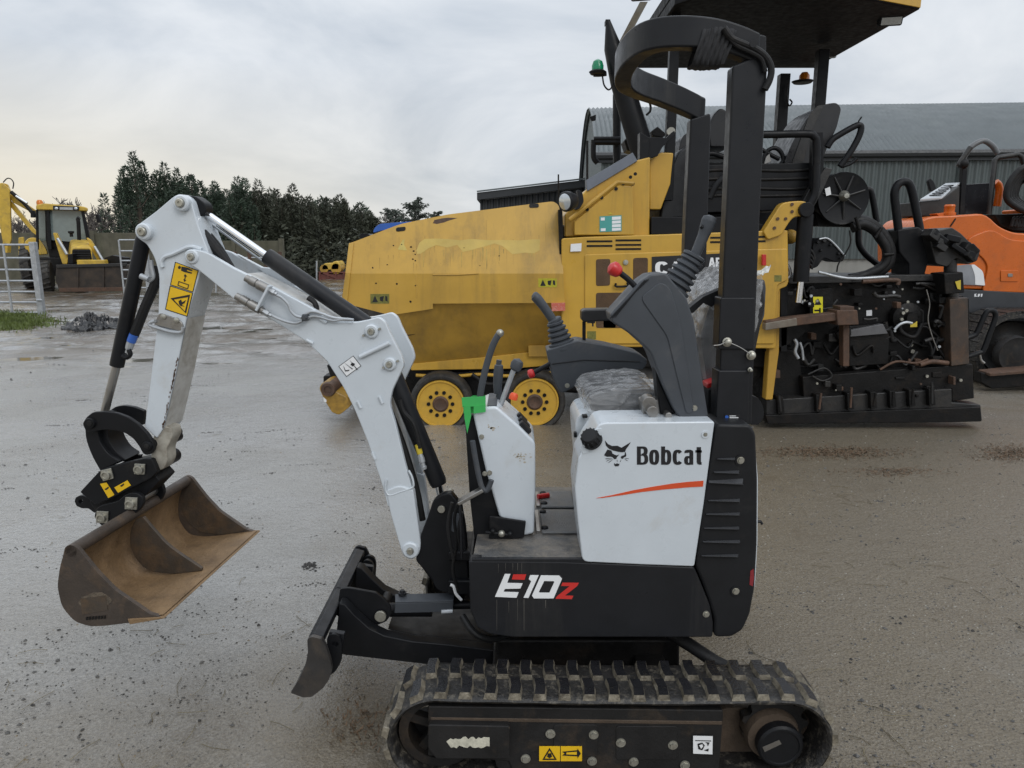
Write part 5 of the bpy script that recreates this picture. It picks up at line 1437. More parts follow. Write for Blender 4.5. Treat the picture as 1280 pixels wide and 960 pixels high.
# auxiliary couplings and pipes on the boom side
def coupling(u0, v0, u1, v1, parent):
    a, c = at(u0, v0, BN - .022, KB), at(u1, v1, BN - .022, KB); d = c - a; L = d.length
    q = MB().lathe(a, d, [(0, .007), (.002, .0115), (L * .18, .012), (L * .2, .0145), (L * .45, .0145), (L * .46, .012), (L * .52, .012), (L * .53, .0155), (L * .9, .0155), (L * .92, .011), (L, .011), (L, 0)], 20).build('hose_coupling', m_grey if False else m_steel, parent, ang=35)
    e = a + d * 1.14; MB().lathe(c, e - c, [(0, .0085), (L * .10, .0085), (L * .1, .0105), (L * .2, .0105), (L * .21, .006), (L * .3, .006)], 6).build('pipe_nut', m_galv, q)
coupling(306.5, 347, 337, 363, boom); coupling(294.5, 369.5, 329, 389, boom)
MB().bar(at(338, 357, BN - .03, KB), at(322, 388, BN - .03, KB), .03, .008, nb).build('coupling_bracket', m_white, boom, .002)
MB().tube(cr([at(u, v, BN - .02, KB) for u, v in ((344, 368), (352, 372), (360, 380), (364, 389), (370, 395), (378, 397))], 5), .0048, 10).build('hydraulic_pipe', m_galv, boom)
MB().tube(cr([at(u, v, BN - .02, KB) for u, v in ((334, 391), (345, 397), (358, 402), (370, 404), (378, 401))], 5), .0048, 10).build('hydraulic_pipe', m_galv, boom)
for off in (0, 6):
    MB().tube(cr([at(u, v, BN - .010, KB) for u, v in ((380, 394 + off), (390, 389.5 + off), (402, 392 + off * .8), (416, 397 + off * .6), (432, 399), (442, 400))], 5), .0048, 10).build('hydraulic_pipe', m_galv, boom)
c = at(380.5, 397, BN - .02, KB); MB().lathe(c + nb * .02, -nb, [(0, .012), (.02, .012), (.021, .0085), (.028, .0085), (.029, 0)], 6).build('clamp_bolt', m_grey, boom)
# cylinder from the boom knee to the swing casting
CM = BT * .5
def PB(u, v, off=CM): return at(u, v, BN + off * 1.004, KB)
a, c = PB(489, 462), PB(549, 606)
MB().lathe(a, c - a, [(0, .030), ((c - a).length * .97, .030), ((c - a).length, .026), ((c - a).length + .004, .0)], 28).build('boom_cylinder', m_cover, EX)
MB().cyl(PB(546, 598), PB(553, 628), .0135, n=18).build('boom_rod', m_chrome, EX)
MB().cyl(PB(552, 636) - nb * .03, PB(552, 636) + nb * .03, .027, n=24).build('rod_eye', m_black, EX, .003)
MB().tube(cr([PB(u, v, .03) for u, v in ((500, 500), (505, 515), (516, 528), (522, 545), (525, 560))], 5), .0075, 8).build('hydraulic_hose', m_rubber, EX)
q = MB().cyl(PB(522, 556, .035), PB(525, 567, .035), .010, n=12).build('hose_ferrule', m_brass, EX)
MB().lathe(PB(525, 567, .035), PB(531, 590, .035) - PB(525, 567, .035), [(0, .008), (.015, .011), (.03, .011), (.032, .008), (.045, .008), (.046, .011), (.055, .01), (.056, 0)], 8).build('hose_fitting', m_galv, EX)
# hose guard strip inside the boom
MB().tube(cr([PB(u, v, .07) for u, v in ((478, 490), (490, 520), (505, 560), (520, 610), (528, 650))], 5), .012, 8).build('hydraulic_hose', m_rubber, EX)

# arm cylinder above the boom
a, c = PB(333, 319.5), PB(458, 405)
L = (c - a).length
MB().lathe(a, c - a, [(0, .018), (.001, .026), (.012, .0275), (L, .0275), (L + .01, .0)], 28).build('arm_cylinder', m_cover, EX)
MB().cyl(PB(240, 255), PB(336, 322), .0125, n=20).build('arm_rod', m_chrome, EX)
MB().tube([PB(247, 268, CM + .03), PB(330, 328, CM + .03)], .004, 8).build('hydraulic_pipe', m_galv, EX)
MB().tube(cr([PB(u, v, .05) for u, v in ((385, 372), (393, 378), (396, 388), (393, 398))], 5), .009, 8).build('hydraulic_hose', m_rubber, EX)
# rod eye and black guard at the arm head
MB().px([(231, 244, 4), (244, 245, 4), (256, 254, 4), (258, 266, 4), (248, 272, 4), (236, 268, 4)], BN + .055, .05, KB, r=4).build('rod_eye', m_black, EX, .004)
MB().tube(cr([PB(u, v, .06) for u, v in ((247, 285), (259, 298), (272, 314), (284, 330), (290, 340), (300, 350))], 5), .017, 10).build('hose_bundle', m_rubber, EX)
MB().tube(cr([PB(u, v, .09) for u, v in ((244, 276), (258, 291), (272, 308), (283, 325), (292, 342))], 5), .013, 10).build('hose_bundle', m_rubber, EX)

# arm
arm_o = [(224, 242, 5), (234, 246, 5), (239, 252, 3), (247, 281, 4), (260, 314, 4), (262, 324, 4), (250, 342, 3), (233, 398, 0), (219, 470, 0), (204, 536, 2), (196, 548, 2), (180.5, 534, 2), (185, 500, 0), (197.5, 395, 4), (199, 345, 8), (193, 322, 8), (183, 305, 4), (172, 298, 5), (168, 289, 5), (172, 281, 5), (195, 264, 2), (216, 246, 5)]
AO, AT = .022, .121
def PX(u, v, off=0.0): return at(u, v, BN, KB) + nb * (AO + off)      # swept from the near face
def PA(u, v, off=0.0): return at(u, v, BN + (AO + off) * 1.004, KB)      # traced on a parallel plane
arm_ = MB().prism([PA(p[0], p[1]) for p in rnd(arm_o, 3)], nb * AT).build('arm', m_white, EX, .005)
ft = MB().prism([PA(p[0], p[1], .006) for p in rnd([(192, 545, 1), (206, 533, 1), (214, 535, 3), (216, 545, 3), (208, 562, 3), (209, 577, 3), (204, 587, 3), (192, 590, 3), (187, 578, 2)], 2)], nb * .06).build('arm_foot', mat('worn_muddy_white', (.36, .34, .29), .6, var=.2, vscale=20, dirt=(.10, .075, .05), damt=.6, dscale=18, bump=.15), arm_, .004)
for (u, v, o_, r_) in ((214, 549, .09, .018), (209, 573, .085, .026)):
    c = PA(u, v, o_); MB().cyl(c, c + nb * .05, r_, n=22).build('pin_boss', m_black, arm_, .003)
# worn rear plate with rust along the edge
def strip(pl0, pl1, name, mt, th=.002):
    rows = [[PA(u, v) + nb * (AT * j) for j in (0.03, .25, .5, .75, .97)] for (u, v) in pl0]
    rows2 = [[p + Vector((.0015, -.0006, 0)) for p in r] for r in rows]
    return MB().sheet(rows2).build(name, mt, arm_)
strip([(233.3, 398), (226.3, 434), (219.3, 470), (212, 503), (204.3, 536)], None, 'worn_rear_plate', m_white_worn)
rs = random.Random(12); polys = []
for i in range(60):
    t = rs.uniform(.25, 1); u, v = 229 - 25 * t + rs.gauss(0, .5), 418 + 118 * t
    r = rs.uniform(.4, 1.7)
    polys.append([(u + r * .55 * cos(a) * rs.uniform(.6, 1.4), v + r * 1.6 * sin(a) * rs.uniform(.6, 1.3)) for a in [2 * pi * j / 6 for j in range(6)]])
b = MB()
for p in polys: b.prism([PA(u - .8, v, -.0008) for u, v in p], nb * .0008)
b.build('rust_chips', m_rusty, arm_)
def aboss(u, v, r, t, pr=.55):
    c = PA(u, v, -t - .004) + nb * (t + .004)
    MB().lathe(c + nb * .004, -nb, [(0, r), (t, r), (t + .004, r - .004), (t + .004, r * pr * 1.05), (t, r * pr)], 32).build('pin_boss', m_white, arm_, ang=40)
    MB().lathe(c, -nb, [(0, r * pr), (t + .007, r * pr), (t + .010, r * pr * .8), (t + .010, r * .18), (t + .006, r * .16), (t + .006, 0)], 24).build('pivot_pin', m_zinc, arm_, ang=40)
aboss(224.5, 253.5, .0255, .020); aboss(177, 289.5, .0265, .022)
MB().tube(cr([PA(u, v, -.004) for u, v in ((203, 334), (202, 327), (206, 321), (215, 318), (226, 313), (235, 309), (243, 309), (252, 312))], 4), .0065, 8).build('weld_bead', m_white, arm_)
# yellow warning stickers
def C1(pts): return [(60 + x / 3.2, 220 + y / 3.2) for x, y in pts]
SY = -.0015
def aflat(polys, off):
    b = MB()
    for p in polys: b.prism([PA(u, v, off) for u, v in p], nb * .0009)
    return b
s1 = aflat([C1([(508, 343), (602, 378), (580, 466), (488, 436)])], -.0012).build('warning_sticker', m_blackprint, arm_, label='yellow keep clear pictogram sticker')
aflat([C1([(511, 347), (598, 380), (578, 462), (492, 434)])], -.0022).build('sticker_face', m_sticker, s1)
aflat([C1([(519, 364), (526, 358), (532, 364), (528, 372), (521, 371)]), C1([(534, 362), (556, 366), (578, 376), (576, 381), (556, 375), (555, 380), (576, 386), (574, 391), (545, 384), (532, 378)]),
       C1([(548, 392), (556, 402), (551, 402), (548, 414), (553, 416), (545, 424), (541, 413), (545, 413), (547, 402), (543, 400)]),
       C1([(522, 420), (563, 434), (562, 437), (521, 423)]), C1([(519, 435), (558, 450), (557, 453), (518, 438)]), C1([(522, 420), (525, 421), (521, 437), (518, 436)]), C1([(561, 434), (564, 435), (560, 452), (557, 451)])], -.0032).build('pictogram', m_blackprint, s1)
s2 = aflat([C1([(487, 438), (580, 468), (557, 563), (468, 534)])], -.0012).build('warning_sticker', m_blackprint, arm_, label='yellow warning triangle sticker on the arm')
aflat([C1([(490, 442), (576, 470), (555, 559), (472, 532)])], -.0022).build('sticker_face', m_sticker, s2)
aflat([C1([(568, 474), (552, 550), (547, 542), (561, 484)]), C1([(568, 474), (561, 484), (502, 494), (490, 489)]), C1([(490, 489), (502, 494), (547, 542), (552, 550)]),
       C1([(522, 500), (532, 494), (536, 505), (552, 496), (546, 508), (534, 516), (546, 522), (530, 520), (524, 512)])], -.0032).build('pictogram', m_blackprint, s2)
# lifting eye plate and loop
p_ = MB(); p_.prism([PA(u, v, -.006) for u, v in rnd([(199, 391, 3), (223, 399, 5), (229, 406, 5), (228, 415, 2), (192, 406, 2), (194, 401, 2)], 4)], nb * .008)
lp = p_.build('guard_plate', m_steel, arm_, .002)
for (u, v) in ((204.5, 396), (221, 400.5)): MB().lathe(PA(u, v, -.006), -nb, [(0, .010), (.004, .009), (.006, .005), (.0065, 0)], 14).build('bolt', m_zinc, lp)
MB().tube(cr([PA(u, v, -.012) for u, v in ((194, 401), (188, 403.5), (187.5, 406.5), (200, 411), (215, 415), (227, 415), (229, 409))], 4), .006, 10).build('guide_loop', m_galv, lp)
# bucket cylinder in front of the arm
a, c = PA(180.5, 293, .055), PA(146, 457, .055); L = (c - a).length
MB().lathe(a, c - a, [(0, .020), (.02, .0245), (L, .0235), (L + .003, .016), (L + .003, 0)], 24).build('bucket_cylinder', m_black, EX)
MB().cyl(PA(147, 452, .055), PA(128, 526, .055), .0140, n=20).build('bucket_rod', m_steel, EX)
MB().tube(cr([PA(u, v, .045) for u, v in ((197, 332), (197.5, 345), (191, 362), (181, 385), (172, 408), (167, 420))], 5), .0160, 10).build('hydraulic_hose', m_rubber, EX)
MB().cyl(PA(167.5, 418, .04), PA(164, 427, .04), .015, n=14).build('hose_ferrule', m_blue, EX)
MB().lathe(PA(164, 426, .04), PA(159, 443, .04) - PA(164, 426, .04), [(0, .012), (.012, .0135), (.03, .0125), (.032, .009), (.045, .009), (.046, 0)], 10).build('hose_fitting', m_galv, EX)
MB().tube(cr([PA(u, v, .03) for u, v in ((161, 437), (163, 443), (158, 447), (153, 444))], 4), .008, 8).build('elbow_fitting', m_black, EX)
MB().cyl(PA(176, 345, .02), PA(186, 349, .02), .010, n=12).build('hose_fitting', m_galv, EX)
MB().tube(cr([PA(u, v, .03) for u, v in ((186, 352), (192, 346), (190, 334), (189, 325))], 4), .007, 8).build('hydraulic_hose', m_galv, EX)

# --- bucket linkage and quick hitch
def C2(x, y): return (70 + x / 5.053, 490 + y / 5.053)
def plate(pts, off, th, name, mt=m_black, parent=None, bev=.003, r=2):
    P2 = rnd([C2(*p[:2]) for p in pts], r)
    return MB().prism([PA(p[0], p[1], off) for p in P2], nb * th).build(name, mt, parent or EX, bev)
ban = [(165, 200), (190, 160), (230, 128), (300, 124), (380, 132), (455, 160), (520, 205), (575, 262), (612, 320), (622, 362), (600, 395), (565, 400), (545, 385), (525, 345), (490, 298), (440, 262), (390, 246), (320, 238), (255, 246), (220, 260), (185, 245)]
lk = plate(ban, -.022, .016, 'tipping_link', parent=EX, r=3)
plate([(345, 112), (380, 92), (430, 85), (490, 95), (556, 120), (550, 212), (520, 190), (450, 150), (380, 128)], .10, .016, 'tipping_link', r=2)
def pinat(x, y, off, L, r, mt=m_black, name='pivot_pin', parent=None, n=20):
    u, v = C2(x, y); c = PA(u, v, off); MB().lathe(c, nb, [(0, r * .55), (.0005, r * .9), (.004, r), (L, r), (L + .001, 0)], n).build(name, mt, parent or EX)
pinat(208, 200, -.032, .19, .0185); pinat(568, 345, -.034, .20, .0165)
pinat(208, 200, -.036, .01, .010, m_mudsteel); pinat(568, 345, -.038, .01, .009, m_mudsteel)
hl_o = cr([C2(*p) for p in ((182, 225), (188, 290), (205, 350), (235, 420), (280, 500))], 6)
hl_i = cr([C2(*p) for p in ((262, 238), (268, 280), (285, 330), (330, 390), (400, 440))], 6)
hl = MB().prism([PA(p[0], p[1], .0) for p in list(hl_o) + list(hl_i)[::-1]], nb * .022).build('connecting_link', m_black, EX, .003)
MB().prism([PA(p[0], p[1]) + nb * .10 for p in list(hl_o) + list(hl_i)[::-1]], nb * .022).build('link_side', m_black, hl, .003)
mid_i = cr([C2(*p) for p in ((300, 242), (306, 290), (325, 340), (365, 395), (420, 440))], 6)
MB().prism([PA(p[0], p[1]) + nb * .02 for p in list(hl_o) + list(mid_i)[::-1]], nb * .085).build('link_web', m_black, hl, .003)
MB().px([C2(390, 250), C2(402, 300), C2(425, 350), C2(460, 405), C2(530, 400), C2(520, 440), C2(420, 440), C2(340, 380), C2(310, 300)], BN + .115, .02, KB).build('link_side', m_black, hl, .002)
# hitch body
hb = plate([(275, 497), (330, 475), (480, 436), (560, 420), (605, 425), (640, 505), (600, 545), (540, 575), (440, 625), (330, 683), (250, 715), (150, 632)], -.028, .022, 'quick_hitch', r=2)
plate([(275, 497), (480, 436), (605, 425), (640, 505), (540, 575), (330, 683), (250, 715), (150, 632)], .125, .022, 'hitch_side', parent=hb)
plate([(300, 500), (590, 440), (610, 505), (330, 660), (200, 640)], -.01, .14, 'hitch_core', parent=hb)
plate([(210, 690), (330, 660), (600, 500), (655, 560), (560, 660), (430, 720), (300, 770), (245, 745)], .0, .10, 'hitch_core', parent=hb)
plate([(600, 420), (680, 370), (718, 395), (720, 440), (690, 485), (640, 500), (610, 470)], .10, .03, 'hitch_ear', parent=hb, r=3)
ear = [(170, 655), (150, 655), (125, 665), (117, 690), (130, 720), (165, 735), (205, 735), (245, 765), (260, 720), (215, 690), (190, 665)]
O = [PA(*p, .02) for p in rnd([C2(*p) for p in ear], 1.5)]; I = [PA(*C2(155 + 14 * cos(a), 690 + 17 * sin(a)), .02) for a in [2 * pi * i / 12 for i in range(12)]]
MB().prism(bridge(O, I), nb * .02).build('lifting_ear', m_black, hb)
def nutplate(x, y, w, rot, off):
    pts = [(x + w * (cos(rot) * i - sin(rot) * j), y + w * (sin(rot) * i + cos(rot) * j)) for i, j in ((-1, -1), (1, -1), (1, 1), (-1, 1))]
    q = plate(pts, off, .006, 'lock_plate', m_zinc, hb, .0015, r=.6)
    u, v = C2(x, y); c = PA(u, v, off)
    MB().lathe(c, -nb, [(0, .017), (.010, .016), (.011, .011), (.007, .010), (.007, 0)], 20).build('bolt', m_zinc, q)
nutplate(320, 523, 34, -.25, -.036); nutplate(526, 488, 33, .05, -.036)
for (pts) in ([(278, 580), (318, 572), (368, 650), (330, 670)], [(368, 603), (450, 558), (472, 590), (392, 637)]):
    plate(pts, -.0302, .0012, 'sticker', m_sticker, hb, 0, r=.3)
    cx = sum(p[0] for p in pts) / 4; cy = sum(p[1] for p in pts) / 4
    plate([(cx - 18, cy - 4), (cx + 6, cy - 20), (cx + 10, cy - 12), (cx - 6, cy + 2)], -.0314, .001, 'print', m_blackprint, hb, 0, r=.2)
# bucket ears carried by the hitch pins
be = plate([(240, 790), (250, 745), (275, 720), (330, 705), (390, 690), (430, 655), (470, 637), (515, 640), (548, 668), (550, 710), (525, 750), (480, 780), (420, 810), (312, 866), (270, 830)], -.045, .018, 'bucket_ear', r=3)
plate([(560, 640), (600, 585), (640, 568), (672, 590), (682, 640), (650, 700), (590, 730)], .10, .018, 'bucket_ear', r=3)
for off, L, (x, y) in ((-.03, .17, (478, 702)), (-.03, .17, (292, 790))):
    pinat(x, y, off, L, .017, m_steel, 'bucket_pin', be)
nutplate(472, 705, 38, .05, -.052); nutplate(290, 792, 37, .05, -.052)

# --- bucket
BKY = 1.895
def PK(u, v, off=0.0): return at(u, v, BKY, KB) + nb * off
BWID = .655
endp = [(81, 684, 3), (88, 680.5, 5), (96, 684, 4), (104, 694, 3), (121, 715, 6), (143, 737.5, 6), (187, 767.5, 2), (200, 771, 1), (162, 778.5, 1), (130, 782.5, 6), (112, 783, 6), (93, 777, 8), (77, 758, 8), (71.5, 733, 8), (75, 708, 6), (79, 694, 4)]
bk_ = MB().prism([PK(p[0], p[1]) for p in rnd(endp, 4, 4)], nb * .014).build('bucket', m_buckout, EX, .002)
MB().prism([PK(p[0], p[1], BWID) for p in rnd(endp, 4, 4)], nb * .014).build('bucket_cheek', m_buckout, bk_, .002)
# curved shell from the top tube round the back to the lip
shell = cr([(84, 690), (78, 703), (74.5, 718), (73.5, 735), (78, 755), (93, 774), (112, 779.5), (135, 779.5), (165, 776), (203, 772.5)], 4)
def offs(P, d):
    out = []
    for i, p in enumerate(P):
        t = (P[min(i + 1, len(P) - 1)] - P[max(i - 1, 0)]).normalized(); out.append(p + Vector((t.y, -t.x)) * d)
    return out
ins = offs(shell, 3.0)
b = MB(); rows_o = [[PK(p[0], p[1], .006), PK(p[0], p[1], BWID + .008)] for p in shell]; rows_i = [[PK(p[0], p[1], .006), PK(p[0], p[1], BWID + .008)] for p in ins]
b.sheet([[r[0].lerp(r[1], t / 12) for t in range(13)] for r in rows_o]); b.build('bucket_shell', m_buckout, bk_, ang=60)
b = MB(); b.sheet([[r[0].lerp(r[1], t / 12) for t in range(13)] for r in rows_i]); b.build('bucket_inside', m_bucket, bk_, ang=60)
MB().prism([PK(u, v, -.004) for u, v in ((160, 773.2), (203.5, 770.8), (206, 772.6), (163, 780))], nb * (BWID + .022)).build('cutting_edge', m_bucket, bk_, .002)
a = PK(88.5, 689, .0); MB().cyl(a, a + nb * (BWID + .01), .0195, n=24).build('top_tube', m_buckout, bk_)
# scraped patch and stamped plate on the near cheek
rs = random.Random(6)
sp = [(97 + 18 * ((i % 8) / 7) if i < 8 else 0, 0) for i in range(0)]
blob = [(120 + (18 + rs.uniform(-3, 3)) * cos(a) * (1 if cos(a) > 0 else 1.1), 752 + (11 + rs.uniform(-2, 2)) * sin(a)) for a in [2 * pi * i / 22 for i in range(22)]]
MB().prism([PK(u, v, -.0012) for u, v in blob], nb * .0012).build('scraped_patch', mat('scraped_mud', (.105, .082, .058), .75, var=.5, vscale=60, dirt=(.03, .025, .02), damt=.5, dscale=40, bump=.5, bscale=200), bk_)
MB().prism([PK(u, v, -.002) for u, v in ((101, 748), (133, 744), (135, 762), (103, 768))], nb * .001).build('maker_plate', m_bucketdark, bk_)
for i in range(7): MB().prism([PK(108 + i * 3.7 + du, 771 - i * .3 + dv, -.0025) for du, dv in ((0, 0), (2.6, -.3), (2.2, 3.6), (-.2, 3.8))], nb * .002).build('stamped_digit', m_tar, bk_)
# centre web
wb = cr([(103, 694), (121, 715), (143, 737), (187, 767)], 5); wi = cr([(187, 770), (150, 774), (115, 770), (96, 755), (86, 735), (86, 712), (92, 698)], 4)
webm = [PK(p[0], p[1], BWID * .47) for p in list(wb) + list(wi)]
MB().prism(webm, nb * .014).build('centre_web', m_bucketdark, bk_, .002)
far_in = [PK(p[0], p[1], BWID - .004) for p in rnd([(96, 690), (104, 694), (121, 715), (143, 737.5), (187, 767.5), (150, 774), (115, 770), (94, 755), (84, 735), (84, 710)], 3)]
MB().prism(far_in, nb * .003).build('cheek_inside', m_bucketdark, bk_)

# ------------------------------------------------------------------ loose things on the mini excavator
# crumpled clear plastic over the seat
def film(pts, Y0, depth, name, label, seed, amp=.012, k=0.0, alpha=.62, nrow=70, ncol=30):
    """a closed sheet wrapped round a traced cushion, wrinkled"""
    prof = cr([at(u, v, Y0) for u, v in pts], 12, True); n = len(prof)
    c = sum(prof, Vector()) / n; rows = []
    caps = [.0, .12, .25, .38, .50, .62, .73, .83, .91, .965]
    steps = [(q, .0) for q in caps] + [(1, .02 + .96 * i / (nrow - 1)) for i in range(nrow)] + [(q, 1.0) for q in caps[::-1]]
    for q, t in steps:
        row = []
        for i in range(n + 1):
            p = c + (prof[i % n] - c) * q + Vector((0, depth * t, 0))
            wz = p + Vector((0, 0, .35 * p.x)); f = (1 - min(1, abs(noise.noise((wz.x * 9 + seed, wz.y * 14, wz.z * 24))) * 1.6)) ** 4
            g = (1 - min(1, abs(noise.noise((p.x * 26 + p.z * 30 + seed, p.y * 34, p.z * 16 - p.x * 20))) * 1.6)) ** 4; a = noise.noise((p.x * 6 + seed, p.y * 6, p.z * 6))
            dn = (prof[i % n] - c); dn = dn.normalized() * (1 if q == 1 else q * q)
            out = dn + Vector((0, (-1 if t < .5 else 1) * (0 if q == 1 else 1 - q * .6), 0))
            row.append(p + out * amp * (.5 * a + 1.1 * f + .8 * g))
        rows.append(row)
    o = MB().sheet(rows).build(name, m_film, ang=70)
    tag(o, label, 'plastic film'); return o
m_film = mat('plastic_film', (.66, .665, .67), .10, var=.2, vscale=25, bump=.30, bscale=48, spec=1.0, alpha=.30, rvar=.05, coat=1.0)
film([(734, 503), (742, 494), (765, 490), (800, 487), (821, 488), (827, 498), (823, 509), (800, 523), (775, 528), (752, 527), (737, 516)], 2.175, .37, 'plastic_seat_cover', 'crumpled clear plastic over the seat cushion of the mini excavator', 2, amp=.007)
film([(882, 484), (873, 450), (874, 418), (880, 392), (891, 368), (908, 352), (935, 336), (948, 345), (952, 352), (946, 400), (936, 450), (915, 482)], 2.22, .38, 'plastic_seat_cover', 'clear plastic wrapped round the seat back behind the roll bar', 7, amp=.009)
b = MB(); rs = random.Random(2)
rows = []
for j in range(9):
    t = j / 8; row = []
    for i in range(9):
        s_ = i / 8; u = 943 + 17 * t + 4 * s_; v = 346 - 14 * t - 6 * s_ * (1 - t) + 8 * (1 - s_) * t
        row.append(at(u, v, 2.24 + .10 * s_) + Vector((0, 0, .012 * noise.noise((i * .7, j * .7, 3)))))
    rows.append(row)
tag(MB().sheet(rows, .002, (0, 1, 0)).build('plastic_bag_corner', mat('white_polythene', (.58, .57, .52), .35, var=.08, bump=.2, bscale=60), ang=50), 'corner of white polythene sticking out behind the roll bar post', 'plastic bag')
# green strap tied round the lever base
def strap():
    s = thing('green_strap', at(592, 505, TY - .02), 'bright green plastic strap tied round the lever on the console tower', 'strap')
    c = at(593, 505, TY + .03); b = MB(); rows = []
    for j in range(2):
        row = []
        for i in range(41):
            a = 2 * pi * i / 40
            row.append(c + Vector((.034 * cos(a) + .003 * sin(3 * a), .030 * sin(a), (.020 if j else -.021) + .006 * cos(a) + .002 * sin(5 * a))))
        rows.append(row)
    MB().sheet(rows).build('band', m_green, s, ang=60)
    MB().prism([at(577, 497, TY - .004), at(592, 496, TY - .012), at(607, 495.5, TY - .008), at(607, 506, TY - .008), at(592, 508, TY - .012), at(578, 509, TY - .004)], (0, .002, 0)).build('band_front', m_green, s)
    MB().prism([at(580, 507, TY - .008), at(588, 508, TY - .013), at(589, 520, TY - .010), at(584, 542, TY - .006), at(580.5, 522, TY - .006)], (0, .0018, 0)).build('tail', m_green, s)
    MB().prism([at(592, 508, TY - .014), at(607, 506, TY - .010), at(607, 515, TY - .008), at(592, 517, TY - .012)], (0, .0018, 0)).build('fold', m_green, s)
strap()

# ------------------------------------------------------------------ the road paver
PV = thing('road_paver', (2.0, 7.1, 0), 'yellow wheeled road paver with black canopy and black tarred screed', 'road paver')
PY = 5.80
m_ypatch = mat('paver_yellow_scar', (.50, .39, .10), .5, var=.12, vscale=9, dirt=(.36, .26, .035), damt=.5, dscale=6, streak=True)
def pp(name, pts, Y, th, mt, bev=.006, r=0, parent=None, label=None, k=0.0):
    return MB().px(pts, Y, th, k, r=r).build(name, mt, parent or PV, bev, label=label)
def pt(name, pts, Y, r, mt, parent=None, n=10, sm=4, ys=None):
    P = [at(u, v, Y + (ys[i] if ys else 0)) for i, (u, v) in enumerate(pts)]
    return MB().tube(cr(P, sm), r, n).build(name, mt, parent or PV, ang=60)
# --- hopper
wing = [(437, 304, 0), (443, 302, 4), (500, 280, 10), (560, 268, 6), (692, 251.5, 8), (699, 257, 4), (703, 320, 0), (706, 378.5, 0), (541, 379.5, 0), (541, 386, 0), (488, 394, 3), (430, 379, 3), (427, 374, 3)]
# the wing leans in a little above its bend line, so its upper half looks up at the sky
def HY(v): return PY + max(0, 342 - v) * .0021
upper = rnd([(433, 342, 0), (437, 304, 0), (443, 302, 4), (500, 280, 10), (560, 268, 6), (692, 251.5, 8), (699, 257, 4), (703, 320, 0), (704.3, 342, 0)], 3)
lower = rnd([(704.3, 342, 0), (706, 378.5, 0), (541, 379.5, 0), (541, 386, 0), (488, 394, 3), (430, 379, 3), (427, 374, 3), (433, 342, 0)], 0.0)
hb_ = MB()
hb_.prism([at(p[0], p[1], HY(p[1])) for p in upper], (0, .05, 0)); hb_.prism([at(p[0], p[1], PY) for p in lower], (0, .05, 0))
hm = hb_.mesh('hopper_wing', PV.location)
bm_ = bmesh.new(); bm_.from_mesh(hm); bmesh.ops.remove_doubles(bm_, verts=bm_.verts, dist=.002); bm_.to_mesh(hm); bm_.free()
hw = finish('hopper_wing', hm, m_yel, PV, 0, 8)
b = MB(); b.prism([at(p[0], p[1], PY) + Vector((0, 2.5, 0)) for p in rnd(wing, 3)], (0, .05, 0)); b.build('hopper_wing', m_yel, PV, .012)
MB().prism([at(u, v, HY(v) - .012) for u, v in ((436, 304), (442, 303), (438, 342), (431.5, 342))], (0, .012, 0)).build('front_flange', m_yel, hw, .003)
pp('front_flange', [(431.5, 342), (438, 342), (434, 378), (427, 376)], PY - .012, .012, m_yel, .004, parent=hw)
dz = Vector((0, .36, 0))
up = [at(488, 394, PY + .03), at(541, 386, PY + .03), at(541, 379.5, PY + .03), at(706, 378.5, PY + .03)]
lo = [at(512, 456, PY + .36), at(560, 452, PY + .36), at(640, 444, PY + .36), at(704, 436, PY + .36)]
b = MB(); b.add(up + lo + [p + Vector((0, .03, -.01)) for p in up + lo], [(0, 1, 5, 4), (1, 2, 6, 5), (2, 3, 7, 6), (8, 9, 13, 12), (9, 10, 14, 13), (10, 11, 15, 14), (0, 4, 12, 8), (3, 7, 15, 11), (4, 5, 13, 12), (5, 6, 14, 13), (6, 7, 15, 14), (0, 1, 9, 8), (1, 2, 10, 9), (2, 3, 11, 10)])
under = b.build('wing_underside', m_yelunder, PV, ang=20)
pp('hopper_skirt', [(512, 455), (600, 447), (683, 438), (733, 431), (735, 447), (700, 456), (640, 461), (514, 463)], PY + .34, .06, m_yelclean, .006)
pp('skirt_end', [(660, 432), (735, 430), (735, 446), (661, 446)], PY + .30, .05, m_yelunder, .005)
for (u, v, s_) in ((501, 286.3, -.08), (667.5, 257, 0)):
    pts = rnd([(u - 6, v - 2.3 - s_ * 6), (u + 6, v - 2.7 + s_ * 6), (u + 6, v + 2.4 + s_ * 6), (u - 6, v + 2.8 - s_ * 6)], 2.4)
    MB().prism([at(p[0], p[1], HY(p[1]) - .004) for p in pts], (0, .006, 0)).build('lifting_slot', m_tar, hw)
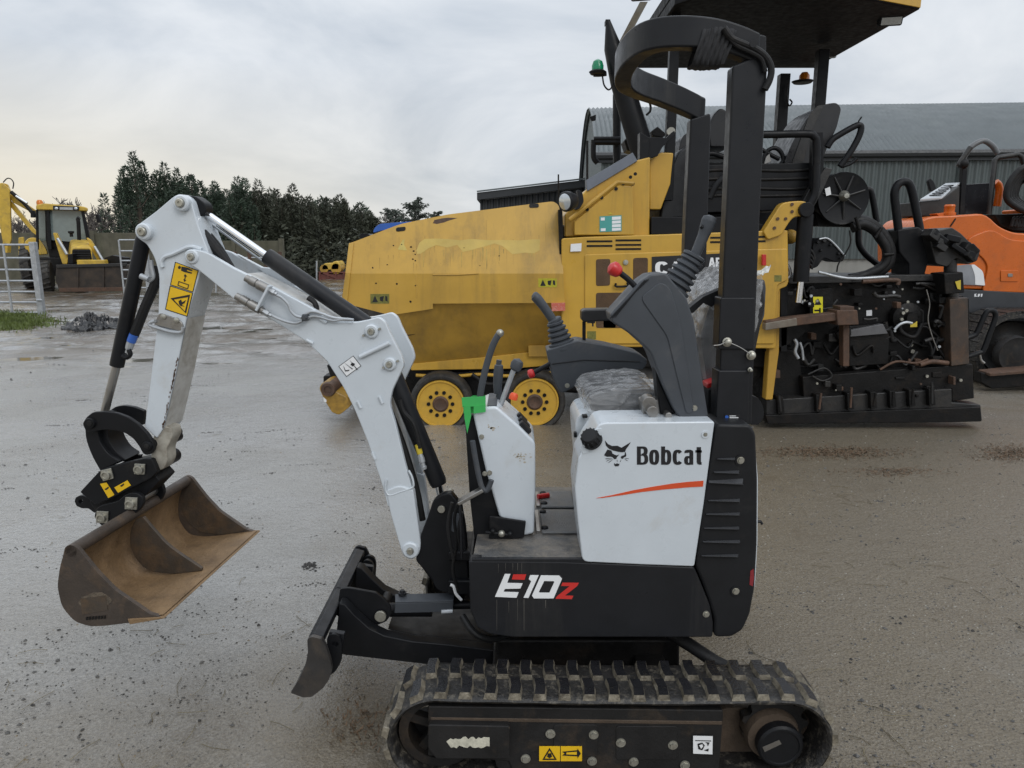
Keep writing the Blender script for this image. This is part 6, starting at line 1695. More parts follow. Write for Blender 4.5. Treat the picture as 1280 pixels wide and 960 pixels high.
# pale scars where the old lettering was
rs = random.Random(14)
top = [(521, 313), (524, 303), (531, 299), (545, 298), (560, 298.5), (575, 300), (590, 299), (610, 300.5), (630, 299.5), (650, 301), (665, 299), (675.5, 299)]
bot = [(675, 313), (668, 317), (655, 316), (640, 318), (628, 307), (618, 305), (605, 308), (590, 313), (578, 315), (572, 306), (560, 309), (545, 307), (535, 311), (526, 318), (521, 318)]
scar = [(u + rs.uniform(-.7, .7), v + rs.uniform(-.7, .7)) for u, v in top + bot]
MB().prism([at(u, v, HY(v) - .0015) for u, v in scar], (0, .0015, 0)).build('paint_scar', m_yelpale, hw)
MB().prism([at(u, v, HY(v) - .0012) for u, v in ((497, 312), (503, 300), (506, 299), (505, 306), (509, 313))], (0, .001, 0)).build('paint_scar', m_ypatch, hw)
dr = MB()
for i in range(26):
    u = rs.uniform(524, 674); v = 313 + rs.uniform(-8, 3); L_ = rs.uniform(5, 26); w_ = rs.uniform(.3, .9)
    dr.prism([at(u - w_, v, HY(v) - .0012), at(u + w_, v, HY(v) - .0012), at(u + w_ * .4, v + L_, HY(v + L_) - .0012), at(u - w_ * .3, v + L_, HY(v + L_) - .0012)], (0, .0007, 0))
dr.build('run_marks', mat('green_grime', (.36, .245, .048), .5, var=.3), hw)['kind'] = 'stuff'
gr = MB()
for i in range(44):
    u = rs.uniform(440, 700); v = rs.uniform(275, 330); L_ = rs.uniform(4, 40); w_ = rs.uniform(.15, .5)
    if v < 252 + (694 - u) * .2 + 4: continue
    gr.prism([at(u - w_, v, HY(v) - .001), at(u + w_, v, HY(v) - .001), at(u + w_ * .3, v + L_, HY(v + L_) - .001), at(u - w_ * .3, v + L_, HY(v + L_) - .001)], (0, .0005, 0))
gr.build('run_marks', mat('dark_grime', (.36, .215, .038), .5, var=.3), hw)['kind'] = 'stuff'
# weld seams, dents with dark holes, rust
MB().tube([at(u, v, HY(v) - .001) for u, v in ((541, 343.5), (570, 343.7), (598, 342))], .006, 6).build('weld_seam', m_yelunder, hw)
MB().tube([at(u, v, HY(v)) for u, v in ((521, 330), (520, 345), (521, 372))], .004, 6).build('weld_seam', m_yel, hw)
for (u, v, r) in ((492, 307, .012), (502, 306, .01), (514, 309, .016), (517, 314, .014), (519, 318, .012), (516, 324, .014), (519, 326, .012), (466, 335, .014), (484, 331, .01), (470, 354, .012), (496, 355, .014), (520, 357, .016), (580, 310, .01), (624, 320, .009), (513, 377, .016), (600, 332, .008)):
    r *= .62; c = at(u, v, HY(v) - .0005); MB().prism([c + Vector((r * cos(a) * rs.uniform(.6, 1.2), -.001, r * sin(a) * rs.uniform(.6, 1.2))) for a in [2 * pi * i / 8 for i in range(8)]], (0, .001, 0)).build('rust_spot', m_tar, hw)
MB().prism([at(u, v, HY(v) - .001) for u, v in ((543, 275), (552, 273), (560, 272), (572, 272.5), (560, 276), (555, 278), (546, 280), (541, 279))], (0, .001, 0)).build('rust_patch', m_rusty, hw)
MB().prism([at(u + 0, v, PY + .16) for u, v in rnd([(504, 414), (513, 409), (525, 407), (526, 412), (520, 418), (508, 420)], 4)], (0, .012, 0)).build('scrape_mark', m_tar, under)
def warn(u0, v0, u1, v1, Y, parent, mt, pics=True, lab=None):
    s = flat_px([[(u0, v0), (u1, v0), (u1, v1), (u0, v1)]], Y - .002).build('warning_label', mt, parent, label=lab)
    w = u1 - u0; h = v1 - v0
    flat_px([[(u0 + w * .1, v1 - h * .15), (u0 + w * .24, v0 + h * .15), (u0 + w * .4, v1 - h * .15)], [(u0 + w * .5, v0 + h * .3), (u0 + w * .72, v0 + h * .2), (u0 + w * .66, v1 - h * .2), (u0 + w * .52, v1 - h * .3)],
             [(u0 + w * .78, v0 + h * .2), (u0 + w * .9, v0 + h * .25), (u0 + w * .92, v1 - h * .2), (u0 + w * .8, v1 - h * .3)]], Y - .0034).build('pictogram', m_blackprint, s)
    return s
warn(463, 367.5, 486.5, 379.5, PY, hw, m_dirtysticker, lab='grimy label near the hopper front')
warn(673, 348, 696, 359, PY, hw, mat('label_yellow_green', (.40, .36, .02), .45, var=.25, vscale=30), lab='label near the hopper rear edge')
s_ = flat_px([[(689, 379), (706.5, 378.5), (706.5, 388.5), (690, 389)]], PY - .02, th=.02).build('side_reflector', mat('faded_red', (.50, .12, .08), .4, dirt=(.6, .45, .4), damt=.4, dscale=60), PV)
# hopper floor and inner side
MB().box((at(560, 300, PY).x, PY + 1.3, .72), (1.5, 1.5, .1)).build('hopper_floor', m_tar, PV, .01)
# push roller at the front
rl = [(399, 486, 2), (401, 480, 3), (409, 476, 3), (417, 480, 3), (420, 490, 2), (434, 497, 3), (438, 508, 3), (424, 519, 3), (415, 516, 3), (405, 500, 2)]
pr = MB().px(rl, PY + .25, 1.9, r=2).build('push_roller', mat('push_roller_paint', (.42, .24, .035), .4, var=.3, vscale=10, dirt=(.022, .018, .014), damt=.66, dscale=5), PV, .008)
a = at(410, 487, PY + .23); MB().lathe(a, (0, 1, 0), [(0, 0), (0, .03), (-.012, .034), (-.012, .058), (.02, .066), (1.9, .066), (1.9, 0)], 24).build('roller_shaft', m_rusty, pr, ang=35)
MB().px([(404, 496), (408, 500), (408, 503), (405, 502)], PY + .245, .004, r=1).build('bolt_hole', m_whiteprint, pr)
MB().px([(404, 470), (440, 468), (600, 476), (600, 498), (430, 490), (404, 482)], PY + .75, .2).build('roller_frame', m_tar, PV, .01)
MB().px([(408, 455), (428, 466), (448, 490), (440, 494), (414, 474)], PY + .5, .06, r=3).build('roller_bracket', m_black, PV, .006)
# --- bogie wheels
m_tyre = mat('solid_tyre', (.022, .021, .020), .7, var=.2, dirt=(.10, .085, .065), damt=.45, dscale=10, bump=.2, bscale=60)
def bogie(u, v):
    Y = PY + .18; c = at(u, v, Y); R = (39.5 / ppm(Y, v)) ** 1 * (ppm(Y, v) / ppm(Y, v)); R = 39.0 / (F * (cos(TH) + (480 - v) / F * sin(TH)) / Y)
    w = MB().lathe(c, (0, 1, 0), [(.03, R * .77), (.012, R * .80), (.0, R * .86), (.0, R * .92), (.02, R * .985), (.05, R), (.20, R), (.23, R * .97), (.25, R * .8)], 40).build('bogie_wheel', m_tyre, PV, ang=40)
    for i in range(26):
        a = 2 * pi * i / 26; p = c + Vector((cos(a) * R * .955, .012, sin(a) * R * .955))
        MB().bar(p + Vector((0, -.004, 0)), p + Vector((0, .10, 0)), .012, .010).build('tread_notch', m_tyre, w) if i % 2 == 0 else None
    MB().lathe(c + Vector((0, .012, 0)), (0, 1, 0), [(.006, R * .25), (.004, R * .58), (.002, R * .70), (-.008, R * .72), (-.008, R * .77), (.03, R * .785), (.03, 0)], 36).build('rim', m_yelrim, w, ang=30)
    MB().lathe(c + Vector((0, .008, 0)), (0, 1, 0), [(0, 0), (0, R * .16), (-.006, R * .2), (.004, R * .26), (.02, R * .26)], 20).build('hub', m_rusty, w, ang=30)
    h = MB(); h.cyl((0, .002, 0), (0, .016, 0), .0165, n=10); me = h.mesh('bolt_hole'); me.materials.append(m_tar)
    for i in range(10):
        a = 2 * pi * i / 10; piece('bolt_hole', me, Matrix.Translation(c + Vector((cos(a) * R * .385, .006, sin(a) * R * .385))), w)
bogie(550.5, 505.5); bogie(668.5, 503)
pp('bogie_beam', [(520, 470), (600, 466), (700, 464), (760, 470), (760, 490), (690, 488), (610, 500), (530, 492)], PY + .45, .10, m_tar, .01)
pp('chassis_side', [(505, 460), (850, 448), (850, 500), (600, 484), (520, 486)], PY + .70, .10, m_tar, .01)
pt('grease_pipe', [(520, 469), (560, 471), (600, 468), (640, 470), (690, 466), (720, 468)], PY + .38, .016, m_yelrim)
pt('chassis_hose', [(590, 468), (610, 480), (640, 476), (660, 466)], PY + .34, .018, m_rubber)
# rear drive wheel, hidden for the most part by the little digger
c = at(862, 468, PY + .25); c.z = .72
w = MB().lathe(c, (0, 1, 0), [(.03, .40), (.0, .46), (.0, .60), (.05, .70), (.38, .70), (.42, .62), (.42, .4)], 44).build('drive_wheel', m_tyre, PV, ang=40)
MB().lathe(c + Vector((0, .05, 0)), (0, 1, 0), [(0, 0), (0, .18), (.08, .26), (.02, .38), (-.02, .40), (.05, .41)], 30).build('rim', m_yelrim, w, ang=40)
# --- engine side
body = pp('body_side', [(702, 298, 3), (733, 296, 0), (840, 292.5, 0), (985, 287.5, 3), (986, 352, 0), (984, 358, 3), (974, 362, 3), (970, 436, 3), (862, 434, 3), (702, 434, 3)], PY + .02, .10, m_yelclean, .01, r=3)
MB().box((at(845, 360, PY).x, PY + 1.3, 1.10), (1.85, 2.2, 1.2)).build('body_core', m_tar, PV, .02)
pp('door_panel', [(731, 318, 3), (812, 315.5, 0), (985, 310.5, 3), (985, 350, 3), (972, 356, 3), (968, 430, 3), (731, 430, 3)], PY + .006, .016, m_yelclean, .008, r=3, parent=body)
for (u0, u1, ys, vv) in ((733.5, 765.5, (301.5, 307.3), .15), (769.5, 801.5, (300.3, 306, 311.2), .15), (888, 907, (297, 302.5), .15), (940, 957, (296, 301.5), .15)):
    for v in ys:
        pp('vent_slot', [(u0, v - 1), (u1, v - 1.2), (u1, v + 1.1), (u0, v + 1.3)], PY + .016, .008, m_tar, 0, parent=body)
for (p) in ([(745, 324, 3), (763, 323.5, 3), (762.5, 357, 3), (745, 357.5, 3)], [(791.5, 322.5, 3), (810, 322, 3), (809.5, 356, 3), (791.5, 356.5, 3)], [(745, 366, 3), (802, 365.5, 3), (802, 410, 3), (745, 410, 3)], [(754, 400), (770, 400), (770, 410), (754, 410)]):
    g = pp('grille', p, PY + .0025, .006, mat('perforated_grille', (.085, .045, .018), .6, var=.3, vscale=5, bump=.5, bscale=260), .002, r=2, parent=body)
for (u, v) in ((782, 328),):
    c = at(u, v, PY + .004); MB().lathe(c, (0, -1, 0), [(0, .022), (.01, .02), (.012, 0)], 16).build('door_lock', m_zinc, body)
pt('door_handle', [(770, 354), (770, 358), (784, 357.5), (784, 353)], PY - .02, .009, m_tar, body)
bp = pp('brand_panel', [(815, 321), (907, 316.5), (907, 341), (815, 345)], PY - .0015, .006, m_blackprint, 0, parent=body)
stroke_letters('CAT', 819, 327, 872, 343, PY - .003).build('brand_lettering', m_whiteprint, bp)
stroke_letters('AP-', 886, 322, 906.5, 333.5, PY - .003).build('model_lettering', m_whiteprint, bp)
for i, (u, v) in enumerate(((748, 300.2), (757, 299.8))): pass
for (p, mt) in (([(713.5, 305), (727, 304), (726.5, 314), (713, 314.5)], m_whiteprint), ([(734, 400), (744, 400), (744, 404), (734, 404)], m_blackprint), ([(734, 414), (745, 414), (745, 424), (734, 425)], m_dirtysticker), ([(968, 344), (977, 344), (977, 352), (968, 352)], m_dirtysticker)):
    flat_px([p], PY + .0045).build('label', mt, body)
flat_px([[(740, 403), (742, 403), (742, 408), (740, 408)], [(745, 404), (747, 404), (747, 407), (745, 407)]], PY + .0045).build('print', m_blackprint, body)
pp('rear_lamp', [(953, 318), (958, 318), (958, 332), (953, 332)], PY - .04, .03, m_red, .004)
pp('rear_frame', [(962, 350), (976, 350), (974, 440), (966, 500), (957, 500), (962, 430)], PY + .05, .10, m_yelunder, .01)
# seam between hopper and engine
pp('hopper_seam', [(698, 262), (703, 262), (707, 380), (701, 380)], PY + .05, .1, m_tar, 0)
# --- bonnet
pp('bonnet', [(706, 268), (734, 236), (797, 200), (813, 196), (812, 296), (706, 296)], PY + .12, 2.2, m_yelclean, .012)
fp = pp('bonnet_side', [(718, 294), (718, 277), (773, 231, 3), (791, 232.5, 3), (793, 294)], PY + .03, .12, m_yelclean, .010, r=2)
MB().tube([at(712, 275, PY + .035), at(772, 228, PY + .035), at(792, 229.5, PY + .035)], .018, 8).build('bonnet_seam', m_yelunder, PV)
st = MB(); a = [at(734, 239, PY + .10), at(797, 201, PY + .10), at(791, 190.5, PY + .14), at(733, 225, PY + .14)]
st.prism(a, (0, .12, .0)); st.build('bonnet_edge', mat('grey_trim', (.09, .10, .12), .45), PV, .004)
for (u, v) in ((788, 221.5), (794, 217.5), (770, 236), (779, 229.5), (752, 247), (734, 262), (791, 230), (733, 261)):
    c = at(u, v, PY + .03); MB().cyl(c, c + Vector((0, -.008, 0)), .014, n=8).build('bolt', m_tar, PV)
tl = flat_px([[(749.5, 270.5), (777, 269), (777, 289), (749.5, 290)]], PY + .026).build('teal_label', m_teal, fp)
flat_px([[(751, 272), (756, 271.8), (756, 275.5), (751, 275.7)], [(765, 271), (776, 270.4), (776, 274.4), (765, 275)], [(765, 276), (776, 275.4), (776, 279), (765, 279.6)], [(765, 280.6), (776, 280), (776, 283.6), (765, 284.2)], [(765, 285.2), (776, 284.6), (776, 288), (765, 288.6)], [(751, 285.5), (757, 285.2), (757, 288.8), (751, 289)]], PY + .0245).build('print', m_whiteprint, tl)
flat_px([[(760, 268), (763, 265), (766, 268)]], PY + .026).build('triangle_mark', m_brass, fp)
# headlamp, aerials
hl = MB().lathe(at(717, 251, PY - .12), (-1, -.9, -.15), [(-.02, .02), (0, .055), (.05, .075), (.09, .078), (.10, .07)], 20).build('head_lamp', m_blackpl, PV)
MB().lathe(at(717, 251, PY - .12) + Vector((-1, -.9, -.15)).normalized() * .095, (-1, -.9, -.15), [(0, .07), (.012, .05), (.016, 0)], 20).build('lamp_glass', m_lensclear, hl)
MB().px([(721, 236), (728, 240), (730, 252), (724, 262), (718, 262), (724, 252)], PY - .02, .12, r=3).build('lamp_shell', m_blackpl, hl, .005)
pt('aerial', [(734, 176), (734, 200), (734, 256)], PY + .3, .010, m_tar)
pt('aerial', [(698, 218), (698, 256)], PY + .6, .007, m_tar)
# --- platform
pp('platform_post', [(800, 165), (804, 167), (812, 172), (811, 195), (808, 260), (814, 275), (814, 291), (795, 291), (797, 272), (800, 250)], PY + .20, .12, m_black, .006)
pp('platform_post', [(804, 171), (833, 172), (838, 167), (843, 163), (845, 168), (836, 176), (828, 184), (822, 195), (808, 200)], PY + .22, .05, m_black, .004)
pp('seat_box', [(812, 200, 2), (826, 190.5, 2), (842, 191, 2), (838, 230, 0), (826, 262, 2), (812, 262, 2)], PY + .3, .5, m_yelclean, .01, r=2)
pp('platform_sill', [(814, 271), (925, 271), (960, 283), (960, 293), (814, 293)], PY + .10, .12, m_black, .006)
pp('platform_back', [(812, 205), (1010, 200), (1010, 290), (812, 290)], PY + 1.2, .2, m_black, .01)
def seat(pts, Y, d, label):
    s = pp('operator_seat', pts, Y, d, m_vinyl, .05, r=6, label=label); return s
seat([(824, 275, 6), (829, 240, 6), (836, 214, 6), (848, 188, 8), (862, 180, 6), (886, 190, 6), (888, 272, 6)], PY + .55, .5, 'front operator seat behind the roll bar')
pp('head_rest', [(848, 190), (852, 172), (858, 166), (880, 166), (886, 190)], PY + .6, .4, m_vinyl, .03, r=4)
seat([(980, 205, 4), (986, 188, 6), (996, 168, 6), (1014, 141, 8), (1030, 130, 8), (1046, 128, 6), (1052, 135, 6), (1046, 160, 6), (1036, 180, 6), (1026, 205, 4)], PY + .45, .5, 'rear operator seat leaning back beside the railing')
pp('seat_side_panel', [(1012, 143), (1022, 132), (1030, 131), (1014, 165), (1004, 204), (990, 204)], PY + .44, .02, m_tar2, .005, r=2)
# hanging visor above the first seat
pp('seat_cover', [(886, 160, 3), (890, 146, 3), (900, 135, 3), (907, 137, 3), (914, 150, 3), (916, 184, 3), (888, 184, 3)], PY + .7, .5, m_vinyl, .03, r=5)
# ribbed curtain and console box right of the posts
cb = pp('console_box', [(880, 206), (1020, 203), (1024, 216), (1016, 238), (1006, 246), (1004, 262), (880, 266)], PY + .25, .5, m_black, .008)
for v in (213, 224, 236, 245):
    pts = [(882, v + .5), (910, v + rs.uniform(-1.2, 1.2)), (945, v + rs.uniform(-1.5, 1.5)), (985, v + rs.uniform(-1.5, 1)), (1016 - (v - 211) * .3, v - 1)]
    pt('curtain_fold', pts, PY + .256, .016, m_tar, cb)
pt('hand_rail', [(918, 170), (926, 168.5), (970, 168), (1010, 167.5), (1018, 171), (1021, 178), (1021, 205), (1020, 240)], PY + .15, .030, m_black, sm=5)
pt('hand_rail', [(1020, 206), (1019, 240), (1012, 256)], PY + .12, .03, m_black)
pt('steering_wheel', [(953, 204), (958, 190), (968, 185), (976, 190), (979, 200), (975, 206)], PY + .5, .018, m_black)
pt('steering_column', [(952, 187), (964, 194), (974, 199)], PY + .5, .018, m_black)
pp('control_knob', [(958, 196), (962, 192), (964, 202), (955, 206)], PY + .45, .05, m_steel, .003)
pt('hand_rail', [(887, 248), (895, 232), (905, 222), (918, 216)], PY + .18, .025, m_black)
pt('grab_lever', [(918, 246), (926, 238)], PY + .14, .022, m_black)
pt('hand_rail', [(862, 206), (872, 196), (890, 192), (905, 196), (916, 194)], PY + .4, .022, m_black)
# --- canopy
Zc = 3.37
def cz(x, y, z=Zc): return Vector((x, y, z))
R_ = at(1150, 12, 6.1); x_r, y_r = R_.x, R_.y
x_l = at(790, 90, 8.0).x
plan = [cz(x_r, 6.1), cz(x_r - .5, 5.88), cz(x_r - 1.1, 5.76), cz(x_l + .15, 5.8), cz(x_l, 6.0), cz(x_l - .02, 8.02), cz(x_r - .03, 8.02)]
can = MB().prism(plan, (0, 0, .10)).build('canopy', m_canopy, PV, .012)
MB().prism([p + Vector((0, -.008 if i < 4 else 0, .012)) for i, p in enumerate(plan[:3])] + [p + Vector((0, .02, .012)) for p in plan[:3][::-1]], (0, 0, .16)).build('canopy_edge', m_yelclean, can, .004)
MB().prism([p + Vector((-.06 if i in (0, 6) else 0, .0, .101)) for i, p in enumerate(plan)], (0, 0, .10)).build('canopy_top', m_canopy, can, .01)
MB().prism([at(775, 50, 6.7), at(800, 2, 6.2), at(810, 2, 6.2), at(780, 58, 6.7)], (0, .03, 0)).build('windscreen_strip', mat('pale_trim', (.55, .55, .53), .5), PV, .002)
def floodlight(u, v, Y, s):
    c = at(u, v, Y); l = MB().box(c, (.20 * s, .10, .13 * s), (radians(25), 0, radians(-12))).build('flood_light', m_blackpl, can, .015)
    R = Euler((radians(25), 0, radians(-12))).to_matrix()
    MB().box(c + R @ Vector((0, -.054, 0)), (.17 * s, .008, .10 * s), (radians(25), 0, radians(-12))).build('lamp_glass', m_lensclear, l, .002)
floodlight(1113, 22, 6.35, .9); floodlight(1036, 66, 7.6, .7); floodlight(802, -9, 6.0, .8)
for (u0, v0, u1, v1, Y, w, lab) in ((838.5, -6, 837, 190, 6.25, .078, 'near'), (974.5, 93, 974.5, 172, 7.9, .105, 'far'), (1021.5, 63, 1021.5, 150, 7.1, .10, 'rear')):
    a, c = at(u0, v0, Y), at(u1, v1, Y); a.z = min(a.z, Zc + .02); a.x = c.x
    MB().bar(c + Vector((0, 0, -.4)), a, w, w, (1, 0, 0)).build('canopy_post', m_black, PV, .006)
a = at(838, 165, 6.22); MB().cyl(a, a + Vector((0, -.03, 0)), .035, n=12).build('post_bolt', m_zinc, PV)
# exhaust stack
P = [at(760, 26, 6.5), at(766, 60, 6.5), at(776, 100, 6.5), at(788, 140, 6.5), at(800, 178, 6.5), at(806, 196, 6.5)]
MB().tube(P, [.02, .075, .095, .10, .105, .105], 20).build('exhaust_stack', m_black, PV, ang=50)
pp('stack_bracket', [(757, 24), (763, 24), (763, 28), (757, 30)], 6.48, .08, m_black, .003)
bc = MB().lathe(at(747, 93, 6.45), (0, 0, 1), [(0, .06), (.02, .075), (.03, .06), (.035, .05)], 20).build('beacon_base', m_blackpl, PV)
MB().lathe(at(747, 90, 6.45), (0, 0, 1), [(0, .05), (.05, .05), (.085, .038), (.10, .015), (.102, 0)], 20).build('beacon_lens', m_greenlens, bc)
pt('beacon_arm', [(742, 93), (750, 93), (758, 92)], 6.46, .02, m_blackpl)
pt('beacon_wire', [(753, 95), (755, 106), (760, 112), (764, 110), (766, 104)], 6.44, .007, m_tar)
pt('beacon_wire', [(806, 122), (812, 128), (813, 138), (808, 144)], 6.4, .010, m_tar)
ab = MB().lathe(at(1003, 104, 7.9), (0, 0, 1), [(0, .09), (.02, .11), (.03, .06)], 18).build('beacon_base', m_blackpl, PV)
MB().lathe(at(1005, 102, 7.9), (0, 0, 1), [(0, .055), (.06, .052), (.09, .03), (.092, 0)], 18).build('beacon_lens', m_amber, ab)
pt('beacon_wire', [(985, 104), (983, 118), (986, 132), (990, 128), (987, 124)], 7.8, .008, m_tar)
# far railing uprights seen left of the stack
pt('far_rail', [(771, 118), (771, 170), (772, 230)], 8.2, .045, m_black)
for v in (174, 178): pt('far_rail', [(742, v), (775, v)], 8.1, .03, m_black)
pt('far_rail', [(742, 175), (742, 196), (747, 204)], 8.1, .03, m_black)
pp('mirror', [(737, 146), (745, 143), (745, 150), (740, 151)], 8.0, .05, m_black, .005)
pp('valve_block', [(780, 176), (787, 168), (794, 176), (799, 192), (784, 188)], 6.6, .2, m_tar, .008)
pp('valve_block', [(814, 164), (822, 158), (834, 168), (828, 172), (816, 170)], 6.7, .2, m_tar, .008)
# --- rear gooseneck, lift cylinder
pp('gooseneck', [(954, 290, 3), (977, 254, 6), (989, 251.5, 6), (1006, 251, 8), (1017, 258, 8), (1017, 266, 6), (1008, 270, 3), (992, 271, 8), (984, 282, 6), (977, 294, 3), (960, 300, 3)], PY - .01, .10, m_yelclean, .01, r=4)
for (u, v) in ((990, 255.5), (990, 264.5), (972, 273.5), (982, 273.5), (968, 285)):
    c = at(u, v, PY - .012); MB().cyl(c, c + Vector((0, -.006, 0)), .013, n=8).build('bolt', m_rusty, PV)
c = at(1009, 262, PY - .05); MB().cyl(c, c + Vector((0, .2, 0)), .058, n=24).build('pivot_pin', m_black, PV, .006)
a, c = at(1007, 268, PY + .04), at(1001, 352, PY + .04)
MB().cyl(a, c, .062, n=24).build('lift_cylinder', m_black, PV)
MB().cyl(c, at(998, 378, PY + .04), .028, n=18).build('lift_rod', m_chrome, PV)
pp('rear_post', [(975, 292), (986, 292), (984, 440), (976, 440)], PY + .12, .14, m_black, .006)
c = at(988, 296, PY + .25); MB().sph(c, .06).build('brass_knob', m_yelunder, PV)
# --- rear console, reel and hoses
pp('rear_leg', [(1032, 209), (1041, 211), (1030, 235), (1018, 258), (1000, 258), (1012, 236)], PY + .18, .12, m_tar2, .006)
pp('rear_post', [(1016, 165), (1029, 165), (1030, 210), (1020, 232), (1014, 238)], PY + .15, .06, m_black, .004)
reel = MB().lathe(at(1053, 248, PY + .28), (0, 1, 0), [(0, .0), (.0, .04), (-.02, .19), (-.025, .21), (.0, .215), (.03, .19), (.20, .19), (.23, .215), (.25, .2), (.25, 0)], 36).build('hose_reel', m_black, PV, ang=35)
for i in range(7):
    a = 2 * pi * i / 7 + .3; c = at(1055, 246, PY + .255)
    MB().tube([c, c + Vector((cos(a) * .18, .008, sin(a) * .18))], .008, 6).build('spoke', m_tar2, reel)
c = at(1055, 245, PY + .25); MB().lathe(c, (0, -1, 0), [(0, .045), (.02, .04), (.05, .02), (.051, 0)], 14).build('reel_hub', m_zinc, reel)
MB().px([(1031, 236), (1037.5, 233.5), (1039, 243), (1033, 245)], PY + .245, .004).build('label', m_whiteprint, reel)
pp('reel_bracket', [(1020, 260), (1040, 270), (1072, 276), (1070, 284), (1022, 283)], PY + .4, .1, m_black, .006)
pt('hand_rail', [(1034, 184), (1040, 175), (1050, 168), (1068, 158), (1074, 156.5), (1076.5, 160), (1073, 172), (1063, 190), (1050, 208)], PY + .35, .026, m_black, sm=5)
pt('grab_lever', [(1054, 208), (1064, 204), (1071, 198)], PY + .35, .014, m_black)
pt('aerial', [(1073, 152), (1077, 146)], PY + .35, .006, m_black)
for k_, (du, dv, dy, rr) in enumerate(((0, 0, .30, .045), (2, 5, .25, .034), (-2, -3, .36, .036), (1, 8, .33, .030))):
    pt('hose_bundle', [(1064 + du, 279 + dv), (1076 + du, 276 + dv * .8), (1090 + du, 281 + dv), (1103 - dv * .6, 294 + dv * .5), (1112 - dv * .7, 311), (1111 - dv * .6, 327 - dv * .2), (1101 - dv * .3, 338 - dv * .5), (1084, 344 - dv * .3), (1062, 349 + dv * .2)], PY + dy, rr, m_rubber, n=12, sm=5)
for t_ in ((1072, 279, .4), (1098, 291, -.7), (1111, 318, -1.5)):
    pt('hose_strap', [(t_[0] - 6 * sin(t_[2]), t_[1] - 8 * cos(t_[2])), (t_[0], t_[1]), (t_[0] + 6 * sin(t_[2]), t_[1] + 8 * cos(t_[2]))], PY + .21, .014, m_tar)
pt('thin_cable', [(1062, 288), (1063, 304), (1056, 318), (1048, 330), (1046, 340)], PY + .1, .006, m_tar)
pt('hand_rail', [(1073, 262), (1075, 245), (1080, 238), (1086, 237), (1090, 244), (1096, 278)], PY + .9, .028, m_black, sm=5)
pt('hand_rail', [(1073, 262), (1073, 290), (1074, 306), (1082, 318), (1094, 328), (1102, 334)], PY + .9, .028, m_black, sm=5)
# control pod above the screed
pd = pp('control_pod', [(1016, 306, 3), (1026, 296, 4), (1038, 300, 3), (1057, 320, 4), (1054, 327, 3), (1044, 328, 3), (1030, 322, 3), (1022, 334, 3), (1014, 336, 3)], PY + .15, .18, m_black, .012, r=3)
for (u, v, w) in ((1022, 303, 3), (1030, 301, 4), (1038, 306, 3), (1048, 317, 3), (1050, 323, 2), (1026, 313, 3)):
    c = at(u, v, PY + .14); MB().box(c, (w / 150, .03, w / 170), (0, .6, 0)).build('pod_switch', m_tar2 if w > 3 else m_blackpl, pd, .003)
pt('pod_trim', [(1024, 299), (1034, 298), (1044, 306), (1056, 320)], PY + .14, .008, m_galv, pd)
for i in range(4): pt('hydraulic_hose', [(1006 + i * 2, 320 + i * 3), (1012, 312 + i * 6), (1018 - i, 322 + i * 4), (1014, 336)], PY + .12, .012, m_rubber)
pt('coil_hose', [(978, 340), (982, 330), (986, 334), (988, 344), (982, 350)], PY + .1, .013, m_galv)
# --- screed
scr = pp('screed_body', [(957, 352), (1000, 346), (1165, 346), (1195, 352), (1200, 372), (1212, 372), (1214, 470), (957, 480)], PY + .30, .9, m_tar, .012)
pp('screed_top', [(985, 346), (1170, 343), (1172, 351), (986, 355)], PY + .22, .5, m_tar2, .006)
beam = pp('screed_beam', [(1003, 471), (1216, 455), (1218, 498), (1190, 502), (1190, 486), (1005, 500)], PY + .12, .10, m_tar, .008)
sp = pp('screed_plate', [(958, 500), (1190, 486), (1190, 503), (1226, 506), (1228, 526), (1190, 527), (958, 529)], PY + .08, .16, m_tar2, .008)
pp('screed_shoe', [(957, 519), (1190, 510), (1226, 509), (1227, 527), (1190, 528), (960, 530)], PY + .04, .08, m_tar, .006)
for u in (976, 1024, 1063, 1092, 1116, 1140, 1165):
    v = 510 - (u - 976) * .052
    pp('adjuster_bracket', [(u - 4, v - 14), (u + 3, v - 14), (u + 5, v + 6), (u - 3, v + 8)], PY + .03, .12, m_tar, .005, r=1)
    pt('adjuster_screw', [(u + rs.uniform(-3, 3), v - rs.uniform(8, 26)), (u, v + 4)], PY + .03, .010, rs.choice((m_tar2, m_tar, m_rusty)))
pp('cover_panel', [(1062, 408), (1108, 405), (1112, 420), (1110, 455), (1062, 458)], PY + .18, .10, m_tar, .006)
pp('cover_lip', [(1062, 413), (1104, 405), (1110, 417), (1063, 421)], PY + .14, .06, mat('grey_lip', (.11, .11, .115), .4, dirt=(.04, .04, .04), damt=.3), .004)
pp('tow_arm', [(957, 401), (997, 396), (1046, 391), (1046, 401), (998, 407), (957, 411)], PY - .06, .12, m_rusty, .008)
pp('tow_arm_sleeve', [(957, 404), (996, 397.5), (997, 407), (957, 413)], PY - .07, .12, mat('pale_steel', (.17, .15, .12), .6, dirt=(.09, .05, .03), damt=.5, dscale=10), .006)
pp('rust_box', [(1046, 388, 2), (1072, 387.5, 2), (1074, 406, 2), (1047, 407, 2)], PY - .08, .18, m_rusty, .012, r=2)
pp('pipe_flange', [(1050, 383), (1068, 383), (1068, 389), (1050, 389)], PY - .06, .14, m_rusty, .006)
pp('rust_post', [(1054, 406), (1062, 406), (1062, 458), (1054, 458)], PY + .0, .08, m_rusty, .006)
pp('rust_post', [(1187, 374), (1210, 372), (1212, 455), (1189, 458)], PY + .10, .16, mat('rust_stained_black', (.045, .032, .024), .6, var=.4, vscale=5, dirt=(.16, .075, .03), damt=.35, dscale=6, bump=.2), .008)
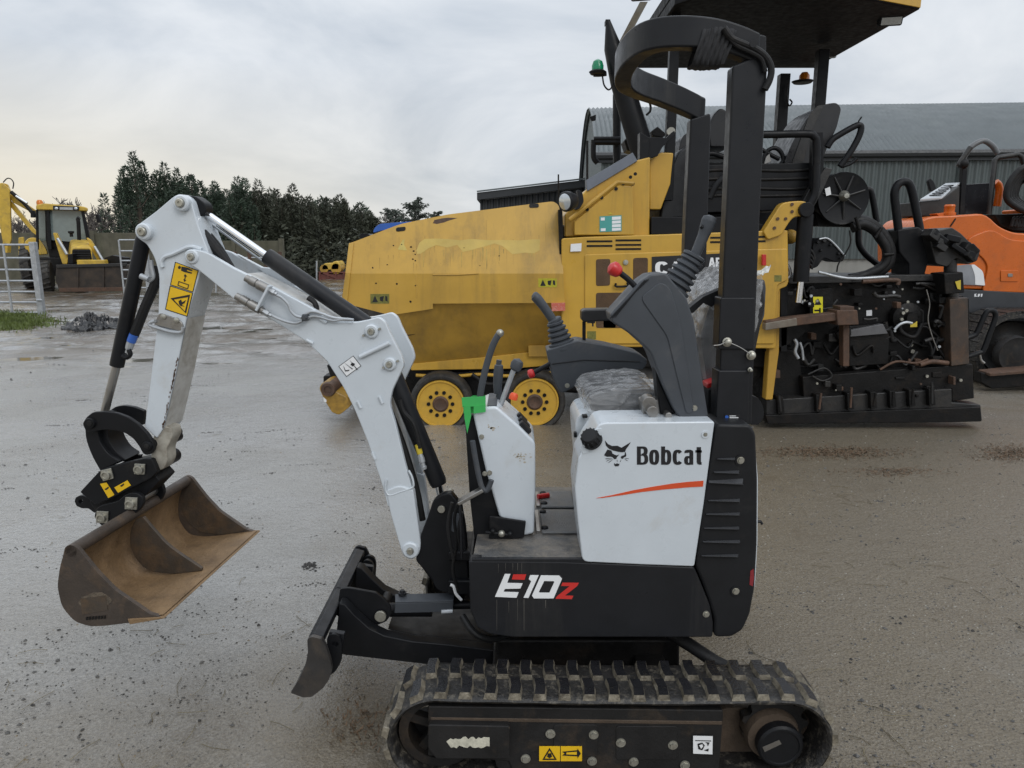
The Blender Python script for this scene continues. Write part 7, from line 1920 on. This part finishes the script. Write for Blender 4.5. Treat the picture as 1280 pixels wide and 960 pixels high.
wl_ = flat_px([[(1016.5, 371), (1028.5, 371), (1028.5, 395), (1016.5, 395)]], PY + .215).build('warning_label', mat('bright_yellow_label', (.80, .72, .03), .4), PV)
flat_px([[(1022.5, 373), (1027, 381), (1018, 381)], [(1018, 387), (1024, 387), (1024, 389), (1018, 389)], [(1024, 385), (1026, 385), (1026, 392), (1024, 392)]], PY + .213).build('pictogram', m_blackprint, wl_)
MB().px([(1012, 362), (1040, 360), (1044, 400), (1012, 402)], PY + .22, .10).build('label_plate', m_tar, PV, .004)
flat_px([[(1083, 388), (1090, 387.5), (1090, 394.5), (1083, 394.8)]], PY + .296).build('label', m_whiteprint, scr)
yl = flat_px([[(1138, 402), (1146.5, 401.5), (1146.5, 408.5), (1138, 409)]], PY + .15).build('label', m_brass, scr)
flat_px([[(1194, 352), (1201, 350), (1201, 362), (1197, 361)]], PY + .05).build('arrow_label', m_brass, scr)
pp('valve_box', [(1180, 342), (1204, 340), (1206, 366), (1182, 368)], PY + .06, .2, m_tar, .008)
rd = MB().lathe(at(1130, 396, PY + .28), (0, -1, 0), [(0, .13), (.06, .125), (.08, .09), (.09, .05), (.13, .045), (.131, 0)], 26).build('hydraulic_motor', m_tar, PV, ang=35)
for (du, dv) in ((2, -8), (9, -3), (5, 5), (-4, 3), (-2, -5)):
    c = at(1130 + du, 396 + dv, PY + .19); MB().cyl(c, c + Vector((0, -.02, 0)), .014, n=8).build('bolt', m_zinc, rd)
pt('crank_handle', [(1118, 412), (1124, 406), (1132, 403), (1140, 404)], PY + .12, .012, m_galv)
for (u, v, r) in ((1138, 431, .016), (1140, 439, .018), (1158, 470, .013), (1158, 484, .013), (1200, 475, .013), (1159, 485, .01)):
    c = at(u, v, PY + (.11 if v > 455 else .29)); MB().cyl(c, c + Vector((0, -.015, 0)), r, n=12).build('bolt', m_zinc, scr)
# clutter of hoses, links and fittings on the dark side of the screed
for i in range(44):
    u = rs.uniform(965, 1180); v = rs.uniform(352, 452); L = rs.uniform(8, 46)
    pts = [(u, v), (u + L * .3 + rs.uniform(-5, 5), v + rs.uniform(-8, 14)), (u + L * .7 + rs.uniform(-5, 5), v + rs.uniform(-6, 18)), (u + L, v + rs.uniform(-8, 12))]
    pt('hydraulic_hose', pts, PY + rs.uniform(.16, .27), rs.choice((.010, .013, .018)), rs.choice((m_rubber, m_tar, m_tar2)))
for i in range(48):
    u = rs.uniform(962, 1200); v = rs.uniform(354, 500); w, h = rs.uniform(3, 14), rs.uniform(3, 12)
    pp('bracket', [(u, v), (u + w, v - w * .05), (u + w, v + h), (u, v + h)], PY + rs.uniform(.06, .28) + (0.04 if v < 450 else -.02), .08, rs.choice((m_tar, m_tar, m_tar2, m_rusty)), .005)
for i in range(22):
    u = rs.uniform(965, 1190); v = rs.uniform(350, 500); c = at(u, v, PY + .06)
    MB().cyl(c, c + Vector((0, -.012, 0)), rs.uniform(.006, .013), n=8).build('bolt', rs.choice((m_zinc, m_galv, m_rusty)), scr)
for (pts, r, mt) in (([(993, 424), (996, 430), (994, 440), (998, 448)], .014, m_galv), ([(1000, 428), (1003, 438), (1004, 450)], .010, m_galv), ([(1023, 340), (1060, 348), (1110, 346)], .012, m_galv), ([(1078, 352), (1120, 350), (1122, 356)], .018, m_rusty),
                     ([(1158, 362), (1162, 380), (1160, 400), (1165, 420), (1172, 438)], .005, m_steel), ([(1150, 456), (1165, 452), (1185, 454)], .020, m_rusty), ([(1100, 462), (1120, 452), (1145, 454), (1160, 449)], .010, m_rusty),
                     ([(1010, 468), (1030, 460), (1040, 470), (1028, 476), (1015, 470)], .008, m_tar2), ([(1173, 382), (1178, 384), (1174, 398)], .012, m_tar), ([(985, 515), (1000, 512), (1006, 506)], .014, m_galv)):
    pt('hydraulic_hose' if r > .009 else 'thin_cable', pts, PY + .10, r, mt)
pp('screed_arm', [(957, 408), (1012, 402), (1012, 412), (990, 430), (957, 440)], PY + .12, .1, m_tar, .008)
pp('auger_guard', [(957, 430), (1000, 440), (1006, 520), (957, 524)], PY + .2, .5, m_tar, .01)
# far side railing, screed end console
pt('hand_rail', [(1123, 288), (1120, 262), (1118, 242), (1122, 231), (1130, 227), (1137, 231), (1142, 248), (1150, 288)], PY + .35, .034, m_black, sm=5)
pp('end_console', [(1122, 287, 3), (1149, 283, 3), (1162, 296, 3), (1176, 308, 2), (1172, 322, 3), (1160, 330, 3), (1156, 346, 0), (1136, 350, 0), (1136, 330, 3), (1124, 316, 4)], PY + .30, .30, m_black, .02, r=3)
cn = pp('tool_tray', [(1160, 291, 2), (1190, 284, 3), (1202, 292, 2), (1212, 302, 2), (1226, 312, 2), (1222, 326, 2), (1210, 331, 3), (1196, 322, 3), (1184, 334, 3), (1170, 330, 3), (1166, 314, 3)], PY + .2, .3, m_tar2, .02, r=2)
for i in range(12):
    u = rs.uniform(1162, 1214); v = 292 + (u - 1162) * .42 + rs.uniform(-6, 12)
    c = at(u, v, PY + .18); MB().box(c, (rs.uniform(.04, .12), .1, rs.uniform(.03, .08)), (0, rs.uniform(.2, .9), rs.uniform(-.4, .4))).build('loose_fitting', rs.choice((m_tar, m_black, m_tar2)), cn, .008)
pt('tray_post', [(1188, 325), (1188, 345), (1190, 374)], PY + .25, .05, m_tar2)
pt('side_step', [(1208, 423), (1218, 419), (1222, 414), (1232, 392), (1237, 388), (1243, 390), (1244, 398), (1236, 420), (1229, 438), (1224, 441), (1210, 446)], PY + .15, .022, m_black, sm=5)
pt('chain', [(1224, 441), (1226, 450), (1230, 454)], PY + .15, .012, m_steel)

# ------------------------------------------------------------------ the orange excavator
OX = thing('orange_excavator', (6.2, 9.4, 0), 'orange tracked excavator with black counterweight at the right edge', 'excavator')
OY = 8.3
def op(name, pts, Y, th, mt, bev=.01, r=0, parent=None): return MB().px(pts, Y, th, r=r).build(name, mt, parent or OX, bev)
def ot(name, pts, Y, r, mt, parent=None, n=10): return MB().tube(cr([at(u, v, Y) for u, v in pts], 5), r, n).build(name, mt, parent or OX, ang=60)
hood = op('engine_hood', [(1140, 292, 8), (1150, 275, 8), (1168, 270, 6), (1196, 269, 6), (1232, 266.5, 10), (1250, 284, 14), (1268, 291, 6), (1290, 292, 6), (1420, 294, 6), (1420, 366, 4), (1180, 361, 4), (1140, 352, 4)], OY, .8, m_orange, .05, r=6)
op('side_flare', [(1205, 300, 12), (1240, 285, 12), (1262, 300, 10), (1420, 306, 8), (1420, 366, 2), (1280, 366, 2), (1228, 364, 4), (1236, 330, 10)], OY - .02, .1, m_orange, .018, r=8, parent=hood)
MB().tube([at(1188, 283, OY - .005), at(1194, 274, OY - .005), at(1197, 268, OY + .1)], .008, 6).build('hood_seam', m_tar, hood)
gp = op('grey_graphic', [(1188, 333), (1216, 330, 6), (1228, 339, 5), (1231, 357), (1188, 355)], OY - .022, .03, mat('grey_decal', (.24, .25, .27), .4), .004, r=1, parent=hood)
op('white_graphic', [(1214, 331), (1218, 330.5, 5), (1229, 339, 4), (1231.5, 357), (1219, 356), (1219, 345, 5)], OY - .026, .01, m_whiteprint, .002, r=1, parent=gp)
hh = op('hatch', [(1251, 338), (1273, 338), (1273, 352), (1251, 352)], OY - .03, .02, m_orange, .004, r=1.5, parent=hood)
op('hatch_lock', [(1260, 342), (1266, 342), (1266, 346), (1260, 346)], OY - .036, .01, m_steel, .002, r=1, parent=hh)
cw = op('counterweight', [(1190, 361, 4), (1280, 366, 0), (1420, 368, 0), (1420, 404, 6), (1280, 402, 6), (1226, 400, 10), (1204, 385, 10)], OY - .03, 1.4, mat('dark_counterweight', (.035, .038, .043), .45, var=.15), .03, r=4)
flat_px([[(1218, 367.5), (1221, 367), (1219.5, 369), (1222, 370.5), (1218, 371)], [(1222.5, 367.3), (1225, 367.3), (1225, 369), (1223.5, 371), (1222, 371)], [(1226, 367.2), (1228.5, 367.3), (1227.5, 371), (1226, 371)]], OY - .032).build('print', m_whiteprint, cw)
op('under_frame', [(1226, 398), (1420, 402), (1420, 436), (1240, 430)], OY + .2, 1.0, m_tar, .02)
# tail box with slotted lid, mirror, caps
bx = op('tool_box', [(1150, 252), (1176, 250), (1200, 232), (1199, 268), (1176, 271), (1149, 270)], OY + .3, .5, m_tar2, .01)
a = [at(1150, 251, OY + .27), at(1177, 249, OY + .27), at(1200, 230, OY + .5), at(1182, 231, OY + .7)]
lid = MB().prism(a, (0, 0, .02)).build('box_lid', mat('grey_lid', (.42, .44, .46), .4, var=.08), bx, .003)
for i in range(6):
    t = .2 + i * .12; p = a[0].lerp(a[3], t); q = a[1].lerp(a[2], t); MB().bar(p.lerp(q, .2) + Vector((0, 0, .024)), p.lerp(q, .8) + Vector((0, 0, .024)), .03, .006, (0, 1, 0)).build('lid_slot', m_tar, lid)
op('rear_mirror', [(1160, 226, 2), (1163, 222, 2), (1168, 227, 3), (1171, 236, 2), (1164, 240, 2)], OY, .05, m_blackpl, .01, r=2)
MB().lathe(at(1186, 269, OY + .12), (0, 0, 1), [(0, .07), (.03, .07), (.035, .055), (.09, .055), (.10, .06), (.12, .05), (.121, 0)], 20).build('filler_neck', m_orange, OX, ang=40)
op('orange_cap', [(1170, 267, 2), (1188, 265, 2), (1188, 270, 2), (1174, 270, 2)], OY + .1, .15, m_orange, .01, r=2)
op('cab_guard', [(1198, 231), (1244, 228), (1240, 268), (1198, 268)], OY + .6, .05, mat('tinted_panel', (.02, .022, .026), .2), .006)
ot('guard_rail', [(1198, 208), (1203, 200), (1209, 190), (1216, 182), (1229, 176), (1240, 182), (1247, 192)], OY + .5, .032, mat('dull_tube', (.11, .115, .12), .35))
ot('guard_rail', [(1199, 207), (1200, 203), (1213, 184)], OY + .4, .028, m_tar2)
MB().bar(at(1205, 200, OY + .5), at(1201, 268, OY + .5), .06, .06, (1, 0, 0)).build('guard_post', m_black, OX, .006)
c = at(1204, 205, OY + .4); MB().sph(c, .06).build('rail_clamp', m_tar, OX)
MB().tube([at(1236, 268, OY + .35), at(1243.5, 200, OY + .35), at(1247, 197, OY + .35), at(1272, 193, OY + .35), at(1277, 196, OY + .35), at(1282, 212, OY + .35), at(1290, 268, OY + .35)], .030, 10).build('guard_rail', m_tar2, OX, ang=60)
ot('amber_tube', [(1246, 258), (1249, 240), (1248, 232), (1244, 228)], OY + .6, .045, m_orange)
for i in range(5):
    ot('hydraulic_hose', [(1290, 206 + i * 4), (1275, 212 + i * 4), (1262 + i * 2, 228 + i * 3), (1258 + i * 3, 246), (1266 + i * 2, 256 - i), (1282, 264 - i * 2), (1300, 266)], OY + .2 + .05 * i, .035, m_rubber)
op('boom_well', [(1242, 268), (1420, 262), (1420, 294), (1266, 289), (1250, 282)], OY + .4, .6, m_tar, .02)
op('boom_foot', [(1272, 262), (1420, 250), (1420, 290), (1276, 286)], OY + .5, .3, m_orange, .02)
for i in range(5): ot('hydraulic_hose', [(1264 + 4 * i, 283), (1268 + 4 * i, 272), (1272 + 3 * i, 284)], OY + .3, .02, m_rubber)
# crawler track with grousers, idler, roller
TYo = 7.75
def otrack():
    a = at(1221, 446, TYo); zc, R = .40, .40; x0 = a.x + R; x1 = x0 + 2.4
    pts = [(x0 + (x1 - x0) * i / 16, zc + R) for i in range(16)] + [(x1 + R * sin(pi * i / 12), zc + R * cos(pi * i / 12)) for i in range(12)] + \
          [(x1 - (x1 - x0) * i / 16, zc - R) for i in range(16)] + [(x0 - R * sin(pi * i / 12), zc - R * cos(pi * i / 12)) for i in range(12)]
    n = len(pts); b = MB(); vs = []
    for (x, z) in pts:
        cx = min(max(x, x0), x1); d = Vector((x - cx, 0, z - zc)); d.normalize()
        for y, q in ((0, 0), (.45, 0), (.45, -.05), (0, -.05)): vs.append(Vector((x, TYo + y, z)) + d * q)
    b.add(vs, [(i * 4 + j, i * 4 + (j + 1) % 4, ((i + 1) % n) * 4 + (j + 1) % 4, ((i + 1) % n) * 4 + j) for i in range(n) for j in range(4)])
    t = b.build('crawler_track', m_trackrub, OX, ang=30)
    g = MB(); g.box((0, .225, .012), (.05, .45, .03)); me = g.mesh('grouser'); me.materials.append(m_trackrub)
    for i in range(n):
        x, z = pts[i]; x2, z2 = pts[(i + 1) % n]
        for q in (0, .5):
            X, Z = x + (x2 - x) * q, z + (z2 - z) * q
            piece('grouser', me, T(X, TYo, Z) @ Ry(-atan2(z2 - z, x2 - x)), t)
    MB().lathe((x0, TYo + .08, zc), (0, 1, 0), [(0, 0), (0, .1), (.03, .14), (.03, .26), (0, .30), (.2, .30), (.2, 0)], 28).build('idler_wheel', m_tar, OX, ang=40)
    MB().box(((x0 + x1) / 2 + .1, TYo + .2, zc), (x1 - x0 - .2, .22, .34)).build('track_frame', m_tar, OX, .02)
    for i in range(4): MB().cyl((x0 + .5 + i * .5, TYo + .06, .16), (x0 + .5 + i * .5, TYo + .3, .16), .11).build('track_roller', m_mudsteel, OX)
    for z in (.74, .66, .56): MB().tube([(x0 + .62, TYo + .02, z), (x1, TYo + .02, z)], .03, 8).build('frame_pipe', m_rusty, OX)
otrack()
# loose rusty deck plate leaning at the foot of the track, and a wheel beside it
a = [gnd(1224, 470, .26), gnd(1238, 475, .26), gnd(1340, 465, .26), gnd(1330, 455, .26)]
dk = MB().prism([at(1223, 462, 7.55), at(1238, 467, 7.35), at(1350, 458, 7.35), at(1340, 450, 7.62)], (0, 0, -.03)).build('step_plate', m_rusty, OX, .004)
op('step_frame', [(1226, 465), (1240, 469), (1350, 460), (1350, 478), (1240, 486), (1226, 478)], 7.42, .12, m_tar, .01)
c = at(1271, 444, 7.55); MB().lathe(c, (0, 1, 0), [(0, 0), (0, .09), (.01, .15), (.0, .19), (.06, .21), (.12, .19)], 24).build('drive_sprocket', m_mudsteel, OX, ang=40)

# ------------------------------------------------------------------ the backhoe loader behind the gate
JX = thing('backhoe_loader', (at(95, 362, 24.5).x - .5, 25.0, 0), 'yellow backhoe loader with dark loader bucket parked beyond the galvanised gate', 'backhoe loader')
def jp(name, pts, Y, vec, mt, bev=.02, r=0, parent=None):
    p2 = rnd(pts, r) if r else pts
    return MB().prism([at(p[0], p[1], Y) for p in p2], vec).build(name, mt, parent or JX, bev)
def jt(name, pts, Y, r, mt, ys=None, parent=None, n=8):
    return MB().tube(cr([at(u, v, Y + (ys[i] if ys else 0)) for i, (u, v) in enumerate(pts)], 3), r, n).build(name, mt, parent or JX, ang=60)
BK = (-.62, 1, 0)
def bk(l): return Vector(BK).normalized() * l
m_jtyre = m_tyre
# loader bucket
m_jb = mat('dirty_bucket_steel', (.024, .018, .014), .6, var=.35, vscale=3, dirt=(.075, .05, .03), damt=.5, dscale=3, bump=.2)
jb = jp('loader_bucket', [(70, 334, 1), (72, 331, 1), (157, 331, 1), (158, 345, 1), (157.5, 362, 1), (74, 363, 1), (69, 350, 1)], 22.6, (-.12, .55, .0), m_jb, .02, r=1)
jp('bucket_lip', [(73, 360), (158, 359), (158, 364), (74, 365)], 22.55, (0, .1, 0), m_rusty, .01, parent=jb)
jp('bucket_top', [(70, 331), (157, 329), (157, 333), (70, 335)], 22.55, (0, .1, 0), m_tar2, .01, parent=jb)
for u in (96, 128): jp('bucket_rib', [(u, 334), (u + 2, 334), (u + 2, 360), (u, 360)], 22.57, (0, .06, 0), m_jb, 0, parent=jb)
# bonnet and grille
g = jp('bonnet', [(89, 311, 2), (92, 309, 2), (112, 309, 2), (115, 312, 2), (116, 328, 0), (87, 328, 0)], 23.2, bk(1.7) + Vector((0, 0, .28)), m_digyel, .04, r=2)
jp('grille', [(90, 311.5, 2), (112, 311.5, 2), (114, 324, 0), (90, 324, 0)], 23.16, (0, .06, 0), m_tar, .01, r=1, parent=g)
for v in (314, 317, 320, 323): MB().tube([at(91, v, 23.15), at(113, v, 23.15)], .02, 6).build('grille_bar', m_black, g)
jp('front_cowl', [(96, 325), (130, 325), (131, 331), (96, 331)], 22.95, (-.1, .4, 0), m_digyel, .02)
# loader arms
for (pts, Y) in (([(66, 291, 1), (70, 291, 1), (85, 322, 1), (84, 330, 1), (78, 330, 1), (74, 318, 1)], 23.6), ([(108, 297, 1), (113, 300, 1), (128, 326, 1), (131, 331, 1), (125, 331, 1), (114, 312, 1)], 23.6)):
    jp('loader_arm', pts, Y, (-.1, .25, 0), m_digyel, .02, r=1)
jt('lift_ram', [(72, 298), (84, 318)], 23.5, .05, m_galv); jt('lift_ram', [(118, 308), (131, 330)], 23.5, .045, m_galv)
jp('headlamp', [(84, 318), (91, 317), (91, 330), (85, 330)], 23.0, (0, .2, 0), m_black, .02)
jp('side_linkage', [(130, 322), (140, 319), (157, 322), (157, 331), (130, 331)], 23.4, (0, .3, 0), m_tar, .02)
# cab
jp('cab_body', [(56, 262), (105, 262), (112, 300), (90, 322), (62, 322), (57, 300)], 24.55, bk(1.5), m_tar, .03)
m_cabglass = mat('cab_glass', (.16, .20, .20), .08, var=.1, spec=.8)
jp('windscreen', [(62, 263, 1), (101, 262, 1), (108, 300, 1), (96, 303, 1), (64, 300, 1)], 24.48, (0, .03, 0), m_cabglass, .005, r=1)
jp('side_window', [(46, 262), (57, 262), (58, 300), (48, 304)], 25.2, (0, .03, 0), m_cabglass, .005)
for (p) in ([(58, 262), (61.5, 262), (64.5, 312), (60, 312)], [(101, 262), (104.5, 262), (113, 304), (109, 304)], [(44.5, 262), (47, 262), (48, 312), (45, 312)]):
    jp('cab_pillar', p, 24.4, (-.05, .12, 0), m_black, .01)
rf = jp('cab_roof', [(45, 256, 2), (55, 254, 2), (104, 258, 2), (110, 260, 2), (110, 264, 2), (45, 262, 2)], 24.3, bk(1.6), m_digyel, .05, r=1.5)
sg = jp('sign_board', [(66, 257, 1), (98, 258, 1), (98, 263.5, 1), (66, 262.5, 1)], 24.24, (0, .05, 0), m_blackprint, .008, r=1, parent=rf)
jp('sign_strip', [(74.5, 258.8), (91, 259.2), (91, 262.4), (74.5, 262)], 24.23, (0, .02, 0), m_galv, 0, parent=sg)
for u in (70.5, 94.8):
    c = at(u, 260.6, 24.22); MB().sph(c, (.06, .03, .05), 12, 6).build('work_lamp', m_lensclear, sg)
MB().lathe(at(50, 256, 25), (0, 0, 1), [(0, .10), (.1, .10), (.16, .06), (.17, 0)], 12).build('beacon', m_amber, rf)
jp('driver_seat', [(66, 296, 2), (67, 282, 2), (71, 277, 2), (77, 280, 2), (78, 296, 2)], 25.0, (0, .4, 0), m_vinyl, .03, r=2)
jt('exhaust_pipe', [(99, 300), (98, 278), (97.2, 274), (99, 272)], 23.9, .06, m_tar)
MB().lathe(at(89.5, 296, 23.9), (0, 0, 1), [(0, .05), (.1, .05), (.12, .09), (.18, .09), (.19, 0)], 12).build('air_cap', m_tar, JX)
# wings and wheels
jp('rear_wing', [(30, 303, 4), (36, 297, 6), (48, 297, 6), (57, 310, 6), (60, 318, 2), (44, 319, 2), (32, 318, 3)], 24.9, bk(.9), m_digyel, .04, r=4)
for (u, v, Y, R, lab) in ((58, 343, 23.6, .50, 'front'), (36, 332, 25.3, .76, 'rear'), (100, 343, 24.0, .50, 'front')):
    c = at(u, v, Y); c.z = R
    ax = Vector((-1, -.45, 0)).normalized()
    w = MB().lathe(c - ax * .16, ax, [(0, R * .5), (0, R * .9), (.05, R), (.27, R), (.32, R * .9), (.32, R * .55), (.28, R * .5), (.28, 0)], 32).build('wheel', m_jtyre, JX, ang=40)
    MB().lathe(c + ax * .13, ax, [(0, R * .52), (.02, R * .5), (-.02, R * .3), (.04, R * .12), (.04, 0)], 24).build('rim', m_digyel, w, ang=40)
    for i in range(18):
        a_, b_ = frame(ax); a = 2 * pi * i / 18; d = a_ * cos(a) + b_ * sin(a)
        MB().bar(c - ax * .15 + d * R * .99, c + ax * .15 + (a_ * cos(a + .2) + b_ * sin(a + .2)) * R * .99, .06, .05).build('tyre_lug', m_jtyre, w)
jp('chassis', [(40, 322), (110, 322), (110, 345), (40, 345)], 24.2, bk(2.2), m_tar, .03)
# rear excavating arm, folded up at the left
jp('digger_boom', [(1, 228, 3), (9, 230, 2), (15, 246, 2), (13, 250, 0), (44, 288, 2), (48, 296, 1), (40, 290, 1), (11, 256, 2), (7, 258, 2)], 27.2, (-.1, .22, 0), m_digyel, .02, r=2)
jp('digger_boom', [(12, 244), (16, 243), (45, 263), (44, 268), (16, 253)], 27.15, (-.1, .2, 0), m_digyel, .02)
jp('dipper_arm', [(-6, 232, 2), (2, 228, 2), (12, 236, 2), (13, 262, 0), (14, 300, 1), (12, 306, 1), (4, 306, 1), (-4, 262, 1)], 27.0, (-.1, .2, 0), m_digyel, .02, r=2)
jt('digger_ram', [(14, 240), (30, 254), (42, 268)], 27.0, .07, m_tar)
jt('digger_ram', [(20, 245), (34, 254)], 26.9, .04, m_chrome)
jt('hydraulic_hose', [(4, 228), (9, 223), (14, 224), (17, 229), (16, 236)], 27.0, .02, m_rubber)
jp('bucket_link', [(3, 304), (10, 304), (9, 316), (4, 316)], 27.0, (0, .2, 0), m_digyel, .01)
jp('stabiliser', [(23, 297, 1), (29, 296, 1), (30, 303, 1), (27, 320, 1), (23, 320, 1)], 26.4, (-.1, .2, 0), m_digyel, .02, r=1)
jp('stabiliser', [(31, 318), (34, 318), (33, 330), (30, 330)], 26.4, (0, .2, 0), m_digyel, .01)
jp('cab_mirror', [(38, 264, 1), (42, 263, 1), (43, 272, 1), (38, 272, 1)], 25.6, (0, .1, 0), m_black, .01, r=1)
jp('mirror_arm', [(119, 268, 1), (123, 268, 1), (125, 278, 1), (121, 278, 1)], 24.6, (0, .1, 0), m_black, .01, r=1)

# ------------------------------------------------------------------ far machines
def far_roller():
    Y = 31.0; c = at(415, 345, Y)
    r = thing('yellow_roller', (c.x, Y, 0), 'small distant yellow roller on the red trailer left of the hopper', 'road roller')
    p = lambda u, v: at(u, v, Y)
    q = MB(); q.prism([p(*x) for x in rnd([(402, 333), (406, 329), (414, 329), (415, 337), (402, 338)], 1.5)], (0, 1.0, 0)); q.build('bonnet', m_digyel, r, .05)
    q = MB(); q.prism([p(*x) for x in rnd([(413, 333), (416, 327), (422, 326), (425, 331), (424, 338), (413, 338)], 2)], (0, 1.0, 0)); q.build('rear_body', m_digyel, r, .05)
    MB().cyl(p(420, 336), p(420, 336) + Vector((0, 1.1, 0)), .22, n=20).build('drum', m_yelunder, r)
    MB().cyl(p(405, 336), p(405, 336) + Vector((0, 1.1, 0)), .18, n=20).build('drum', m_yelunder, r)
    t = thing('red_trailer', (c.x, Y, 0), 'dark red low trailer beneath the distant yellow roller', 'trailer')
    m_dred = mat('dark_red_steel', (.13, .04, .03), .6, var=.3, vscale=3)
    MB().prism([p(398, 339.5), p(450, 340), p(450, 342), p(398, 341.5)], (0, 1.8, 0)).build('deck', m_dred, t, .02)
    MB().prism([p(398, 343), p(450, 343), p(450, 351), p(398, 351)], (0, 1.8, 0)).build('chassis', m_dred, t, .02)
    MB().bar(p(404, 341), p(428, 350), .08, .08).build('ramp_stay', m_dred, t)
    for u in (400, 410, 420, 430): MB().bar(p(u, 340), p(u, 352), .07, .07).build('stake', m_dred, t)
    MB().bar(p(396, 326), p(396, 352), .06, .06).build('corner_post', m_galv, t)
    for u in (408, 436):
        cc = p(u, 352); MB().cyl((cc.x, Y + .1, .28), (cc.x, Y + .4, .28), .28).build('wheel', m_tyre, t)
far_roller()
def blue_machine():
    Y = 10.2; s = thing('blue_tractor', (at(520, 300, Y).x, Y + .6, 0), 'blue roofed machine standing behind the hopper, only its roof showing', 'tractor')
    MB().px([(466, 291, 2), (468, 285, 4), (474, 280, 3), (490, 278.5, 3), (512, 277, 2), (560, 276, 2), (560, 285, 2), (478, 288, 2)], Y, 1.3, r=2).build('roof', m_blue, s, .04)
    MB().px([(470, 289), (560, 284), (560, 288), (473, 292)], Y + .03, 1.24).build('roof_lining', m_black, s, .01)
    for u in (478, 552):
        for dy in (.08, 1.15):
            a = at(u, 289, Y + dy); MB().bar((a.x, a.y, .9), a, .07, .07, (1, 0, 0)).build('roof_post', m_black, s, .008)
    a, c = at(455, 330, Y), at(565, 330, Y)
    MB().box(((a.x + c.x) / 2, Y + .6, .95), (c.x - a.x, 1.0, .7)).build('bonnet', m_blue, s, .06)
    MB().px([(448, 296, 2), (452, 292, 2), (460, 292, 2), (470, 299, 2), (460, 302, 2)], Y + .2, .5, r=2).build('steering_pod', m_black, s, .02)
    for x in (a.x + .2, c.x - .2):
        for y in (Y + .05, Y + .9): MB().cyl((x, y, .45), (x, y + .3, .45), .45, n=28).build('wheel', m_tyre, s, .03)
blue_machine()
